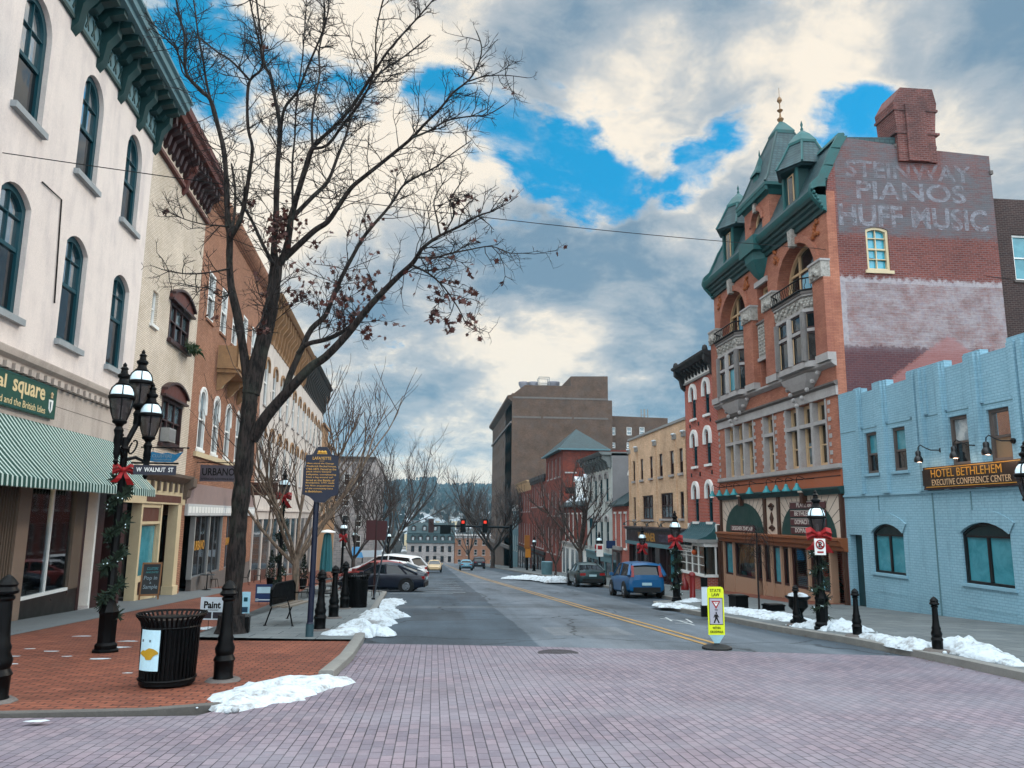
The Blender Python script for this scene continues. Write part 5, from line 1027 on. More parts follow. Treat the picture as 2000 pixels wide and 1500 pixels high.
mb = MB(); F.box(mb, -42.25, -37.2, -2.6, .2, -.3, -.05, M_mar); F.box(mb, -41.7, -37.9, -2.5, -1.25, 0, .62, B_red); F.box(mb, -41.8, -37.8, -1.25, -1.12, 0, .72, M_white); F.box(mb, -41.8, -37.8, .22, .44, 0, .72, M_white); F.box(mb, -42.25, -42.0, -2.6, .4, -.05, .1, M_white); F.box(mb, -37.45, -37.2, -2.4, 1.3, -.05, .14, M_bp)
F.box(mb, -37.95, -37.45, .45, 1.35, -.05, .06, M_white); F.box(mb, -42.2, -41.95, .45, 1.35, -.05, .06, M_white); so_ = mb.build('shop_front', b)
mb = MB()
for a in (-41.7, -40.75, -39.8, -38.85, -37.9): F.box(mb, a-.03, a+.03, -1.12, .22, .6, .68, M_white)
for z in (-.7, -.3): F.box(mb, -41.7, -37.9, z-.015, z+.015, .61, .66, M_white)
for d in (.05, .6): F.box(mb, -37.93, -37.87, -1.12, .22, d, d+.08, M_white); F.box(mb, -41.73, -41.67, -1.12, .22, d, d+.08, M_white)
bw_ = mb.build('bay_window', b); mb = MB(); F.box(mb, -41.68, -37.92, -1.12, .22, .0, .62, glass_dark('warm_shop_glass', (.035, .03, .025), .08)); mb.build('pane', bw_)
t = thing('shop_sign', 'white shop sign with dark lettering in the bay window of the narrow red house', 'sign', F.w(-40.6, -.1, .7)); mb = MB(); F.box(mb, -41.6, -39.6, -.12, .36, .69, .72, M_white); F.prism(mb, [(-40.75, .3), (-40.6, .22), (-40.45, .3), (-40.6, .4)], .72, .73, M_teal); mb.build('board', t); put_text('Bethlehem House', lambda a, z, d: F.w(a, z, .72+d), -41.5, -39.7, .04, .18, M_dark, t); put_text('CONTEMPORARY ART', lambda a, z, d: F.w(a, z, .72+d), -41.4, -39.8, -.07, .0, M_dark, t)
M_or = P('lantern_orange', (.55, .16, .05), .6)
mb = MB(); mb.ball(F.w(-39.2, -.1, .74), .14, M_or, 10); tag(mb.build('lantern'), 'round orange paper lantern hanging at the bay shop window', 'lantern')
# ---------- tan brick building
b = thing('tan_brick_building', 'three storey tan brick building with flat ribs and a purple shop fascia', 'building', base(F, -55.3, -42.3))
up_ = [(-53.95, .62), (-51.85, .72), (-49.5, .72), (-47.3, .78), (-45.0, .78), (-43.25, .7)]; hs = [rect(c-w_/2, c+w_/2, 4.18, 5.6) for c, w_ in up_]; lo_ = [rect(-54.2, -53.6, 1.5, 3.05), rect(-51.8, -49.2, 1.52, 3.08), rect(-47.5, -44.95, 1.58, 3.12), rect(-43.65, -42.9, 1.6, 3.12)]
front(b, F, -55.3, -42.3, .6, 7.15, hs+lo_, B_tan, .22, 10)
for o in hs: window(b, F, o, -.13, .07, M_mar, pane_wh, (('h', .48, .06),), (M_stone, .13, .1), None, .06, pane, .48)
for k, o in enumerate(lo_): window(b, F, o, -.13, .09, M_mar, pane, (('h', .5, .06),)+((('v', .2, .08), ('v', .8, .08), ('v', .5, .06)) if k in (1, 2) else ()), (M_stone, .13, .1), None, .06, pane_cur, .5)
mb = MB()
for a in (-55.1, -53.05, -48.4, -44.25, -42.5): F.box(mb, a-.2, a+.2, .95, 6.2, -.02, .05, B_tan); F.box(mb, a-.24, a+.24, 6.2, 6.5, -.02, .14, M_concrete); mb.ball(F.w(a, 6.5, .1), .18, snow_m, 8, .5)
F.box(mb, -55.35, -42.25, 7.15, 7.3, -.4, .08, M_concrete); mb.build('pilaster', b)
mb = MB(); M_pur = P('fascia_purple', (.045, .02, .035), .5, 0, .25, 2); F.box(mb, -55.6, -42.2, .0, .85, -.1, .2, M_pur); F.prof(mb, -55.65, -42.15, [(.2, .8), (.35, .86), (.4, .98), (0, 1.05)], M_pur); F.box(mb, -55.6, -42.2, -.2, .02, -.1, .3, M_teal_p)
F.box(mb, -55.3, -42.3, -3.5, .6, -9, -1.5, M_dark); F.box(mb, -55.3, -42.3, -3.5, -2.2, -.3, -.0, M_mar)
for a in (-55.2, -52.9, -50.2, -47.6, -46.2, -44.6, -43.4, -42.5): F.box(mb, a-.1, a+.1, -3.4, 0, -.3, .1, M_mar); F.box(mb, a-.02, a+.02, -3, -.3, .1, .12, P('fascia_purple', None))
mb.build('shop_front', b)
for a0, a1 in ((-55.1, -53), (-52.8, -50.3), (-50.1, -47.7), (-46.1, -44.7), (-43.3, -42.6)): window(b, F, rect(a0, a1, -2.2, -.2), -.1, .06, M_mar, pane if a0 != -46.1 else pane_teal, (), None, None, .04, None, name='shop_window')
put_text('V KORNER', lambda a, z, d: F.w(a, z, .2+d), -52.4, -48.2, .12, .66, M_gold, b, .02); put_text('STOCK SHOP', lambda a, z, d: F.w(a, z, .2+d), -47.4, -45, .15, .6, P('sign_mauve_grey', (.15, .14, .2), .6), b)
for k, a in enumerate((-53.6, -50.6, -47.6, -44.6)):
    t = thing('fascia_lamp', ('first', 'second', 'third', 'fourth')[k]+' black gooseneck lamp above the purple fascia counting from the far end', 'lamp', F.w(a, 1, .1), 'lamps over the purple fascia'); mb = MB(); mb.tube([F.w(a, 1.05, .1), F.w(a, 1.35, .2), F.w(a-.3, 1.4, .5), F.w(a-.6, 1.25, .7)], .025, M_blk, 5); mb.build('arm', t); mb = MB(); mb.lathe(F.w(a-.6, 1.1, .7), [(.12, 0), (.05, .16), (.02, .2)], M_blk, 8); mb.build('lamp_shade', t)
# ---------- the lower houses beyond
def roofed(name, label, a0, a1, zb, ze, zr, wall, wins, dorm=(), roofm=None, d=9, snow=0):
    b = thing(name, label, 'building', base(F, a0, a1)); hs = [rect(c-w_/2, c+w_/2, z0, z1) for z0, z1, cs, w_ in wins for c in cs]
    front(b, F, a0, a1, zb, ze, hs, wall, .2, d)
    for o in hs: window(b, F, o, -.12, .1, M_white, pane, (('h', .5, .08),), (M_white, .14, .1), flat_hood(M_white, .16, .08, .06), .07)
    mb = MB(); F.prof(mb, a0-.1, a1+.1, [(.35, ze-.05), (.35, ze+.08), (-d/2, zr), (-d, ze), (-d, ze-.1)], roofm or M_slate2); mb.build('roof', b)
    for c, zz, h in dorm:
        mb = MB(); F.box(mb, c-.5, c+.5, zz, zz+h, -3, -.6, M_white); F.prof(mb, c-.6, c+.6, [(-.5, zz+h), (-.5, zz+h+.1), (-3, zz+h+.12), (-3, zz+h)], M_white); F.prism(mb, [(c-.62, zz+h+.1), (c+.62, zz+h+.1), (c, zz+h+.55)], -3, -.5, snow_m if snow else M_white); dm = mb.build('dormer', b); mb = MB(); F.prism(mb, arch(c-.26, c+.26, zz+.25, zz+h-.45, .26, 8), -.6, -.57, pane); mb.build('pane', dm)
    if snow:
        mb = MB(); F.prof(mb, a0, a1, [(.3, ze+.085), (.2, ze+.16), (-1.4, ze+.16+1.6*(zr-ze)/(d/2)), (-1.5, ze+.1+1.5*(zr-ze)/(d/2))], snow_m); mb.build('roof_snow', b)
    return b
b = roofed('small_brick_house', 'small red brick house with one white dormer beside the tan building', -60.9, -55.7, -4, 2.5, 5.6, B_red, [(-.6, 1.9, (-59.9, -58.2, -56.6), .6)], ((-57.3, 2.9, 1.9),))
mb = MB(); F.box(mb, -60.9, -58, -4, -.8, -.02, .08, P('mauve_shop', (.20, .13, .13), .6)); F.box(mb, -60.9, -57.6, -.8, -.55, -.02, .25, M_concrete); F.box(mb, -60.5, -59.3, -2.6, -1, .08, .1, pane); F.box(mb, -59, -58.2, -3.4, -1, .08, .1, M_dark); mb.build('shop_front', b)
row('pale_italianate_building', 'pale two storey front with heavy bracketed cornice and blank grey side', F, -71.2, -61, -5, 6.5, B_pale, [(2.9, 5.2, (-69.6, -67.3, -65, -62.7), .95), (-.9, 1.7, (-69.6, -67.3, -65, -62.7), .95)], 10, (5.6, 6.85, 1.0, P('cornice_grey', (.22, .24, .24), .7, 0, .25, 2), 1.2), M_teal, arch_hood(M_stone, .14, .14, .2, .25), shop=(-1.4, M_teal_p, 4), fw=.12)
mb = MB(); F2 = Fac((14.05, 60.98), (1, 0)); F2.box(mb, 0, 11, -4, 6.55, 0, .03, B_grey); mb.build('side_wall', bpy.data.objects['pale_italianate_building'])
b = roofed('dormered_brick_house', 'brick house with two snow topped white dormers behind the small street tree', -85.2, -71.3, -5.5, 2.7, 6.4, B_dred, [(-.9, 1.9, (-83.6, -81.2, -78.8, -76.4, -74), .8)], ((-80.6, 3.0, 2.3), (-75.6, 3.0, 2.3)), None, 9, 1)
mb = MB(); F.box(mb, -85.2, -71.3, -5.5, -1.2, -.02, .1, M_white); F.box(mb, -85.2, -71.3, -1.2, -.95, -.02, .3, M_concrete); sf = mb.build('shop_front', b); mb = MB(); [F.box(mb, a, a+1.6, -4.2, -1.6, .1, .12, pane_cur) for a in (-84.6, -82.4, -79.2, -76.8, -74.4)]; mb.build('pane', sf)
# dark red tower house with its pyramid roof
b = thing('dark_red_tower', 'dark red brick building with corner tower under a slate pyramid roof', 'building', base(F, -114, -85.3))
zt = 9.2; tx = onY(1182, 950, 85.3).x-14; hs = [rect(c-.6, c+.6, z0, z1) for c in (-96.5, -93.5, -90.5, -87.5) for z0, z1 in ((6.2, 8.4), (1.8, 4.6), (-2.6, .4))]
front(b, F, -98.5, -85.3, -6.5, zt, hs, B_dred, .25, 10)
for o in hs: window(b, F, o, -.15, .1, M_stone, pane, (('h', .5, .1),), (M_stone, .15, .1), None, .05)
TS = Fac((14.0, 85.28), (1, 0)); hs = [rect(a0, a1, z0, z1) for a0, a1 in ((.35, 1.5), (4.2, 5.4)) for z0, z1 in ((6.6, 8.5), (3.2, 5.2))]; mb = MB(); TS.wall(mb, rect(0, tx, -6.5, zt), hs, .02, .2, B_dred); TS.box(mb, .3, tx, 4.2, 4.9, -.1, .05, M_dark); mb.build('side_wall', b)
for o in hs: window(b, TS, o, -.1, .1, M_stone, pane_wh, (('h', .5, .16),), (M_stone, .15, .1), None, .06, pane_cur if o[0][1] > 5 else pane, .5)
ap = onY(1125, 838, 91.9); mb = MB(); xa, xb, ya, yb, zr = 13.5, 14+tx+.5, 84.8, 99, zt
mb.add([(xa, ya, zr), (xb, ya, zr), (xb, yb, zr), (xa, yb, zr), (ap.x, ap.y, ap.z)], [(0, 1, 4), (1, 2, 4), (2, 3, 4), (3, 0, 4), (3, 2, 1, 0)], M_slate2); mb.box(xa-.05, xb+.05, ya-.05, yb+.05, zr-.16, zr-.002, M_teal_p); mb.build('roof', b)
hs = [rect(c-.55, c+.55, z0, z1) for c in [-112.5+2.3*i for i in range(6)] for z0, z1 in ((3.0, 5.8), (-2.4, .6))]; mb = MB(); F.wall(mb, rect(-114, -98.6, -7, 6.6), hs, 0, .25, B_dred); F.box(mb, -114, -98.6, -7, 6.5, -12, -.26, B_dred); F.box(mb, -114.1, -98.5, 6.6, 7.1, -12, .3, M_dc); dentils(mb, F, -114, -98.6, .8, 6.2, 6.6, 0, .2, M_dc); F.box(mb, -114, -98.6, -3.2, -2.8, -.02, .2, M_dc); mb.build('wing', b)
for o in hs: window(b, F, o, -.15, .1, M_stone, pane, (('h', .5, .1),), (M_stone, .15, .1), None, .05)
for k, (a0, a1) in enumerate(((-112.5, -106.5), (-105.5, -99.5))): window(b, F, rect(a0, a1, -6, -3.4), .05, .2, M_dc, pane, (('v', .33, .15), ('v', .66, .15)), None, None, .06, None, name='shop_window')
row('ornate_cornice_building', 'dark red front with a cream ornamental cornice next to the tower house', F, -131.3, -114.2, -8, 6.2, B_dred, [(2.4, 5.2, [-129+3.2*i for i in range(5)], 1.1), (-2.6, .6, [-129+3.2*i for i in range(5)], 1.1)], 10, (5.6, 7.0, .7, M_tan, 1.4), M_stone, shop=(-3.2, M_dc, 5))
row('pale_green_building', 'narrow pale grey green front beyond the dark red ones', F, -142, -131.5, -9, 3.2, M_teal_p, [(-.4, 2.2, [-140, -136.7, -133.5], 1.1), (-4.2, -1.6, [-140, -136.7, -133.5], 1.1)], 10, (2.6, 3.6, .6, M_white, 0), M_white)
# hotel
b = thing('brown_hotel', 'huge brown brick hotel towering over the street with vents on its roof', 'building', base(F, -196, -145))
hs = [rect(c-.5, c+.5, z, z+1.7) for c in [-193.5+4.4*i for i in range(11)] for z in (-2.5, 1.2, 4.9, 8.6, 12.3, 16.0, 20.2)]
front(b, F, -196, -145, -11, 24.2, hs, B_brown, .3, 14)
mb = MB()
for o in hs: F.box(mb, o[0][0], o[1][0], o[0][1], o[2][1], -.3, -.2, pane); F.box(mb, o[0][0], o[1][0], o[0][1]+.95, o[0][1]+1.05, -.2, -.15, M_stone)
mb.build('window_panes', b)['kind'] = 'stuff'
mb = MB(); F.prof(mb, -196.3, -144.7, [(0, 23.3), (.5, 23.7), (.9, 24.0), (.9, 24.5), (0, 24.7)], B_brown); F.box(mb, -196, -145, 19.2, 19.6, -.02, .3, M_stone2); F.box(mb, -196, -145, -4.4, -3.8, -.02, .4, M_stone2); mb.build('cornice', b)
HS = Fac((14, 144.98), (1, 0)); A = lambda px, py: HS.sz(px, py)
a1, z1 = A(1187, 735); a2, z2 = A(1115, 735); a3, z3 = A(1025, 752); a4, z4 = A(1004, 768)
mb = MB(); out = [(0, -11), (a1+.8, -11), (a1+.8, A(1187, 782)[1]), (a1, A(1187, 782)[1]), (a1, z1), (a2, z2), (a2, A(1115, 754)[1]), (a3, z3), (a4, z4), (0, z4)]
HS.prism(mb, out, -14, .0, B_brown)
for py in (780, 818): HS.box(mb, .1, a1, A(1100, py)[1], A(1100, py)[1]+.35, 0, .06, M_stone2)
for a in (a1*.3, a1*.62): HS.box(mb, a, a+.4, -8, A(1100, 790)[1], 0, .08, B_brown)
mb.build('side_wall', b)
hw = []; mb = MB(); XR = A(1313, 815); out = [(a1+.8, -11), (XR[0], -11), (XR[0], A(1313, 813)[1]), (a1+.8, A(1188, 808)[1])]; RW = Fac((14, 148), (1, 0))
k = 148/145
for px in (1197, 1229, 1254):
    for y0, y1 in ((834, 850), (864, 875)): q = RW.win(px-5, px+5, y0, y1); hw.append(rect(*q))
RW.wall(mb, [(a, z) for a, z in out], hw, 0, .25, B_brown); RW.box(mb, a1+.8, XR[0], -11, A(1313, 815)[1], -12, -.3, B_brown); mb.build('rear_wing', b)
for o in hw: window(b, RW, o, -.15, .12, M_white, pane_cur, (('h', .5, .1),))
zv = z3
for px, r in ((1029, 10), (1049, 10), (1090, 13)):
    a, z = A(px, 752); rr = r*148/1500; mb = MB(); mb.lathe(HS.w(a, z-.6, -6), [(rr*.55, 0), (rr*.6, .9), (rr, 1.7), (rr, 2.2), (rr*.75, 2.25)], P('vent_metal', (.30, .30, .33), .4, .3, .15, 1), 12)
    tag(mb.build('roof_vent'), {1029: 'leftmost grey funnel shaped vent on the hotel roof', 1049: 'middle funnel shaped vent on the hotel roof beside the steel frame', 1090: 'largest funnel shaped vent on the hotel roof by the penthouse'}[px], 'roof vent', 'funnel vents on the hotel roof')
a0, z0 = A(1059, 752); a9, z9 = A(1080, 728); mb = MB()
for a in (a0, a9):
    for d in (-5, -7): mb.tube([HS.w(a, z0-.6, d), HS.w(a, z9, d)], .1, M_concrete, 4)
for z in (z9, (z0+z9)/2): 
    for d in (-5, -7): mb.tube([HS.w(a0, z, d), HS.w(a9, z, d)], .09, M_concrete, 4)
tag(mb.build('roof_frame'), 'open steel frame standing among the vents on the hotel roof', 'steel frame')
for px in (975, 1255, 1262):
    p = onY(px, 800 if px > 1000 else 800, 150 if px > 1000 else 185); mb = MB()
    zb_ = 23.5 if px < 1000 else A(1260, 812)[1]-.4
    for q in (-.3, .3): mb.tube([(p.x+q, p.y, zb_), (p.x+q, p.y, zb_+2.4)], .12, M_concrete, 5)
    mb.tube([(p.x-.3, p.y, zb_+1.2), (p.x+.3, p.y, zb_+1.2)], .08, M_concrete, 4)
    tag(mb.build('antenna'), {975: 'pale antenna panel on the far left edge of the hotel roof', 1255: 'left one of two antenna panels on the low hotel wing', 1262: 'right one of two antenna panels on the low hotel wing'}[px], 'antenna', 'antennas on the hotel roof')
# ---------- end of the street
E = Fac((0, 225), (1, 0)); e = lambda px, py: E.sz(px, py)
xs = [e(p, 1070)[0] for p in (795, 887, 888, 965)]
zt = e(840, 1060)[1]; zb = -14
row('stone_mill', 'grey stone mill with two rows of dormers closing the street', E, xs[0], xs[1], zb, zt, B_rubble, [(z, z+1.7, [xs[0]+1.6+2.1*i for i in range(6)], .95) for z in (zt-2.6, zt-5.4, zt-8.2)], 14, None, M_mar)
b = bpy.data.objects['stone_mill']; mb = MB(); E.prof(mb, xs[0]-.2, xs[1]+.2, [(.3, zt-.1), (.3, zt), (-1.6, zt+2.3), (-1.6, zt+2.6), (-6, zt+5.6), (-6, zt)], M_slate2); rf = mb.build('roof', b)
for zz, n, d in ((zt+.4, 6, -.3), (zt+3.2, 4, -2.6)):
    for i in range(n): c = xs[0]+1.6+2.1*i*(1 if n == 6 else 1.5); mb = MB(); E.box(mb, c-.55, c+.55, zz, zz+1.4, d-2, d, M_mar); E.prism(mb, [(c-.7, zz+1.4), (c+.7, zz+1.4), (c, zz+2)], d-2, d+.1, M_slate2); E.box(mb, c-.3, c+.3, zz+.25, zz+1.15, d, d+.04, pane_wh); mb.build('dormer', rf)
zt2 = e(920, 1048)[1]
row('orange_mill', 'orange brick building closing the street right of the stone mill', E, xs[2], xs[3], zb, zt2, B_orange, [(z, z+1.6, [xs[2]+1.4+2.3*i for i in range(5)], .9) for z in (zt2-2.4, zt2-5.2, zt2-8)], 12, (zt2-.5, zt2+.3, .4, M_stone, 0), M_stone)
# ================================================================== trees
def bark_mat(name, c1, c2, st=.9):
    m, t = newmat(name); pos = t.n('ShaderNodeNewGeometry').outputs['Position']; sp = t.n('ShaderNodeSeparateXYZ', i0=pos)
    v = t.n('ShaderNodeCombineXYZ', i0=sp.outputs[0], i1=sp.outputs[1], i2=t.math('MULTIPLY', sp.outputs[2], .22)).outputs[0]
    a = t.noise(v, 17, 6, .65); b = t.noise(pos, 2, 4, .6); c = t.mix(t.ramp(a, .36, .62), c1, c2); c = t.mix(t.ramp(b, .5, .75, 0, .5), c, (.05, .06, .045))
    finish(t, c, .9, 0, t.n('ShaderNodeBump', iStrength=st, iDistance=.04, iHeight=a), .2); return m
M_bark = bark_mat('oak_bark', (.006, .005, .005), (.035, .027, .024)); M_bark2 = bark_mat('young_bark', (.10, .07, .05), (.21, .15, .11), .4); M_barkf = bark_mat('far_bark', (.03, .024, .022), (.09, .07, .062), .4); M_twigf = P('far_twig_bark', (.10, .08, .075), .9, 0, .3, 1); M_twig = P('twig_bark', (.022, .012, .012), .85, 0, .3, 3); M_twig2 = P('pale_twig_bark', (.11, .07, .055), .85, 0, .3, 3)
M_leaf = P('brown_leaf', (.13, .045, .03), .7, 0, .5, 4)
def oak():
    X, Y, Z = ground(450, 1240, .02); t = thing('oak_tree', 'large bare oak with forked dark trunk and a few clinging brown leaves', 'tree', (X, Y, Z))
    rnd = random.Random(11); kpx = lambda y: y/1500*.70
    L = []   # limbs: pixel polyline with widths in px, depth offsets in metres at start and end
    def limb(pts, w0, w1, y0=0, y1=0):
        n = len(pts); P_ = []; R = []
        for i, (a, b_) in enumerate(pts):
            f = i/(n-1); yy = Y+y0+(y1-y0)*f; P_.append(onY(a, b_, yy)); R.append((w0+(w1-w0)*f**.8)*kpx(yy)/2)
        # smooth
        Q = [P_[0]]; RR = [R[0]]
        for i in range(n-1):
            p0, p1, p2, p3 = P_[max(i-1, 0)], P_[i], P_[i+1], P_[min(i+2, n-1)]
            for k in range(1, 4):
                u = k/3; q = .5*((2*p1)+(p2-p0)*u+(2*p0-5*p1+4*p2-p3)*u*u+(3*p1-p0-3*p2+p3)*u**3); Q.append(q); RR.append(R[i]+(R[i+1]-R[i])*u)
        L.append((Q, RR)); return Q
    limb([(452, 1252), (454, 1200), (456, 1150), (462, 1080), (468, 1000), (474, 940), (479, 880), (484, 820), (489, 770), (493, 735)], 48, 43)
    limb([(488, 790), (482, 735), (475, 683), (464, 617), (452, 563), (448, 510), (449, 465), (445, 430), (443, 390), (442, 350), (437, 293), (424, 240), (411, 195), (397, 181), (373, 157), (363, 139), (360, 107), (360, 67), (349, 27), (340, -30)], 30, 5, 0, 1.6)
    limb([(411, 195), (403, 160), (397, 120), (387, 67), (380, 13), (372, -40)], 9, 4, 1.2, 1.5)
    limb([(363, 139), (350, 110), (335, 85), (300, 60)], 5, 3, 1.6, 1.9); limb([(373, 157), (356, 140), (345, 95), (325, 70), (292, 42)], 5, 3, 1.5, 2)
    limb([(449, 465), (464, 441), (475, 409), (483, 363), (488, 333), (493, 288), (485, 253), (483, 200), (488, 157), (512, 133), (508, 90), (498, 50), (488, 0), (480, -40)], 17, 4, 0, -1.8)
    limb([(488, 157), (453, 120), (421, 99), (389, 72)], 7, 4, -1.2, -1.5); limb([(449, 470), (458, 417), (459, 366), (452, 320)], 10, 6, 0, 1.3)
    limb([(490, 770), (504, 705), (520, 643), (531, 590), (537, 542), (541, 510)], 46, 34, 0, .3)
    limb([(539, 520), (535, 489), (539, 430), (540, 377), (541, 350), (543, 307), (547, 267), (544, 227), (536, 187), (528, 147), (517, 128), (512, 88), (507, 53), (501, 0), (498, -40)], 24, 4, .3, 1.8)
    limb([(539, 525), (555, 499), (563, 470), (568, 430), (576, 398), (581, 379), (597, 328), (611, 288), (635, 264), (661, 240), (691, 203), (717, 163), (739, 128), (757, 101), (789, 64), (821, 29), (850, -5)], 26, 4, .3, -2.2)
    limb([(611, 290), (640, 283), (672, 240), (700, 205), (725, 160), (733, 120), (735, 60), (748, 0)], 10, 4, -.9, -2.8)
    limb([(555, 505), (587, 475), (616, 449), (640, 433), (661, 403), (685, 368), (709, 347), (747, 317), (779, 291), (805, 269), (827, 245), (859, 213), (885, 181), (915, 157), (933, 128), (941, 93), (930, 60)], 19, 3, .2, -1.8)
    limb([(805, 269), (837, 256), (875, 235), (920, 227), (952, 224), (985, 205)], 7, 3, -1.2, -1.4); limb([(915, 159), (947, 149), (987, 147), (1030, 152)], 5, 2, -1.7, -2)
    limb([(574, 422), (613, 382), (640, 355), (659, 307), (675, 267), (690, 220), (715, 180), (745, 140), (790, 110), (840, 70)], 14, 4, .1, 2.4)
    limb([(611, 288), (609, 240), (616, 187), (624, 147), (624, 93), (640, 27), (642, -40)], 9, 4, -.8, .6); limb([(572, 410), (571, 320), (576, 267), (579, 200), (590, 120), (596, 40), (600, -30)], 8, 3, .2, 2.2)
    limb([(547, 270), (555, 213), (581, 179), (600, 133), (624, 77), (635, 40), (630, -30)], 11, 4, .8, -.8)
    limb([(533, 515), (512, 475), (493, 433), (475, 403), (462, 385)], 12, 6, .1, 1.6)
    limb([(493, 858), (519, 815), (551, 777), (580, 745), (609, 715), (636, 697), (680, 651), (715, 606), (747, 571), (781, 537), (805, 515), (816, 499), (827, 483), (856, 462), (896, 443), (933, 422), (965, 412)], 34, 4, 0, -2.6)
    limb([(816, 503), (848, 503), (880, 495), (920, 487), (960, 481), (995, 494), (1032, 494)], 7, 2, -2.0, -3); limb([(805, 518), (837, 534), (867, 561), (896, 603), (912, 635), (933, 646)], 7, 2, -1.9, -2.6)
    limb([(859, 457), (853, 425), (848, 390), (870, 350)], 6, 3, -2.2, -2); limb([(868, 455), (888, 417), (880, 390), (905, 350)], 5, 3, -2.3, -2.9)
    limb([(556, 770), (567, 732), (590, 680), (608, 643), (635, 617), (648, 585), (667, 542), (688, 502), (709, 465), (733, 435), (755, 410), (773, 385), (787, 363), (811, 347), (853, 325), (885, 299), (920, 275)], 22, 3, -.1, 1.2)
    limb([(582, 690), (600, 672), (640, 662), (680, 641), (710, 612)], 14, 12, 0, -.6)
    limb([(447, 443), (420, 440), (397, 438), (360, 428), (330, 415)], 6, 2, .1, -1); limb([(448, 525), (410, 532), (370, 535), (330, 530), (300, 520)], 6, 2, 0, -1.2); limb([(455, 570), (430, 580), (400, 560), (365, 600)], 5, 2, 0, -1.4); limb([(536, 545), (520, 600), (500, 640), (470, 650)], 5, 2, .2, -1)
    tb = MB()
    for i, (Q, R) in enumerate(L): tb.tube(Q, [max(r*(1+.10*rnd.uniform(-1, 1)) if i < 12 else r, .008) for r in R], M_bark, 10 if R[0] > .12 else 6)
    tb.lathe((X, Y, Z), [(.40, -.05), (.34, .03), (.29, .15), (.27, .4)], M_bark, 14)
    tb.build('trunk', t, angle=80)
    tw = MB(); tips = []
    def grow(p, d, ln, r, lv):
        n = 3; pts = [p]; dd = d.copy()
        for k in range(n):
            dd = (dd+Vector((rnd.uniform(-1, 1), rnd.uniform(-1, 1), rnd.uniform(-.75, 1)))*.28).normalized(); pts.append(pts[-1]+dd*ln/n)
        tw.tube(pts, [r, r*.85, r*.7, r*.5], M_twig, 3, False)
        if lv == 0: tips.append(pts[-1]); return
        m = rnd.randint(3, 5) if lv > 1 else rnd.randint(2, 4)
        for k in range(m):
            f = rnd.uniform(.25, 1); i = min(int(f*n), n-1); q = pts[i].lerp(pts[i+1], f*n-i)
            ax = Vector((rnd.uniform(-1, 1), rnd.uniform(-1, 1), rnd.uniform(-.8, 1.0))).normalized(); nd = (dd*.75+ax*.85).normalized(); grow(q, nd, ln*rnd.uniform(.4, .65), r*.62, lv-1)
    for i, (Q, R) in enumerate(L[1:]):
        tot = sum((b_-a).length for a, b_ in zip(Q, Q[1:])); big = R[0] > .11; n = int(tot*(5.6 if not big else 3.8))
        for k in range(n):
            f = rnd.uniform(.3 if big else .08, 1)**.8; j = min(int(f*(len(Q)-1)), len(Q)-2); p = Q[j]; d0 = (Q[j+1]-Q[j]).normalized()
            if R[j] > .17: continue
            ax = Vector((rnd.uniform(-1, 1), rnd.uniform(-1, 1), rnd.uniform(-.7, .8))).normalized(); d = (d0*.7+ax*.9).normalized()
            if p.x < -6 and d.x < -.3: d.x *= .3
            grow(p, d, rnd.uniform(.5, 1.2)*(1 if R[j] > .03 else .6), min(.013, R[j]*.5+.005), 2)
        j = len(Q)-1; grow(Q[j], (Q[j]-Q[j-1]).normalized(), .2, .007, 2)
    tw.build('branches', t, smooth=False)
    lf = MB()
    def leaf(p, s):
        u = Vector((rnd.uniform(-1, 1), rnd.uniform(-1, 1), rnd.uniform(-1, -.1))).normalized(); v = u.orthogonal().normalized(); w_ = u.cross(v); a = rnd.uniform(0, 6.3); v2 = v*cos(a)+w_*sin(a)
        o = [(0, 0), (.25, .12), (.3, .45), (.5, .2), (.55, .5), (.75, .15), (1, .0), (.75, -.15), (.55, -.5), (.5, -.2), (.3, -.45), (.25, -.12)]; c = u.cross(v2)
        lf.add([p+u*s*x+v2*s*y+c*s*.25*y*y for x, y in o], [tuple(range(12))], M_leaf)
    def cl(px, py, yy, n, spread):
        c = onY(px, py, Y+yy)
        for _ in range(n): leaf(c+Vector((rnd.gauss(0, spread), rnd.gauss(0, spread), rnd.gauss(0, spread))), rnd.uniform(.10, .17))
    cl(548, 435, .2, 70, .14); cl(565, 425, 0, 60, .16); cl(545, 455, -.1, 60, .13)
    lo = [q for q in tips if proj(q)[1] > 380 or rnd.random() < .08]; lo = [q for q in lo if rnd.random() < .5]
    wts = []
    for q in lo:
        x_, y_ = proj(q); wts.append(.05 if x_ > 930 or x_ < 480 else 1.0 if 540 < y_ < 700 and x_ > 560 else .35 if y_ > 420 else .12)
    for q in rnd.choices(lo, wts, k=230):
        for _ in range(rnd.randint(1, 4)): leaf(q+Vector((rnd.gauss(0, .06), rnd.gauss(0, .06), rnd.gauss(0, .06))), rnd.uniform(.10, .18))
    lf.build('leaves', t, smooth=False)
oak()
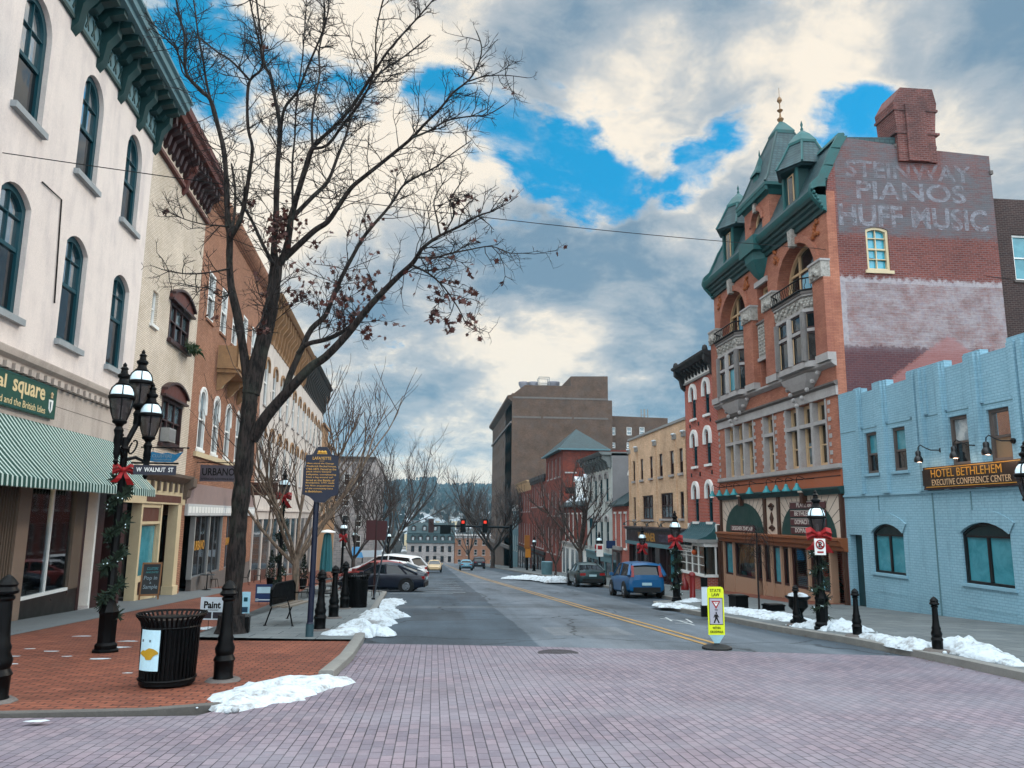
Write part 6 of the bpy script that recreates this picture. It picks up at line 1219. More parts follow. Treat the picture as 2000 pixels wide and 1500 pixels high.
def bare_tree(name, label, loc, h, seed, tr=.12, fork=.3, spread=.55, lv=4, group=None, mt=None, mw=None, n0=7, up=.5, rmin=.006, kids=(3, 5)):
    rnd = random.Random(seed); t = thing(name, label, 'tree', loc, group); b0 = Vector(loc); tb = MB(); tw = MB(); mt = mt or M_bark; mw = mw or M_twig
    top = b0+Vector((0, 0, h*fork)); tb.lathe(b0, [(tr*1.5, -.05), (tr*1.15, .1), (tr, .4)], mt, 9); tb.tube([b0, b0+Vector((tr*.3, 0, h*fork*.5)), top], [tr, tr*.9, tr*.85], mt, 9)
    def grow(p, d, ln, r, l):
        n = 4; pts = [p]; dd = d.copy()
        for k in range(n): dd = (dd+Vector((rnd.uniform(-1, 1), rnd.uniform(-1, 1), rnd.uniform(-.5, .9)))*.16+Vector((0, 0, up*.09))).normalized(); pts.append(pts[-1]+dd*ln/n)
        (tb if l >= lv-1 else tw).tube(pts, [max(r*(1-.14*k), rmin) for k in range(n+1)], mt if l >= lv-1 else mw, 6 if l >= lv-1 else 3, l >= lv-1)
        if l == 0: return
        for k in range(rnd.randint(*kids)+(2 if l == lv else 0)):
            f = rnd.uniform(.3, 1); i = min(int(f*n), n-1); q = pts[i].lerp(pts[i+1], f*n-i); ax = Vector((rnd.uniform(-1, 1), rnd.uniform(-1, 1), rnd.uniform(-.3, .8))).normalized()
            grow(q, (dd*.8+ax*.6).normalized(), ln*rnd.uniform(.42, .68), r*.52, l-1)
    for k in range(n0):
        a = 2*pi*k/n0+rnd.uniform(-.3, .3); d = Vector((cos(a)*spread, sin(a)*spread, rnd.uniform(.7, 1.1))).normalized(); grow(top-Vector((0, 0, rnd.uniform(0, h*fork*.25))), d, h*(1-fork)*rnd.uniform(.6, .85), tr*.5, lv)
    tb.build('trunk', t, angle=70); tw.build('crown', t, smooth=False); return t
x, y = G(572, 1186); bare_tree('street_tree', 'slender bare street tree with fanned upright branches behind the bench', (x, y, gz(y)+.03), 6.9, 5, .13, .25, .62, 3, None, M_bark2, M_twig2, 9, .9, .007, (2, 4))
def tree_at(px, py, top, **k):
    p = ground(px, py, .05); return (p.x, p.y, p.z), onY(px, top, p.y).z-p.z
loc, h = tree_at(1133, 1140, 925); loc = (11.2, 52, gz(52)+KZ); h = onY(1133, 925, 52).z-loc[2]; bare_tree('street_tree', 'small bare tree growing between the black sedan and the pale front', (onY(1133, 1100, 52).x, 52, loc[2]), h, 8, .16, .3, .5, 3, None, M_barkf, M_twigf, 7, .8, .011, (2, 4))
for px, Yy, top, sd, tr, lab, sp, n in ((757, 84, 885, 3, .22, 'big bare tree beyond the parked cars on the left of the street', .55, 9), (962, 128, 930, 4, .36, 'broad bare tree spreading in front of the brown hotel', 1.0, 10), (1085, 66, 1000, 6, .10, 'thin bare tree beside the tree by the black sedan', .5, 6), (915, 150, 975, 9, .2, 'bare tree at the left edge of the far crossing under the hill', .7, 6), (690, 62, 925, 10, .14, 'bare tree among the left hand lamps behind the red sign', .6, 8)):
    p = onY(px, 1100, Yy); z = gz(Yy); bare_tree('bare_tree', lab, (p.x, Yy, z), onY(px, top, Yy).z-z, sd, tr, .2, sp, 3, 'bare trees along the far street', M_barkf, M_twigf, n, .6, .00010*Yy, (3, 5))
x, y = G(1483, 1192, KZ); t = thing('sapling', 'thin leafless sapling with drooping twigs before the right shop front', 'tree', (x, y, gz(y)+KZ)); b0 = Vector((x, y, gz(y)+KZ)); mb = MB(); mb.tube([b0, b0+Vector((0, 0, 1.2)), b0+Vector((.02, 0, 2.3))], [.03, .025, .018], M_twig, 6); mb.build('trunk', t); rnd = random.Random(3); mb = MB()
for k in range(60):
    z = rnd.uniform(1.3, 2.5); a = rnd.uniform(0, 6.3); q = b0+Vector((0, 0, z)); r = rnd.uniform(.15, .5); mb.tube([q, q+Vector((cos(a)*r*.5, sin(a)*r*.5, .12)), q+Vector((cos(a)*r, sin(a)*r, -.1)), q+Vector((cos(a)*r*1.1, sin(a)*r*1.1, -.55*rnd.random()-.1))], [.008, .006, .005, .004], M_twig, 3, False)
mb.build('crown', t, smooth=False)
# ================================================================== hill beyond the town
def hill():
    from mathutils import noise as mn
    m, t = newmat('wooded_hill'); pos = t.n('ShaderNodeNewGeometry').outputs['Position']; a = t.noise(pos, .035, 8, .7); b_ = t.noise(pos, .006, 4, .5); c = t.mix(t.ramp(a, .35, .65), (.022, .032, .035), (.085, .075, .065)); sp = t.n('ShaderNodeSeparateXYZ', i0=pos)
    c = t.mix(t.math('MULTIPLY', t.ramp(t.noise(pos, .05, 6, .75), .52, .60), t.ramp(sp.outputs[2], 14, -4)), c, (.45, .47, .5)); finish(t, c, 1, 0, None, .1)
    mb = MB(); vs = []; fs = []; nx, ny = 90, 60
    for j in range(ny+1):
        f = j/ny; y = 300+1500*f
        for i in range(nx+1):
            x = -900+2000*i/nx; ridge = 58+22*mn.noise(Vector((x*.0022, 1.3, 0)))+ (16 if x < 0 else -6)*sin((x+200)*.004)
            z = -17+(ridge+17)*min(1, f*1.05)**1.15+8*mn.noise(Vector((x*.006, y*.006, 3)))*f+ (mn.noise(Vector((x*.09, y*.09, 7)))*3.2+2.0*mn.noise(Vector((x*.31, y*.31, 2))))*min(1, f*4); vs.append((x, y, z))
    for j in range(ny):
        for i in range(nx): k = j*(nx+1)+i; fs.append((k, k+1, k+nx+2, k+nx+1))
    mb.add(vs, fs, m); o = mb.build('hill', angle=80); o['kind'] = 'structure'
    tree = MB(); rnd = random.Random(2)   # bare wood along the slope and its skyline
    for k in range(8500):
        j = int((rnd.random()**.75)*ny); i = rnd.randint(24, 70); p = Vector(vs[min(j, ny)*(nx+1)+i])+Vector((rnd.uniform(-11, 11), rnd.uniform(-12, 12), -1.5)); h = rnd.uniform(5, 9); w_ = rnd.uniform(1.4, 3)
        if j < 7 and rnd.random() < .6: continue
        tree.add([p+Vector((-w_*.2, 0, 0)), p+Vector((w_*.2, 0, 0)), p+Vector((w_, 0, h*.6)), p+Vector((w_*.4, 0, h)), p+Vector((-w_*.3, 0, h*.95)), p+Vector((-w_, 0, h*.55)), p+Vector((0, w_*.8, h*.6)), p+Vector((0, -w_*.8, h*.6))], [(0, 1, 2, 3, 4, 5), (0, 6, 3), (0, 7, 4), (1, 7, 2), (6, 3, 2)], MATS['hill_wood_dark'] if rnd.random() < .5 else MATS['hill_wood'])
    o = tree.build('hillside_wood', smooth=False); o['kind'] = 'stuff'; o['label'] = 'leafless wood covering the far hillside'
    return vs, nx
P('hill_wood', (.12, .11, .105), 1, 0, .4, .05); P('hill_wood_dark', (.06, .07, .075), 1, 0, .4, .05)
hv, hn = hill()
def hz(x, y):
    j = (y-300)/25; i = (x+900)/(2000/hn); return hv[int(round(j))*(hn+1)+int(round(i))][2]
rnd = random.Random(21)
hl = ['white walled house on the snowy hillside', 'grey house on the snowy hillside', 'cream house on the snowy hillside']
places = [(788, 1012), (800, 1000), (812, 1016), (822, 1003), (836, 1012), (846, 992), (852, 1006), (860, 1016), (868, 998), (874, 1012), (882, 1004), (890, 1016), (830, 1022), (846, 1024), (862, 1026), (878, 1024), (812, 990), (856, 982), (866, 986), (838, 984)]
rnd2 = random.Random(8); places += [(rnd2.uniform(785, 892), rnd2.uniform(980, 1026)) for _ in range(16)]
for k, (px, py) in enumerate(places):
    f = (1030-py)/50; Yh = 345+f*210; p = onY(px, py, Yh); z = hz(p.x, Yh)-.5; w_ = rnd.uniform(4.5, 7.5); hh = rnd.uniform(4, 6)
    row_ = 'lower' if py > 1014 else 'middle' if py > 1000 else 'upper'; t = thing('hillside_house', hl[k % 3]+' in the '+row_+' row above the mills', 'house', (p.x, Yh, z), 'little houses on the hillside')
    mb = MB(); mb.box(p.x-w_/2, p.x+w_/2, Yh-3, Yh+3, z-2, z+hh, (M_white, B_grey, M_cream)[k % 3]); mb.build('wall', t)
    mb = MB(); mb.prism([(p.x-w_/2-.4, Yh-3.3, z+hh), (p.x+w_/2+.4, Yh-3.3, z+hh), (p.x, Yh-3.3, z+hh+2.6)], [(p.x-w_/2-.4, Yh+3.3, z+hh), (p.x+w_/2+.4, Yh+3.3, z+hh), (p.x, Yh+3.3, z+hh+2.6)], snow_m if k % 4 else M_slate2, (True, True)); mb.build('roof', t)
    mb = MB()
    for q in (-.25, .25):
        for e in (.25, .65): mb.box(p.x+w_*q-.5, p.x+w_*q+.5, Yh-3.06, Yh-3, z+hh*e, z+hh*e+1.2, M_dark)
    mb.build('window', t)
# ================================================================== street lamps
M_globe = P('frosted_globe', (.74, .86, .90), .12, 0, .06, 2, 0, .8)
def lglass():
    m, t = newmat('lamp_glass'); d = t.n('ShaderNodeBsdfPrincipled'); d.inputs['Base Color'].default_value = (.035, .03, .03, 1); d.inputs['Roughness'].default_value = .08
    mx = t.n('ShaderNodeMixShader', i0=.75, i1=t.n('ShaderNodeBsdfTransparent', iColor=(.9, .88, .88)), i2=d); t.n('ShaderNodeOutputMaterial', i0=mx); return m
M_lglass = lglass()
def lantern(par, c, k=1.0, name='lantern'):
    """c: foot of the lantern"""
    x, y, z = c; mb = MB(); I = black_iron
    mb.lathe(c, [(.05*k, -.34*k), (.07*k, -.3*k), (.06*k, -.2*k), (.08*k, -.12*k), (.05*k, -.06*k), (.075*k, -.02*k), (.11*k, 0), (.12*k, .03*k), (.1*k, .06*k)], I, 12)
    mb.lathe((x, y, z+.41*k), [(.19*k, 0), (.215*k, .015*k), (.215*k, .05*k), (.19*k, .07*k)], I, 16)
    mb.lathe((x, y, z+.64*k), [(.115*k, 0), (.12*k, .03*k), (.085*k, .06*k), (.07*k, .12*k), (.1*k, .16*k), (.1*k, .19*k), (.06*k, .22*k), (.05*k, .28*k), (.07*k, .3*k), (.03*k, .34*k), (.035*k, .37*k), (.005*k, .41*k)], I, 12)
    for a in range(4):
        q = a*pi/2+.4; mb.tube([(x+r*k*cos(q), y+r*k*sin(q), z+h*k) for r, h in ((.1, .05), (.145, .18), (.19, .42), (.192, .5), (.165, .6), (.11, .66))], .011*k, I, 4)
    lan = mb.build(name, par)
    g = MB(); g.lathe(c, [(.09*k, .05*k), (.13*k, .15*k), (.165*k, .3*k), (.18*k, .41*k)], M_lglass, 14); g.tube([(x, y, z+.05*k), (x, y, z+.3*k)], .03*k, M_white, 6); g.build('glass', lan)
    d = MB(); d.lathe((x, y, z+.47*k), [(.185*k, 0), (.18*k, .06*k), (.15*k, .13*k), (.105*k, .18*k)], M_globe, 16); d.build('globe', lan)
def post(t, c, h, k=1.0):
    x, y, z = c; mb = MB(); I = black_iron
    mb.lathe(c, [(.19*k, -.05), (.19*k, .04), (.16*k, .06), (.165*k, .12), (.13*k, .16), (.135*k, .62), (.15*k, .66), (.12*k, .72), (.1*k, .78), (.075*k, .86), (.085*k, .9), (.068*k, .94), (.055*k, h-.25), (.075*k, h-.2), (.05*k, h-.14), (.06*k, h)], I, 16, 0, .07); mb.build('post', t)
def single_lamp(name, label, loc, h, group, k=1.0):
    t = thing(name, label, 'street lamp', loc, group); post(t, loc, h-.95*k, k); lantern(t, (loc[0], loc[1], loc[2]+h-1.05*k), k); return t
LG = 'old style street lamps'
M_gar = P('garland_green', (.018, .05, .022), .9, 0, .5, 8); M_bow = P('red_bow', (.36, .012, .02), .7, 0, .25, 5)
def garland(label, loc, z0, z1, r=.13, turns=4, seed=1, n=520, fat=.1):
    rnd = random.Random(seed); t = MB()
    for i in range(n):
        f = i/n; a = f*turns*2*pi; c = Vector((loc[0]+r*cos(a), loc[1]+r*sin(a), loc[2]+z0+(z1-z0)*f)); 
        for _ in range(2):
            d = Vector((rnd.uniform(-1, 1), rnd.uniform(-1, 1), rnd.uniform(-1, 1))).normalized(); e = d.orthogonal().normalized()*.02; L = fat*rnd.uniform(.7, 1.3); t.add([c-e, c+e, c+d*L+e*.3, c+d*L-e*.3], [(0, 1, 2, 3)], M_gar)
    for i in range(26): f = rnd.random(); a = f*turns*2*pi+rnd.uniform(-.4, .4); t.ball((loc[0]+(r+.07)*cos(a), loc[1]+(r+.07)*sin(a), loc[2]+z0+(z1-z0)*f), .011, M_globe, 5)
    return tag(t.build('garland', smooth=False), label, 'garland', 'garlands wound round the lamp posts')
def bow(label, c, s=1.0, face=(-.2, -1)):
    t = thing('bow', label, 'bow', c, 'red bows on the lamp posts'); fd = Vector((face[0], face[1], 0)).normalized(); sd = Vector((-fd.y, fd.x, 0)); C = Vector(c)+fd*.12
    mb = MB()
    for sx in (-1, 1):
        for e in (0, 1):
            pts = [C, C+sd*sx*.16*s+Vector((0, 0, (.12-.1*e)*s))+fd*.05, C+sd*sx*.28*s+Vector((0, 0, (.08-.12*e)*s))+fd*.03, C+sd*sx*.26*s+Vector((0, 0, (-.04-.06*e)*s)), C+Vector((0, 0, -.02*s))]
            wv = [.05, .1, .12, .09, .04]; vs = []
            for p, w_ in zip(pts, wv): vs += [p-fd*w_*s*.6+Vector((0, 0, w_*.5*s)), p+fd*w_*s*.6-Vector((0, 0, w_*.5*s))]
            mb.add(vs, [(2*i, 2*i+1, 2*i+3, 2*i+2) for i in range(4)], M_bow)
    mb.ball(C+fd*.04, .07*s, M_bow, 8); mb.build('loop', t)
    mb = MB()
    for sx, L in ((-1, .36), (1, .42)):
        p0, p1, p2 = C, C+sd*sx*.12*s+Vector((0, 0, -.25*s))+fd*.06, C+sd*sx*.22*s+Vector((0, 0, -L*s)); vs = []
        for p, w_ in ((p0, .03), (p1, .07), (p2, .09)): vs += [p-sd*w_*s, p+sd*w_*s+fd*.03]
        mb.add(vs, [(0, 1, 3, 2), (2, 3, 5, 4)], M_bow)
    mb.build('tail', t); return t
# triple lamp at the left corner
X, Y = G(205, 1276); Z = gz(Y)+.02; t = thing('triple_street_lamp', 'black three lantern street lamp at the brick corner wrapped in garland', 'street lamp', (X, Y, Z), LG)
H = onY(282, 905, Y).z-Z; post(t, (X, Y, Z), H+.45, 1.12); mb = MB()
LT = [(245, 708, 1.0), (281, 683, .99), (300, 748, .96)]
for i, (px, py, k) in enumerate(LT):
    yy = Y+(-.25, .25, .3)[i]*1.0; p = onY(px, py, yy); foot = Vector((p.x, yy, p.z-1.05*k*1.02)); kk = k*1.02
    if i != 1:
        q = Vector((X, Y, Z+H+.05)); mb.tube([q, q.lerp(foot, .5)+Vector((0, 0, -.14)), Vector((foot.x, foot.y, foot.z-.42)), foot+Vector((0, 0, -.3))], [.035, .03, .03, .04], black_iron, 7)
        mb.tube([q.lerp(foot, .35)+Vector((0, 0, .1))+Vector((0, 0, .1*cos(a)))+(foot-q).normalized()*.1*sin(a) for a in [j*.5 for j in range(13)]], .016, black_iron, 5)
        mb.lathe((foot.x, foot.y, foot.z-.62), [(.015, -.1), (.05, -.04), (.03, 0), (.06, .1), (.05, .2), (.07, .3)], black_iron, 10)
    else: mb.tube([Vector((X, Y, Z+H+.3)), foot+Vector((0, 0, -.3))], .05, black_iron, 8)
    lantern(t, tuple(foot), kk)
mb.build('arm', t)
garland('green garland spiralling up the three lantern lamp post', (X, Y, Z), .55, H-.25, .12, 4.5, 1, 620, .13); bow('big red bow tied below the lanterns of the corner lamp', (X, Y, Z+H-.12), .62, (.5, -1))
t = thing('street_name_sign', 'dark blue street name plate on the three lantern lamp post', 'sign', (X, Y, Z+H-.4)); yy = Y-.12
p0, p1 = onY(262, 908, yy), onY(343, 928, yy); mb = MB(); mb.box(p0.x, p1.x, yy-.015, yy+.015, p1.z, p0.z, P('name_plate_blue', (.012, .016, .05), .4)); mb.box(p0.x-.05, p1.x+.03, yy-.02, yy+.02, p0.z+.02, p0.z+.05, black_iron); mb.build('plate', t)
put_text('W  WALNUT  ST', lambda a, z, d: Vector((a, yy-.016-d, z)), p0.x+.05, p1.x-.04, p1.z+.05, p0.z-.04, M_white, t, .004)
# other lamps: (base px, base py, top px, top py) or fixed depth
def lamp_px(label, bx, by, tx, ty, z=KZ, k=1.0, Yf=None, gl=None, bw=None, face=(-.3, -1), Xf=None):
    if Yf: p = onY(bx, by, Yf); loc = (p.x if Xf is None else Xf, Yf, gz(Yf)+z)
    else: x, y = G(bx, by, z); loc = (x, y, gz(y)+z)
    h = onY(tx, ty, loc[1]).z-loc[2]; single_lamp('street_lamp', label, loc, h, LG, k)
    if gl: garland(gl, loc, .25, h-1.2*k, .13, 4, int(bx), 300, .14)
    if bw: bow(bw, (loc[0], loc[1], loc[2]+h-.98*k), .95, face)
    return loc, h
loc, h = lamp_px('black street lamp with red bow before the right green arch', 1607, 1229, 1594, 957, gl='lit garland round the lamp post before the right green arch', bw='wide red bow under the lantern before the right green arch')
NP = Vector((loc[0], loc[1]-.27, loc[2])); t = thing('no_parking_sign', 'white no parking plate on the bowed right lamp post', 'sign', NP); a0, a1 = onY(1590, 1052, NP.y), onY(1613, 1084, NP.y); mb = MB(); mb.box(a0.x, a1.x, NP.y-.01, NP.y+.01, a1.z, a0.z, M_white)
cx, cz, r = (a0.x+a1.x)/2, a0.z-(a0.z-a1.z)*.36, (a1.x-a0.x)*.36; mb.tube([(cx+r*cos(i*pi/9), NP.y-.014, cz+r*sin(i*pi/9)) for i in range(19)], .016, M_bow, 4); mb.tube([(cx-r*.7, NP.y-.016, cz+r*.7), (cx+r*.7, NP.y-.016, cz-r*.7)], .014, M_bow, 4); mb.box(cx-r*.8, cx+r*.8, NP.y-.013, NP.y-.009, a1.z+.04, a1.z+.08, M_bow); mb.build('plate', t)
put_text('P', lambda a, z, d: Vector((a, NP.y-.011-d, z)), cx-r*.4, cx+r*.45, cz-r*.6, cz+r*.6, M_dark, t, .03); put_text('NO STOPPING', lambda a, z, d: Vector((a, NP.y-.011-d, z)), cx-r*.9, cx+r*.9, a1.z+.15, a1.z+.2, MATS['name_plate_blue'], t)
lamp_px('black street lamp with red bow by the tan brick building', 1322, 1174, 1315, 997, gl='bare garland on the lamp by the tan brick building', bw='red bow on the lamp in front of the tan brick building', k=1.05)
lamp_px('street lamp with red bow behind the blue hatchback', 1256, 1150, 1256, 1028, Yf=38.5, Xf=None, bw='red bow on the lamp behind the blue hatchback', k=1.0)
lamp_px('street lamp with parking plate near the pale front', 1171, 1140, 1171, 1038, Yf=50, bw='small red bow on the lamp near the pale front', k=1.0)
lamp_px('street lamp cut by the right picture edge', 2045, 1300, 2045, 862, Yf=12.6, k=1.0)
lamp_px('lamp with garland and bow standing among the cafe tables', 543, 1160, 545, 915, .03, 1.0, 28, gl='bushy garland on the lamp among the cafe tables', bw='red bow on the lamp among the cafe tables', face=(.2, -1))
for bx, ty, Yl, lab in ((668, 1010, 52, 'first of the far left lamps beyond the heater'), (691, 1028, 66, 'second far left lamp near the blue awning'), (757, 1032, 72, 'far left lamp rising above the white cars')): lamp_px(lab, bx, 1100, bx, ty, 0.05, 1.25, Yl, bw=('red bow on the '+lab) if Yl < 60 else None, face=(.1, -1))
lamp_px('twin globe lamp by the dark red tower house', 1043, 1120, 1043, 1046, KZ, 1.3, 92)
p = onY(1171, 1070, 49.8); t = thing('parking_plate', 'white parking plate on the lamp near the pale front', 'sign', p); mb = MB(); mb.box(p.x-.22, p.x+.22, 49.7, 49.73, p.z-.55, p.z+.25, M_white); mb.box(p.x-.15, p.x+.15, 49.69, 49.7, p.z-.1, p.z+.15, M_bow); mb.build('plate', t)
# ================================================================== bollards
def make_bollard(t, c, h):
    k = h/1.0; x, y, z = c; mb = MB(); pr = [(.105, 0), (.105, .03), (.095, .05), (.098, .2), (.11, .22), (.085, .27), (.095, .3), (.1, .34), (.075, .40), (.082, .44), (.066, .48), (.056, .6), (.05, .82), (.066, .84), (.066, .855), (.05, .87), (.085, .885), (.09, .905), (.075, .925), (.07, .94), (.078, .96), (.06, .99), (.035, 1.02), (.008, 1.04)]
    mb.lathe(c, [(r*k, q*h/1.04) for r, q in pr], black_iron, 14); mb.build('post', t)
    mb = MB(); mb.lathe((x, y, z-.1), [(.23, 0), (.23, .11), (.2, .135), (.1, .14)], M_stone2, 8, pi/8); mb.build('foot', t)
BG = 'black iron bollards'
for lab, bx, by, tx, ty, z in (('black bollard beside the ribbed trash can at the brick corner', 435, 1330, 441, 1133, .02), ('black bollard partly cut off at the left picture edge', -12, 1372, 6, 1122, .02), ('bollard close behind the blue marker pole', 624, 1231, 629, 1112, .06), ('bollard between the marker pole and the second trash can', 651, 1207, 659, 1104, .06), ('bollard touching the second trash can', 672, 1189, 676, 1096, .06),
    ('nearest black bollard on the right in front of the blue building', 1832, 1272, 1822, 1165, KZ), ('black bollard by the doorway of the blue building', 1675, 1243, 1664, 1149, KZ), ('black bollard beside the snow capped urn', 1557, 1222, 1549, 1142, KZ)):
    x, y = G(bx, by, z); c = (x, y, gz(y)+z); make_bollard(thing('bollard', lab, 'bollard', c, BG), c, onY(tx, ty, y).z-c[2])
# ================================================================== trash cans
def trash_can(label, bx, by, tx, ty, wpx, band=True, poster=False):
    x, y = G(bx, by, .02); y += .2; x, z = onY(bx, by, y).x, gz(y)+.03; h = onY(tx, ty, y).z-z; R = wpx/1500*y/2*.92; t = thing('trash_can', label, 'trash can', (x, y, z), 'black slatted trash cans'); c = (x, y, z)
    mb = MB(); mb.lathe(c, [(R*.9, 0), (R*.98, .03), (R*.98, .07), (R*.9, .08), (R*.88, h*.84), (R*.4, h*.85)], black_iron, 28)
    n = 40
    for i in range(n):
        a = 2*pi*i/n; q = lambda r, zz: (x+r*cos(a), y+r*sin(a), z+zz); mb.tube([q(R*.93, .05), q(R*.97, h*.5), q(R*.98, h*.8), q(R*1.05, h*.9), q(R*1.22, h*.985)], .014*R/.3, black_iron, 4)
    for r, zz in ((R*1.22, h*.985), (R*1.0, h*.82), (R*.99, h*.1)): mb.tube([(x+r*cos(i*pi/16), y+r*sin(i*pi/16), z+zz) for i in range(33)], .015, black_iron, 5)
    mb.build('bin', t)
    mb = MB(); mb.lathe(c, [(R*.94, h*.84), (R*.94, h*.93), (R*.9, h*.93)], P('bin_liner', (.01, .01, .011), .3), 24); mb.build('liner', t)
    return t, Vector(c), R, h
t, c, R, h = trash_can('black ribbed trash can with a white poster at the brick corner', 325, 1343, 332, 1196, 105)
def cyl(a, z, d): return Vector((c.x+(R*1.03+.012+d)*sin(a), c.y-(R*1.03+.012+d)*cos(a), z))
t = thing('poster', 'white poster with a yellow state shaped patch on the corner trash can', 'poster', c+Vector((-.1, -R, .4))); mb = MB(); M_post = P('poster_blue_white', (.50, .66, .72), .5, 0, .15, 4); M_py = P('poster_yellow', (.48, .33, .03), .5)
a0, a1, z0, z1 = -.82, -.02, c.z+.22, c.z+.70; n = 6
mb.add([cyl(a0+(a1-a0)*i/n, z, 0) for z in (z0, z1) for i in range(n+1)], [(i, i+1, n+2+i, n+1+i) for i in range(n)], M_post); mb.add([cyl(a, z, -.008) for z in (z0-.02, z1+.02) for a in (a0-.05, a1+.05)], [(0, 1, 3, 2)], black_iron)
lo_y = [(.06, .40, .43), (.15, .38, .48), (.25, .35, .50), (.35, .33, .49), (.42, .27, .52), (.55, .27, .56), (.68, .28, .55), (.76, .36, .54), (.86, .40, .51), (.97, .42, .46)]
for (u0, b0_, t0_), (u1, b1_, t1_) in zip(lo_y, lo_y[1:]): mb.add([cyl(a0+(a1-a0)*u, z0+(z1-z0)*v, .007) for u, v in ((u0, b0_), (u1, b1_), (u1, t1_), (u0, t0_))], [(0, 1, 2, 3)], M_py)
mb.add([cyl(a0+(a1-a0)*u, z0+(z1-z0)*v, .004) for u, v in ((.1, .7), (.6, .7), (.6, .76), (.1, .76))], [(0, 1, 2, 3)], P('poster_grey', (.16, .2, .22), .6)); mb.build('sheet', t, smooth=False)
trash_can('second black slatted trash can by the parked sedan', 697, 1189, 700, 1120, 40)
# urn with snow
x, y = G(1561, 1222, KZ); z = gz(y)+KZ; t = thing('urn', 'black urn planter capped with snow beside the right bollard', 'planter', (x+.12, y+.25, z)); h = onY(1565, 1166, y).z-z; mb = MB(); mb.lathe((x+.12, y+.25, z), [(.2, -.02), (.2, .08), (.11, .14), (.09, h*.4), (.14, h*.5), (.22, h*.62), (.21, h*.85), (.29, h*.95), (.29, h), (.05, h)], black_iron, 16); mb.build('bowl', t); mb = MB(); mb.ball((x+.12, y+.25, z+h), .24, snow_m, 12, .35); mb.build('snow_cap', t)
for px, py, w_, h_, lab in ((1443, 1190, .42, .42, 'square black planter box standing in the right snow bank'), (1511, 1192, .5, .18, 'low wide black planter box beside the sapling')):
    x, y = G(px, py, KZ); mb = MB(); z = gz(y)+KZ; mb.box(-w_/2, w_/2, -.2, .2, z-.02, z+h_, black_iron, .2, (x, y)); mb.box(-w_/2+.03, w_/2-.03, -.17, .17, z+h_, z+h_+.02, M_soil, .2, (x, y)); mb.box(-w_/2-.02, w_/2+.02, -.22, .22, z+h_-.05, z+h_-.01, black_iron, .2, (x, y)); tag(mb.build('planter_box'), lab, 'planter')
# ================================================================== signs on the ground
x, y = G(604, 1246, .03); z = gz(y)+.03; M_mb = P('marker_blue', (.006, .02, .06), .4, 0, .2, 3, 0, .4); M_my = P('marker_gold', (.62, .40, .10), .5)
t = thing('historical_marker', 'tall dark blue historical marker with gold lettering on a blue pole', 'historical marker', (x, y, z)); zp = onY(625, 975, y).z
mb = MB(); mb.lathe((x, y, z), [(.075, -.1), (.075, .28), (.06, .3), (.055, zp-z+.05)], M_mb, 14); mb.lathe((x, y, z), [(.079, -.05), (.079, .27)], P('marker_foot', (.05, .11, .13), .6), 14); mb.build('pole', t)
q = lambda px, py: (lambda p: (p.x, p.z))(onY(px, py, y-.06)); cx = (q(593, 930)[0]+q(662, 930)[0])/2; hwd = (q(662, 930)[0]-q(593, 930)[0])/2; zb, zs, ztp = q(628, 968)[1], q(628, 890)[1], q(628, 873)[1]
MF = Fac((cx, y-.05), (1, 0)); o = [(-hwd, zb+.02), (-hwd*.6, zb-.02), (-.09, zb-.14), (.09, zb-.14), (hwd*.6, zb-.02), (hwd, zb+.02), (hwd, zs-.28), (hwd*.96, zs-.26), (hwd*.92, zs-.2), (hwd*.92, zs), (hwd*.55, zs+.02), (hwd*.42, zs+.1), (hwd*.25, ztp), (-hwd*.25, ztp), (-hwd*.42, zs+.1), (-hwd*.55, zs+.02), (-hwd*.92, zs), (-hwd*.92, zs-.2), (-hwd*.96, zs-.26), (-hwd, zs-.28)]
mb = MB(); MF.prism(mb, o, -.04, .04, M_mb, (True, True)); MF.ring(mb, o, inset(o, .012), .03, .052, M_mb); pl = mb.build('plaque', t)
at = lambda a, zz, d: MF.w(a, zz, .04+d)
put_text('LAFAYETTE', at, -hwd*.52, hwd*.52, zs-.085, zs-.025, M_my, t, .002)
lines = ['Here stood the George', 'Frederick Beckel house,', '1762-1872. Famed as the', 'place where General', 'Lafayette, convalescing', 'from a leg wound suf-', 'fered at the Battle of', 'Brandywine, 1777, made', 'his first acquaintance', 'of the community here', 'in Bethlehem.']
zt_, zl = zs-.14, zb+.05; st = (zt_-zl)/len(lines)
for i, s_ in enumerate(lines): L = min(1, len(s_)/23); put_text(s_, at, -hwd*.84, -hwd*.84+hwd*1.68*L, zt_-st*(i+1)+st*.22, zt_-st*i-st*.08, M_my, t, .004)
mb = MB()
for dx in (-.06, 0, .06): mb.ball(MF.w(dx, zs+.07, .045), .035, M_my, 8)
MF.box(mb, -.1, .1, zs+.03, zs+.05, .04, .05, M_my); MF.box(mb, -.05, .05, zs-.115, zs-.11, .04, .046, M_my); mb.build('crest', t)
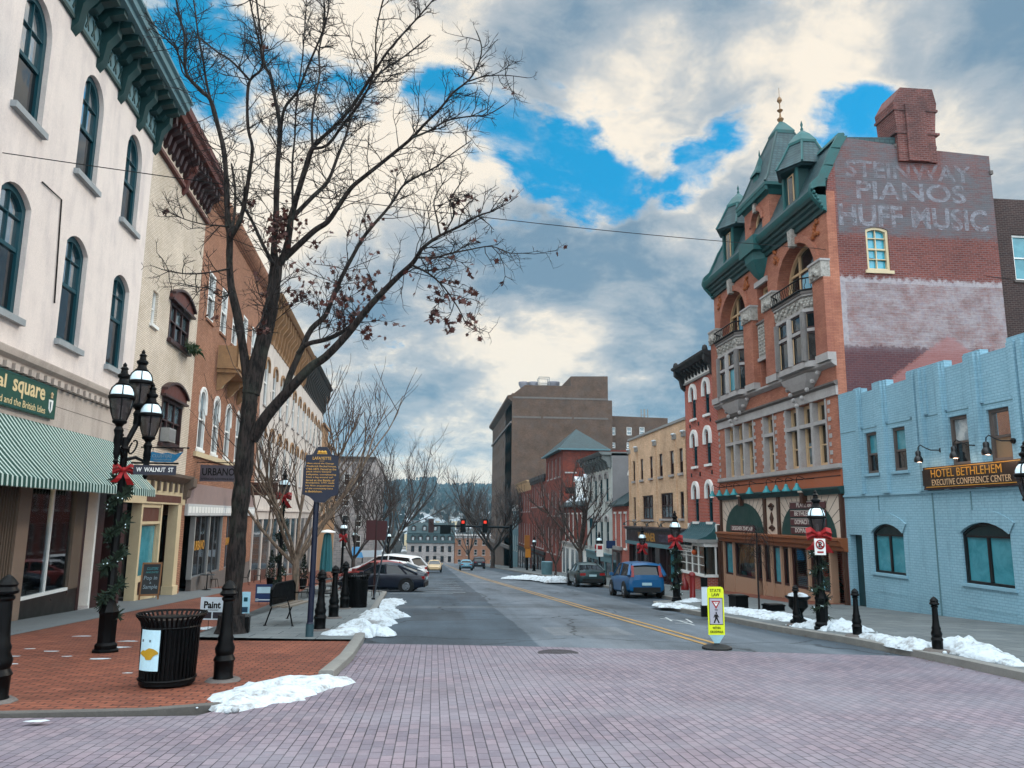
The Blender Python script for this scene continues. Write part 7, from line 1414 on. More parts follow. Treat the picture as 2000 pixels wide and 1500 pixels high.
# in-street crossing paddle
x, y = G(1397, 1266); z = gz(y); t = thing('crosswalk_paddle', 'yellow state law crosswalk paddle with black base in the road', 'sign', (x, y, z)); q = lambda px, py: (lambda p: (p.x-x, p.z))(onY(px, py, y)); M_fy = P('fluorescent_yellow', (.62, .68, .02), .45, 0, .06, 2)
PF = Fac((x, y), (1, -.06)); a0, z0 = q(1384, 1240); a1, z1 = q(1412, 1146); z0 = z0; r = .05
o = [(a0, z0), (a1, z0), (a1, z1-r), (a1-r*.3, z1-r*.3), (a1-r, z1), (a0+r, z1), (a0+r*.3, z1-r*.3), (a0, z1-r)]
mb = MB(); PF.prism(mb, o, -.012, .012, M_fy, (True, True)); zi0, zi1 = z0+(z1-z0)*.21, z0+(z1-z0)*.77; PF.prism(mb, rect(a0+.025, a1-.025, zi0, zi1), .012, .015, M_dark); PF.prism(mb, rect(a0+.035, a1-.035, zi0+.012, zi1-.012), .015, .018, P('paddle_grey', (.42, .42, .46), .5)); am = (a0+a1)/2
PF.prism(mb, [(am, zi1-.2), (am+.085, zi1-.055), (am-.085, zi1-.055)], .018, .021, M_bow); PF.prism(mb, [(am, zi1-.155), (am+.05, zi1-.075), (am-.05, zi1-.075)], .021, .024, M_white)
zw = zi0+.03
for o in ([(am-.012, zw+.165), (am+.012, zw+.165), (am+.016, zw+.185), (am, zw+.2), (am-.016, zw+.185)], [(am-.03, zw+.155), (am+.025, zw+.16), (am+.025, zw+.07), (am-.025, zw+.07)], [(am-.025, zw+.08), (am+.0, zw+.08), (am-.03, zw), (am-.055, zw)], [(am, zw+.08), (am+.025, zw+.08), (am+.06, zw+.005), (am+.035, zw)], [(am-.03, zw+.155), (am-.055, zw+.1), (am-.045, zw+.095), (am-.02, zw+.14)], [(am+.02, zw+.155), (am+.055, zw+.105), (am+.045, zw+.1), (am+.01, zw+.135)]): PF.prism(mb, o, .018, .021, M_dark)
mb.build('panel', t); at = lambda a, zz, d: PF.w(a, zz, .012+d); hz_ = z1-z0
put_text('STATE', at, a0+.05, a1-.05, z1-.11*hz_, z1-.045*hz_, M_dark, t, .006); put_text('LAW', at, a0+.08, a1-.08, z1-.2*hz_, z1-.13*hz_, M_dark, t, .006); put_text('WITHIN', at, a0+.08, a1-.08, z0+.12*hz_, z0+.17*hz_, M_dark, t, .004); put_text('CROSSWALK', at, a0+.03, a1-.03, z0+.04*hz_, z0+.09*hz_, M_dark, t, .004)
put_text('TO', lambda a, zz, d: PF.w(a, zz, .018+d), am-.03, am+.03, zi0+.25, zi0+.28, M_dark, t, .004); put_text('YIELD', lambda a, zz, d: PF.w(a, zz, .024+d), am-.03, am+.03, zi1-.1, zi1-.082, M_bow, t)
mb = MB(); PF.prism(mb, [(am-.02, z+.05), (am+.02, z+.05), (a1-.01, z0), (a0+.01, z0)], -.01, .01, P('paddle_stem', (.35, .50, .55), .5), (True, True)); mb.build('stem', t)
mb = MB(); mb.lathe((x+am, y, z), [(.27, -.02), (.27, .02), (.22, .05), (.06, .07), (.05, .09)], P('black_rubber', (.015, .016, .018), .7), 8, pi/8); mb.build('base', t)
# yard signs at the oak
def yard(label, l, r, tp, bt, by, rot, face, words_, art, stake=True):
    x, y = G((l+r)/2, by, .02); p0, p1 = onY(l, tp, y), onY(r, bt, y); YF2 = Fac((p0.x, y), (cos(rot), sin(rot))); wd = (p1.x-p0.x)/cos(rot); h = p0.z-p1.z; zz = p1.z
    t = thing('yard_sign', label, 'sign', (x, y, gz(y))); mb = MB(); YF2.box(mb, 0, wd, zz, p0.z, -.008, .008, face); mb.build('board', t)
    mb = MB()
    for a in (wd*.25, wd*.75): mb.tube([YF2.w(a, gz(y)-.05, 0), YF2.w(a, p0.z-.05, -.012)], .006, black_iron, 4)
    mb.build('stake', t); mb = MB()
    for a0, a1, b0, b1, m in art: YF2.box(mb, wd*a0, wd*a1, zz+h*b0, zz+h*b1, .008, .011, m)
    if art: mb.build('picture', t)
    for s_, a0, a1, b0, b1, m, bo in words_: put_text(s_, lambda a, z_, d: YF2.w(a, z_, .008+d), wd*a0, wd*a1, zz+h*b0, zz+h*b1, m, t, bo)
    return t
M_paper = P('paper_white', (.58, .64, .68), .6, 0, .06, 3); M_pic1 = P('paint_picture', (.06, .05, .07), .5, 0, .8, 14); M_pic2 = P('paint_picture_blue', (.03, .10, .16), .5, 0, .6, 9)
yard('white sign reading Paint leaning behind the corner bollard', 393, 463, 1166, 1210, 1232, -.12, M_paper, [('Paint', .1, .56, .5, .82, M_dark, .03), ('& SIP STUDIO', .1, .5, .4, .46, M_dark, 0)], [(.06, .32, .06, .34, M_pic1), (.36, .66, .06, .34, M_pic1), (.8, .92, .3, .5, M_pic2)])
yard('pale blue notice sign stuck up beside the oak trunk', 465, 487, 1156, 1198, 1225, 0, P('paper_blue', (.42, .62, .70), .6), [], [(.15, .85, .05, .3, M_pic2), (.5, .8, .55, .75, M_teal)])
yard('small blue sign with a white arrow beside the bench', 500, 530, 1141, 1176, 1182, 0, P('sign_deep_blue', (.012, .07, .18), .5), [], [(.05, .95, .1, .16, M_paper), (.02, .2, .06, .2, M_paper), (.1, .9, .5, .85, MATS['poster_blue_white'])])
for px, py, w_, h_, lab in ((473, 1239, .26, .36, 'small black planter box at the foot of the notice sign'),): x, y = G(px, py, .02); mb = MB(); z = gz(y)+.02; mb.box(-w_/2, w_/2, -w_/2, w_/2, z-.02, z+h_, black_iron, .1, (x, y)); mb.box(-w_/2+.03, w_/2-.03, -w_/2+.03, w_/2-.03, z+h_, z+h_+.01, M_soil, .1, (x, y)); tag(mb.build('planter_box'), lab, 'planter')
# chalkboard
x, y = G(292, 1172, .03); t = thing('sandwich_board', 'wooden sandwich board with chalk writing outside the cream shop front', 'sign', (x, y, gz(y))); p0, p1 = onY(270, 1168, y), onY(312, 1100, y); AF = Fac((p0.x, y), (1, .35)); wd = (p1.x-p0.x)*1.05; z0 = gz(y)+.03; h = p1.z-z0
mb = MB(); M_wf = P('light_wood_frame', (.30, .16, .065), .6, 0, .25, 6)
def lean(a, z, d=0): return AF.w(a+.1*z/h*wd*.6, z0+z, d-.3*z/h)
def leanbox(mb, a0, a1, q0, q1, d0, d1, m): mb.hexa([lean(a, q, d) for q in (q0, q1) for a, d in ((a0, d1), (a1, d1), (a1, d0), (a0, d0))], m)
leanbox(mb, .05, wd-.05, h*.13, h-.05, -.01, .01, P('chalkboard', (.016, .022, .028), .6, 0, .4, 5))
for a0, a1, q0, q1 in ((0, .055, 0, h), (wd-.055, wd, 0, h), (0, wd, h-.06, h), (0, wd, h*.1, h*.15)): leanbox(mb, a0, a1, q0, q1, -.02, .02, M_wf)
mb.tube([AF.w(wd*.1, z0, -.85), lean(wd*.05, h)], .025, M_wf, 4); mb.tube([AF.w(wd*.95, z0, -.85), lean(wd*.95, h)], .025, M_wf, 4); mb.build('board', t)
M_ch = P('chalk', (.30, .36, .40), .9)
for s_, a0, a1, q0, q1, m in (('CLUSTERS', .25, .8, .80, .87, M_lt), ('HANDCRAFTED', .22, .82, .71, .76, M_lt), ('Pop in', .15, .8, .50, .64, M_ch), ('&', .45, .55, .42, .48, M_ch), ('Sample', .15, .85, .26, .4, M_ch)): put_text(s_, lambda a, z_, d: lean(a, z_, .011+d), wd*a0, wd*a1, h*q0, h*q1, m, t, .006, slant=.3)
# hanging signs
def hang(name, label, l, r, tp, bt, Yp, m, words_, shape=None, arm=None):
    p0, p1 = onY(l, tp, Yp), onY(r, bt, Yp); HF = Fac((p0.x, Yp), (1, 0)); wd = p1.x-p0.x; h = p0.z-p1.z; t = thing(name, label, 'sign', (p0.x, Yp, p1.z)); mb = MB()
    if shape: HF.prism(mb, [(wd*a, p1.z+h*b_) for a, b_ in shape], -.025, .025, m, (True, True))
    else: HF.box(mb, 0, wd, p1.z, p0.z, -.025, .025, m)
    mb.build('board', t)
    for s_, a0, a1, b0, b1, mm, bo in words_: put_text(s_, lambda a, z_, d: HF.w(a, z_, .026+d), wd*a0, wd*a1, p1.z+h*b0, p1.z+h*b1, mm, t, bo)
    mb = MB(); zA = p0.z+.12; xa = arm if arm is not None else p0.x-.6
    mb.tube([(xa, Yp, zA), (p1.x+.15, Yp, zA)], .022, black_iron, 5); mb.ball((p1.x+.17, Yp, zA), .05, M_mar, 6)
    for a in (.2, .8): mb.tube([HF.w(wd*a, zA, 0), HF.w(wd*a, p0.z-h*.1, 0)], .01, black_iron, 4)
    mb.build('bracket', t); return t
wing = [(.1, .1), (.3, 0), (.75, 0), (.85, .25), (1, .95), (.8, .7), (.6, .85), (.45, .75), (.2, .9), (.0, .75), (.08, .4)]
hang('hanging_sign', 'blue winged hanging sign above the street name plate', 284, 356, 880, 903, 29, P('sign_sky_blue', (.02, .25, .42), .5, 0, .3, 3), [('CLUSTERS', .2, .72, .4, .68, M_ch, .01), ('Handcrafted', .25, .7, .14, .32, M_ch, 0)], wing, LF.w(29, 0).x)
hang('hanging_sign', 'grey metal hanging sign with dark lettering by the oak trunk', 392, 460, 908, 941, 37, P('sign_zinc', (.17, .16, .19), .45, .4, .35, 2), [('URBANO', .06, .96, .36, .82, M_dark, .02), ('AMERICAN KITCHEN & BAR', .04, .96, .1, .22, M_dark, 0)], None, LF.w(37, 0).x)
hang('hanging_sign', 'brown hanging sign with cursive lettering right of the oak trunk', 488, 542, 942, 968, 44, P('sign_brown_wood', (.12, .05, .02), .6, 0, .3, 3), [('Granite', .1, .9, .25, .8, M_dark, .01)], None, LF.w(44, 0).x)
for lab, l, r, tp, bt, Yp, m, sh in (('dark green hanging sign in front of the pale front', 1152, 1172, 1012, 1032, 68, M_teal, None), ('deep blue hanging sign by the small brick house', 1184, 1202, 1056, 1071, 60, MATS['sign_deep_blue'], None), ('red round hanging sign between small brick house and tan building', 1228, 1241, 1050, 1066, 55, M_bow, [(.5+.5*cos(i*pi/6), .5+.5*sin(i*pi/6)) for i in range(12)])): hang('hanging_sign', lab, l, r, tp, bt, Yp, m, [], sh, 14)
x = onY(735, 1036, 33); t = thing('red_sign', 'dark red sign panels seen from behind on a slim pole over the dark sedan', 'sign', (x.x, 33, gz(33))); mb = MB(); p0, p1 = onY(716, 1016, 33), onY(755, 1055, 33); mb.box(p0.x, x.x-.03, 32.97, 33.0, p1.z, p0.z, P('dark_red_sign', (.10, .006, .012), .5, 0, .2, 4)); mb.box(x.x+.03, p1.x, 32.97, 33.03, p1.z, p0.z-.02, MATS['dark_red_sign']); mb.box(p0.x, p1.x, 32.98, 33.02, p0.z-.08, p0.z-.04, MATS['dark_red_sign']); mb.build('panel', t); mb = MB(); mb.tube([(x.x, 33, gz(33)), (x.x, 33, p0.z+.03)], .045, M_mar, 8); mb.build('pole', t)
p0, p1 = onY(729, 1172, 30), onY(757, 1040, 30.4); mb = MB(); mb.tube([(p0.x, 30, gz(30)+.05), (p1.x, 30.4, p1.z)], [.035, .03], P('grey_blue_pole', (.03, .05, .07), .4), 7); mb.tube([(p0.x, 30, gz(30)+.03), (p0.x, 30, gz(30)+.12)], .07, black_iron, 7); tag(mb.build('leaning_pole'), 'slim blue grey pole leaning beside the second trash can', 'pole')
# bench, cafe furniture, heater
x, y = G(553, 1222, .06); z = gz(y)+.055; t = thing('bench', 'black metal bench with slatted pale seat beside the marker pole', 'bench', (x, y, z)); mb = MB(); sc = .88
BF = Fac((x-.3, y), (.22, .97)); L = 1.35
for i in range(4): BF.box(mb, .02, L, z+.4+.012*(i % 2), z+.43+.012*(i % 2), .02+.11*i, .11+.11*i, P('bench_slat', (.28, .24, .20), .5, 0, .3, 6))
mb.build('seat', t); mb = MB()
BF.prism(mb, [(0.0, z+.45), (L, z+.45), (L, z+.8), (L-.15, z+.9), (.15, z+.9), (0, z+.8)], -.04, .0, black_iron, (True, True)); mb.tube([BF.w(a, q, .0) for a, q in ((0, z+.43), (0, z+.8), (.15, z+.92), (L-.15, z+.92), (L, z+.8), (L, z+.43))], .022, black_iron, 6); mb.build('backrest', t)
for a in (0.05, L-.05):
    for d0, d1 in ((.0, -.14), (.42, .52)): mb = MB(); mb.tube([BF.w(a, z+.41, d0), BF.w(a, z, d1)], .018, black_iron, 6); mb.lathe(BF.w(a, z, d1), [(.04, 0), (.04, .012), (.01, .014)], black_iron, 8); mb.build('leg', t)
mb = MB(); [mb.tube([BF.w(a, z+.62, 0), BF.w(a, z+.64, .35), BF.w(a, z+.41, .44)], .016, black_iron, 6) for a in (.03, L-.03)]; mb.build('armrest', t)
def cafe_chair():
    t = thing('cafe_chair', 'black wire cafe chair', 'chair', (0, 0, 0), 'black wire cafe chairs'); mb = MB(); mb.lathe((0, 0, .42), [(.2, 0), (.2, .02), (.02, .025)], black_iron, 12); mb.build('seat', t)
    mb = MB(); mb.tube([(-.19, .12, .42), (-.2, .2, .72), (-.1, .23, .84), (.1, .23, .84), (.2, .2, .72), (.19, .12, .42)], .014, black_iron, 5)
    for i in range(5): a = -.14+.07*i; mb.tube([(a, .17, .43), (a, .22, .82)], .007, black_iron, 4)
    mb.build('backrest', t)
    for sx in (-1, 1):
        for sy in (-1, 1): mb = MB(); mb.tube([(sx*.14, sy*.14, .42), (sx*.2, sy*.21, 0)], .011, black_iron, 5); mb.build('leg', t)
    return t
def cafe_table():
    t = thing('cafe_table', 'round dark cafe table', 'table', (0, 0, 0), 'dark cafe tables'); mb = MB(); mb.lathe((0, 0, .69), [(.34, 0), (.36, .015), (.34, .03), (.02, .031)], P('table_top', (.06, .065, .07), .25), 16); mb.build('tabletop', t); mb = MB(); mb.lathe((0, 0, 0), [(.22, 0), (.2, .02), (.03, .05), (.025, .66), (.1, .69)], black_iron, 10); mb.build('leg', t); return t
ch, tb_ = cafe_chair(), cafe_table(); idx = build_kid_index(); first = {id(ch): True, id(tb_): True}
def place(o, px, py, rz, label, zz=.04):
    x, y = G(px, py, zz)
    if first.pop(id(o), None) is None: o = copy_tree(o, idx)
    o.location = (x, y, gz(y)+zz); o.rotation_euler.z = rz; o['label'] = label; return o
for px, py, rz, lab in ((502, 1138, .3, 'wire cafe chair beside the garlanded cafe lamp'), (478, 1143, -1.2, 'wire cafe chair just right of the oak trunk'), (388, 1150, .8, 'wire cafe chair under the window left of the oak'), (416, 1148, 2.2, 'second wire cafe chair left of the oak trunk'), (594, 1168, .5, 'wire cafe chair between bench and pole'), (612, 1160, -2, 'wire cafe chair directly behind the marker pole'), (646, 1166, 1.0, 'wire cafe chair behind the middle bollard'), (690, 1158, 2.5, 'wire cafe chair behind the second trash can'), (728, 1166, -.5, 'wire cafe chair at the foot of the leaning pole'), (660, 1155, -1.1, 'wire cafe chair deep behind the bollards')): place(ch, px, py, rz, lab)
for px, py, lab in ((556, 1150, 'round cafe table behind the street tree'), (403, 1152, 'round cafe table under the window left of the oak'), (632, 1166, 'round cafe table behind the marker pole'), (675, 1160, 'round cafe table behind the second trash can')): place(tb_, px, py, 0, lab)
x, y = G(634, 1160, .05); z = gz(y)+.04; t = thing('patio_umbrella', 'closed teal patio umbrella with pale cap behind the marker pole', 'umbrella', (x, y, z)); zt = onY(634, 1040, y).z; zb2 = onY(634, 1116, y).z; mb = MB(); mb.lathe((x, y, zb2), [(.28, 0), (.24, (zt-zb2)*.5), (.16, (zt-zb2)*.95), (.05, zt-zb2)], P('umbrella_teal', (.05, .20, .22), .7, 0, .3, 5), 18, 0, .22); mb.build('canopy', t); mb = MB(); mb.lathe((x, y, zt), [(.34, 0), (.33, .05), (.05, .12)], M_white, 14); mb.build('cap', t); mb = MB(); mb.tube([(x, y, z), (x, y, zt)], .03, black_iron, 6); mb.lathe((x, y, z), [(.3, 0), (.28, .06), (.04, .09)], black_iron, 12); mb.build('pole', t)
for k, (px, py, tp, lab) in enumerate(((527, 1150, 1076, 'dark cone shaped shrub in a pot by the garlanded cafe lamp'), (591, 1150, 1084, 'slender cone shaped shrub in a pot left of the marker pole'))):
    x, y = G(px, py, .04); z = gz(y)+.03; h = onY(px, tp, y).z-z; t = thing('potted_shrub', lab, 'plant', (x, y, z), 'potted cone shrubs'); mb = MB(); mb.lathe((x, y, z), [(.14, 0), (.2, h*.28), (.22, h*.3), (.16, h*.31)], black_iron, 12); mb.build('pot', t); rnd = random.Random(k); mb = MB()
    for i in range(500): f = rnd.random()**1.3; a = rnd.uniform(0, 6.3); r = (.3*(1-f)+.02)*rnd.uniform(.6, 1); p = Vector((x+r*cos(a), y+r*sin(a), z+h*(.3+.7*f))); d = Vector((cos(a), sin(a), .8)).normalized()*.12; e = Vector((-sin(a), cos(a), 0))*.03; mb.add([p-e, p+e, p+d], [(0, 1, 2)], M_gar)
    mb.build('foliage', t, smooth=False)
M_fern = P('fern_green', (.05, .10, .03), .8, 0, .4, 8); rnd = random.Random(5); p = LF.w(33.3, 8.5, .3); t = thing('window_plant', 'bushy green plant in the upper red framed window of the cream building', 'plant', p); mb = MB()
for i in range(160): a = rnd.uniform(0, 6.3); r = rnd.uniform(.15, .65); q = p+Vector((rnd.gauss(0, .1), rnd.gauss(0, .35), 0)); e = q+Vector((abs(cos(a))*r*.6, sin(a)*r, rnd.uniform(-.45, .35))); m_ = q.lerp(e, .5)+Vector((0, 0, .12)); s_ = Vector((0, .03, .01)); mb.add([q-s_, q+s_, m_+s_, e, m_-s_], [(0, 1, 2, 3, 4)], M_fern)
mb.build('foliage', t, smooth=False)
mb = MB(); LF.box(mb, 31.1, 32.0, 4.36, 4.9, -.15, .35, M_concrete); LF.box(mb, 31.15, 31.95, 4.42, 4.84, .35, .36, B_grey); tag(mb.build('air_conditioner'), 'white air conditioner box in the lower red framed window', 'air conditioner')
# red standpipe and hydrant
x, y = G(1353, 1172, KZ); z = gz(y)+KZ; M_hr = P('hydrant_red', (.25, .012, .014), .4, 0, .2, 4); mb = MB(); mb.lathe((x, y, z), [(.12, -.02), (.11, 0), (.1, .85), (.13, .87), (.13, .93), (.08, 1.0), (.02, 1.02)], M_hr, 10); tag(mb.build('standpipe'), 'red standpipe post in the snow in front of the bay shop', 'standpipe')
x, y = G(1338, 1152, KZ); z = gz(y)+KZ; mb = MB(); mb.lathe((x, y, z), [(.2, -.02), (.2, .25), (.17, .35), (.1, .5), (.04, .6), (.02, .8)], M_hr, 10); tag(mb.build('hydrant'), 'squat red fire hydrant at the wall by the tan building', 'hydrant')
x, y = G(1377, 1200, KZ); z = gz(y)+.1; mb = MB(); mb.box(-.08, .08, -.02, .02, z+.25, z+.75, M_paper, 0, (x, y)); mb.box(-.1, .1, -.06, .06, z-.05, z+.25, black_iron, 0, (x, y)); mb.box(-.09, .09, -.03, .03, z+.75, z+1.0, black_iron, 0, (x, y)); tag(mb.build('delineator'), 'short black and white marker post behind the yellow paddle', 'marker post')
x, y = G(1068, 1122, KZ); z = gz(y)+KZ; mb = MB(); mb.lathe((x, y, z), [(.5, 0), (.55, 1.0), (.55, 1.15), (.4, 1.2)], M_teal_p, 12); tag(mb.build('litter_bin'), 'teal litter bin at the far kerb beyond the snow strip', 'litter bin')
# wire over the street
p0 = LF.w(15.5, LF.sz(0, 298)[1]+.0, .05); q0 = LF.sz(0, 298); p0 = LF.w(q0[0], q0[1], .05); p1 = RF.w(-25.7, RF.zat(-25.7, 486), .3); p2 = Vector((21, 25.5, onY(2010, 547, 25.5).z)); mb = MB(); N = 24
mb.tube([p0.lerp(p1, i/N)-Vector((0, 0, 1.0*4*(i/N)*(1-i/N)*.25)) for i in range(N+1)], .012, M_dark, 4); mb.tube([p1, p1.lerp(p2, .5)-Vector((0, 0, .1)), p2], .012, M_dark, 4); tag(mb.build('cable'), 'thin dark cable sagging across the street between the buildings', 'cable')
p0 = onY(300, 890, 30); mb = MB()
# traffic signals
Yt = 118; pp = onY(998, 1130, Yt); ta = onY(998, 1030, Yt); tb2 = onY(838, 1026, Yt); t = thing('signal_mast', 'black mast arm with traffic signals across the far crossing', 'traffic signal', (pp.x, Yt, gz(Yt))); mb = MB(); mb.tube([(pp.x, Yt, gz(Yt)), (ta.x, Yt, ta.z+.4)], [.3, .22], black_iron, 8); mb.build('pole', t); mb = MB(); mb.tube([ta, tb2], [.2, .12], black_iron, 6); mb.build('arm', t)
M_amb = P('signal_amber', (.38, .18, .02), .5); M_redl = emit('signal_red', (1, .06, .03), 1.0)
for px, lit_ in ((842, 0), (904, 1), (947, 1)):
    p = onY(px, 1027, Yt); mb = MB(); mb.box(p.x-.4, p.x+.4, Yt-.5, Yt-.1, p.z-1.0, p.z+1.0, black_iron if lit_ else M_mar); o = mb.build('signal_head', t); mb = MB(); mb.lathe((p.x, Yt-.52, p.z+.35), [(.22, 0), (.22, .02), (.2, .4), (.02, .41)], M_redl if lit_ else M_mar, 10); mb.build('lens', o)
p = onY(870, 1028, Yt); mb = MB(); mb.box(p.x-.8, p.x+.8, Yt-.3, Yt-.2, p.z-1.1, p.z+.2, black_iron); mb.build('sign_back', t)
pp = onY(1029, 1130, 100); t = thing('signal_post', 'short signal post with amber heads near the tower house', 'traffic signal', (pp.x, 100, gz(100))); mb = MB(); p = onY(1029, 1062, 100); mb.tube([(pp.x, 100, gz(100)), (pp.x, 100, p.z+1)], .15, black_iron, 8); mb.build('pole', t); mb = MB(); mb.box(p.x-.35, p.x+.3, 99.4, 99.8, p.z-.6, p.z+1.1, M_amb); p2 = onY(1030, 1079, 100); mb.box(p2.x-.3, p2.x+.35, 99.4, 99.8, p2.z-.6, p2.z+.6, P('signal_yellow', (.55, .28, .02), .5)); mb.build('signal_head', t)
# ================================================================== cars
M_tyre = P('tyre_rubber', (.012, .012, .013), .85); M_rim = P('wheel_rim', (.30, .32, .34), .3, .7, .2, 9); M_cg = glass_dark('car_glass', (.008, .011, .014), .03, .35); M_tail = P('tail_lamp', (.32, .01, .012), .2); M_headl = P('head_lamp', (.6, .62, .64), .1)
def car_paint(name, col, metal=.25): 
    m, t = newmat(name); b_ = finish(t, col, .33, metal, None, .3); b_.inputs['Coat Weight'].default_value = .25; b_.inputs['Coat Roughness'].default_value = .04; return m
def car(name, label, loc, rz, paint, kind, group=None, tilt=True, sc=.9):
    """local: +x forward; profile stations (x, z lower edge, z shoulder, half width)"""
    if kind == 'sedan': st = [(-2.2, .42, .62, .60), (-2.16, .30, .88, .74), (-1.75, .22, .97, .84), (-.9, .20, .95, .88), (.2, .20, .93, .89), (.95, .20, .92, .88), (1.5, .2, .82, .86), (2.0, .24, .70, .78), (2.22, .32, .58, .62)]; gh = [(-1.85, .96, -1.85, .96), (-1.1, .95, -.85, 1.36), (-.2, .94, -.2, 1.43), (.15, .93, .25, 1.40), (1.15, .90, 1.15, .9)]; wx = (-1.32, 1.35)
    elif kind == 'hatch': st = [(-1.98, .42, .80, .70), (-1.95, .32, 1.0, .80), (-1.6, .24, 1.04, .87), (-.6, .22, 1.02, .9), (.3, .22, 1.0, .9), (1.0, .22, .98, .88), (1.6, .26, .92, .84), (1.98, .32, .78, .72), (2.05, .4, .62, .6)]; gh = [(-1.93, 1.02, -1.93, 1.02), (-1.85, 1.03, -1.72, 1.55), (-.3, 1.02, -.3, 1.62), (.35, 1.0, .35, 1.58), (1.15, .97, 1.15, .97)]; wx = (-1.25, 1.28)
    else: st = [(-2.25, .45, .85, .72), (-2.2, .34, 1.05, .82), (-1.8, .28, 1.1, .9), (-.6, .26, 1.08, .94), (.4, .26, 1.06, .94), (1.1, .26, 1.04, .92), (1.7, .28, .98, .88), (2.2, .34, .82, .76), (2.28, .42, .66, .62)]; gh = [(-2.15, 1.08, -2.15, 1.08), (-2.0, 1.09, -1.75, 1.62), (-.4, 1.08, -.4, 1.72), (.4, 1.06, .3, 1.66), (1.3, 1.03, 1.3, 1.03)]; wx = (-1.35, 1.4)
    t = thing(name, label, 'car', (0, 0, 0), group); mb = MB(); ring = []
    for x, zl, zs, w_ in st:
        zm = (zl+zs)/2; half = [(w_*.86, zl), (w_*.985, zl+.10), (w_, zm-.02), (w_*1.0, zm+.1), (w_*.965, zs-.07), (w_*.88, zs), (w_*.45, zs+.035)]; ring.append([(x, -a, b_) for a, b_ in half]+[(x, a, b_) for a, b_ in half[::-1]])
    n = len(ring[0]); vs = [v for r in ring for v in r]; fs = []
    for i in range(len(ring)-1):
        for k in range(n): fs.append((i*n+k, i*n+(k+1) % n, (i+1)*n+(k+1) % n, (i+1)*n+k))
    fs += [tuple(range(n)), tuple((len(ring)-1)*n+k for k in range(n-1, -1, -1))]; mb.add(vs, [f[::-1] for f in fs], paint); body = mb.build('body', t, angle=42)
    for x in wx:   # dark wheel housings
        for s_ in (-1, 1): hb = MB(); hb.tube([(x, s_*.70, .36), (x, s_*.915, .36)], [.40, .40], M_tyre, 16); hb.build('wheel_arch', body)
    # greenhouse
    def loop(k): xb, zb, xt, zt = gh[k]; return xb, zb, xt, zt
    W0 = {'sedan': .80, 'hatch': .83, 'suv': .86}[kind]; W1 = {'sedan': .58, 'hatch': .66, 'suv': .68}[kind]; mb = MB(); k1, k2, k3 = gh[1], gh[2], gh[3]; rear, frt = gh[0], gh[4]
    B = [(rear[0], rear[1]), (k1[0], k1[1]), (k2[0], k2[1]), (k3[0], k3[1]), (frt[0], frt[1])]; T_ = [(k1[2], k1[3]), (k2[2], k2[3]), (k3[2], k3[3])]
    for s_ in (-1, 1):
        lo = [(x, s_*W0, z-.03) for x, z in B]; hi = [(x, s_*W1, z-.05) for x, z in T_]; mb.add(lo+hi, [(0, 1, 5), (1, 2, 6, 5), (2, 3, 7, 6), (3, 4, 7)] if s_ < 0 else [(5, 1, 0), (5, 6, 2, 1), (6, 7, 3, 2), (7, 4, 3)], M_cg)
    mb.add([(frt[0], -W0, frt[1]-.02), (frt[0], W0, frt[1]-.02), (k3[2], W1, k3[3]-.05), (k3[2], -W1, k3[3]-.05)], [(0, 1, 2, 3)], M_cg); mb.add([(rear[0], -W0, rear[1]-.02), (rear[0], W0, rear[1]-.02), (k1[2], W1, k1[3]-.05), (k1[2], -W1, k1[3]-.05)], [(3, 2, 1, 0)], M_cg); mb.build('glazing', t, angle=20)
    mb = MB(); R_ = []
    for x, z in [(k1[2]-.12, k1[3]-.10)]+T_+[(k3[2]+.1, k3[3]-.08)]:
        R_.append([(x, -W1-.03, z-.06), (x, -W1*.8, z), (x, 0, z+.03), (x, W1*.8, z), (x, W1+.03, z-.06)])
    vs = [v for r in R_ for v in r]; mb.add(vs, [(i*5+k, (i+1)*5+k, (i+1)*5+k+1, i*5+k+1) for i in range(len(R_)-1) for k in range(4)], paint)
    for s_ in (-1, 1):   # pillars
        for (xb, zb), (xt, zt), r in (((frt[0], frt[1]), T_[2], .035), ((k2[0]-.05, k2[1]), T_[1], .04), ((k1[0]-.2, k1[1]), (T_[0][0], T_[0][1]), .05 if kind != 'hatch' else .09), ((rear[0], rear[1]), T_[0], .06)): mb.tube([(xb, s_*W0, zb-.03), (xt, s_*(W1+.0), zt-.05)], r, paint, 5)
    mb.build('roof', t)
    for x in wx:
        for s_ in (-1, 1):
            wb = MB(); wb.tube([(x, s_*.70, .33), (x, s_*.72, .33), (x, s_*.9, .33), (x, s_*.925, .33)], [.28, .325, .325, .29], M_tyre, 18); wo = wb.build('wheel', t); rb = MB(); rb.tube([(x, s_*.92, .33), (x, s_*.935, .33)], [.205, .19], M_rim, 14)
            for q in range(5): a = q*2*pi/5; rb.tube([(x, s_*.938, .33), (x+.19*cos(a), s_*.938, .33+.19*sin(a))], .02, M_rim, 4)
            rb.build('rim', wo)
    x0, x1 = st[1][0], st[-2][0]; zs0, zs1 = st[1][2], st[-2][2]
    for s_ in (-1, 1):
        mb = MB()
        if kind == 'hatch': mb.hexa([(x0-.06, s_*.66-.08, .95), (x0+.25, s_*.74-.08, .95), (x0+.25, s_*.74+.08, .95), (x0-.06, s_*.66+.08, .95), (x0+.05, s_*.62-.05, 1.45), (x0+.35, s_*.66-.05, 1.45), (x0+.35, s_*.66+.06, 1.45), (x0+.05, s_*.62+.06, 1.45)], M_tail)
        else: mb.box(x0-.045, x0+.2, s_*.58-.15, s_*.58+.17, zs0-.2, zs0-.06, M_tail)
        mb.build('tail_light', t); mb = MB(); mb.box(x1-.15, x1+.1, s_*.56-.16, s_*.56+.16, zs1-.17, zs1-.03, M_headl); mb.build('headlight', t)
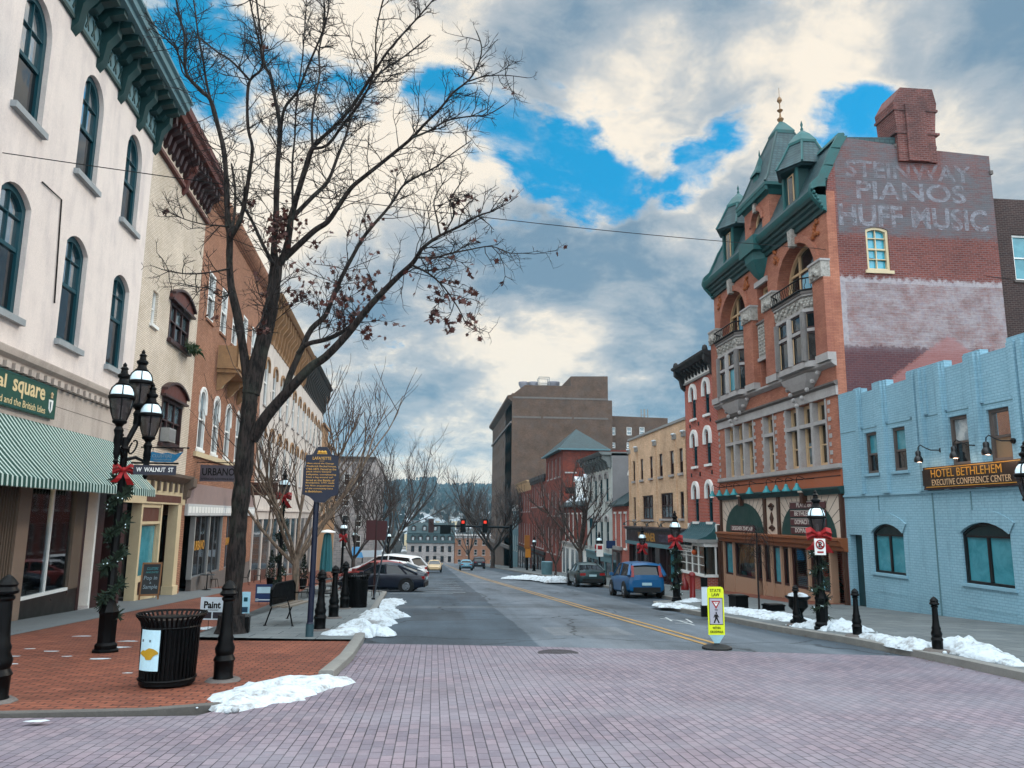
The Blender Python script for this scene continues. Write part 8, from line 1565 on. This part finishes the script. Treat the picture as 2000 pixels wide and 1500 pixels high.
        mb = MB(); mb.box(frt[0]-.3, frt[0]-.12, s_*.98-.1, s_*.98+.06, frt[1]+.0, frt[1]+.14, paint); mb.build('mirror', t)
    mb = MB(); mb.box(x0-.075, x0-.05, -.22, .22, .62 if kind != 'hatch' else .58, .74 if kind != 'hatch' else .70, P('number_plate', (.42, .55, .58), .4)); mb.build('number_plate', t)
    mb = MB(); mb.box(x0-.055, x0+.3, -.62, .62, .28, .50, M_tyre); mb.box(x1-.2, x1+.1, -.45, .45, .36, .5, M_tyre); mb.build('bumper', t)
    t.location = loc; t.scale = (sc, sc, sc); t.rotation_euler = (0, math.atan(GR)*cos(rz-pi/2) if tilt else 0, rz); return t
def at_ground(px, py): x, y = G(px, py); return (x, y, gz(y)-.02)
CARG = 'cars standing along the street'; PI2 = pi/2
pn = car_paint('navy_car_paint', (.004, .007, .018), 0); pw = car_paint('white_car_paint', (.62, .62, .62), 0); pr_ = car_paint('red_car_paint', (.28, .05, .045)); pb_ = car_paint('blue_car_paint', (.0, .075, .20), 0); pg = car_paint('dark_green_grey_paint', (.012, .035, .038)); py_ = car_paint('gold_car_paint', (.58, .42, .24)); pt = car_paint('pale_blue_car_paint', (.10, .28, .38))
car('parked_car', 'dark navy sedan parked at an angle nose to the left kerb', (-2.45, 39.2, gz(39.2)-.02), pi-.14, pn, 'sedan', CARG, False, .96)
car('parked_car', 'dusty red sedan parked behind the navy sedan', (-2.9, 42.2, gz(42)), pi-.42, pr_, 'sedan', CARG, False, 1.0)
car('parked_car', 'white sedan parked just behind the red sedan', (-2.6, 45.8, gz(45.8)), pi-.42, pw, 'sedan', CARG, False, 1.0)
car('parked_car', 'tall white estate car parked farthest in the left row', (-2.9, 49.6, gz(49.6)), pi-.42, pw, 'suv', CARG, False, 1.05)
car('parked_car', 'bright blue boxy hatchback parked at the right kerb', (8.8, 33.9, gz(33.9)-.02), PI2, pb_, 'hatch', CARG, True, .92)
car('parked_car', 'dark green grey sedan parked beyond the blue hatchback', (9.05, 46.6, gz(46.6)-.02), PI2, pg, 'sedan', CARG, True, .97)
x, y, z = at_ground(848, 1119); car('oncoming_car', 'pale gold car driving towards the viewer with its front showing', (x, y+2, z), -PI2, py_, 'sedan', CARG, True, .88)
x, y, z = at_ground(911, 1115); car('far_car', 'small pale blue car far down the road', (x, y+2, z), PI2, pt, 'sedan', CARG, True, .9)
x, y, z = at_ground(938, 1114); car('far_car', 'dark car waiting at the right kerb far down the road', (x, y+4, z), PI2, pn, 'suv', CARG, True, .9)
# little awning on the far left
t = thing('blue_awning', 'pale blue cafe awning with a white board behind the far left lamps', 'awning', (-9, 74, gz(74))); q0, q1 = onY(688, 1068, 74), onY(720, 1084, 74); mb = MB(); mb.add([(q0.x, 74, q0.z), (q1.x-.8, 74, q0.z), (q1.x-.4, 73.2, q1.z-.2), (q0.x, 73.2, q1.z-.2), (q0.x, 74, q0.z-.08), (q1.x-.8, 74, q0.z-.08)], [(3, 2, 1, 0), (4, 5, 2, 3)], MATS['sign_sky_blue']); mb.build('canopy', t); mb = MB(); mb.box(q1.x-.8, q1.x+1.2, 73.6, 73.7, q0.z-.9, q0.z-.3, M_paper); mb.build('board', t); mb = MB(); [mb.tube([(a, 73.3, gz(74)), (a, 73.3, q1.z-.2)], .05, black_iron, 5) for a in (q0.x+.1, q1.x-.5)]; mb.build('post', t)
# ------------------------------------------------------------------ air over the valley
m, t = newmat('haze_air'); t.n('ShaderNodeOutputMaterial', iVolume=t.n('ShaderNodeVolumePrincipled', iColor=(.32, .70, .90), iDensity=.00018, iAnisotropy=.2))
mb = MB(); mb.box(-1000, 1200, -60, 1850, -60, 150, m); o = mb.build('haze', smooth=False); o['kind'] = 'stuff'
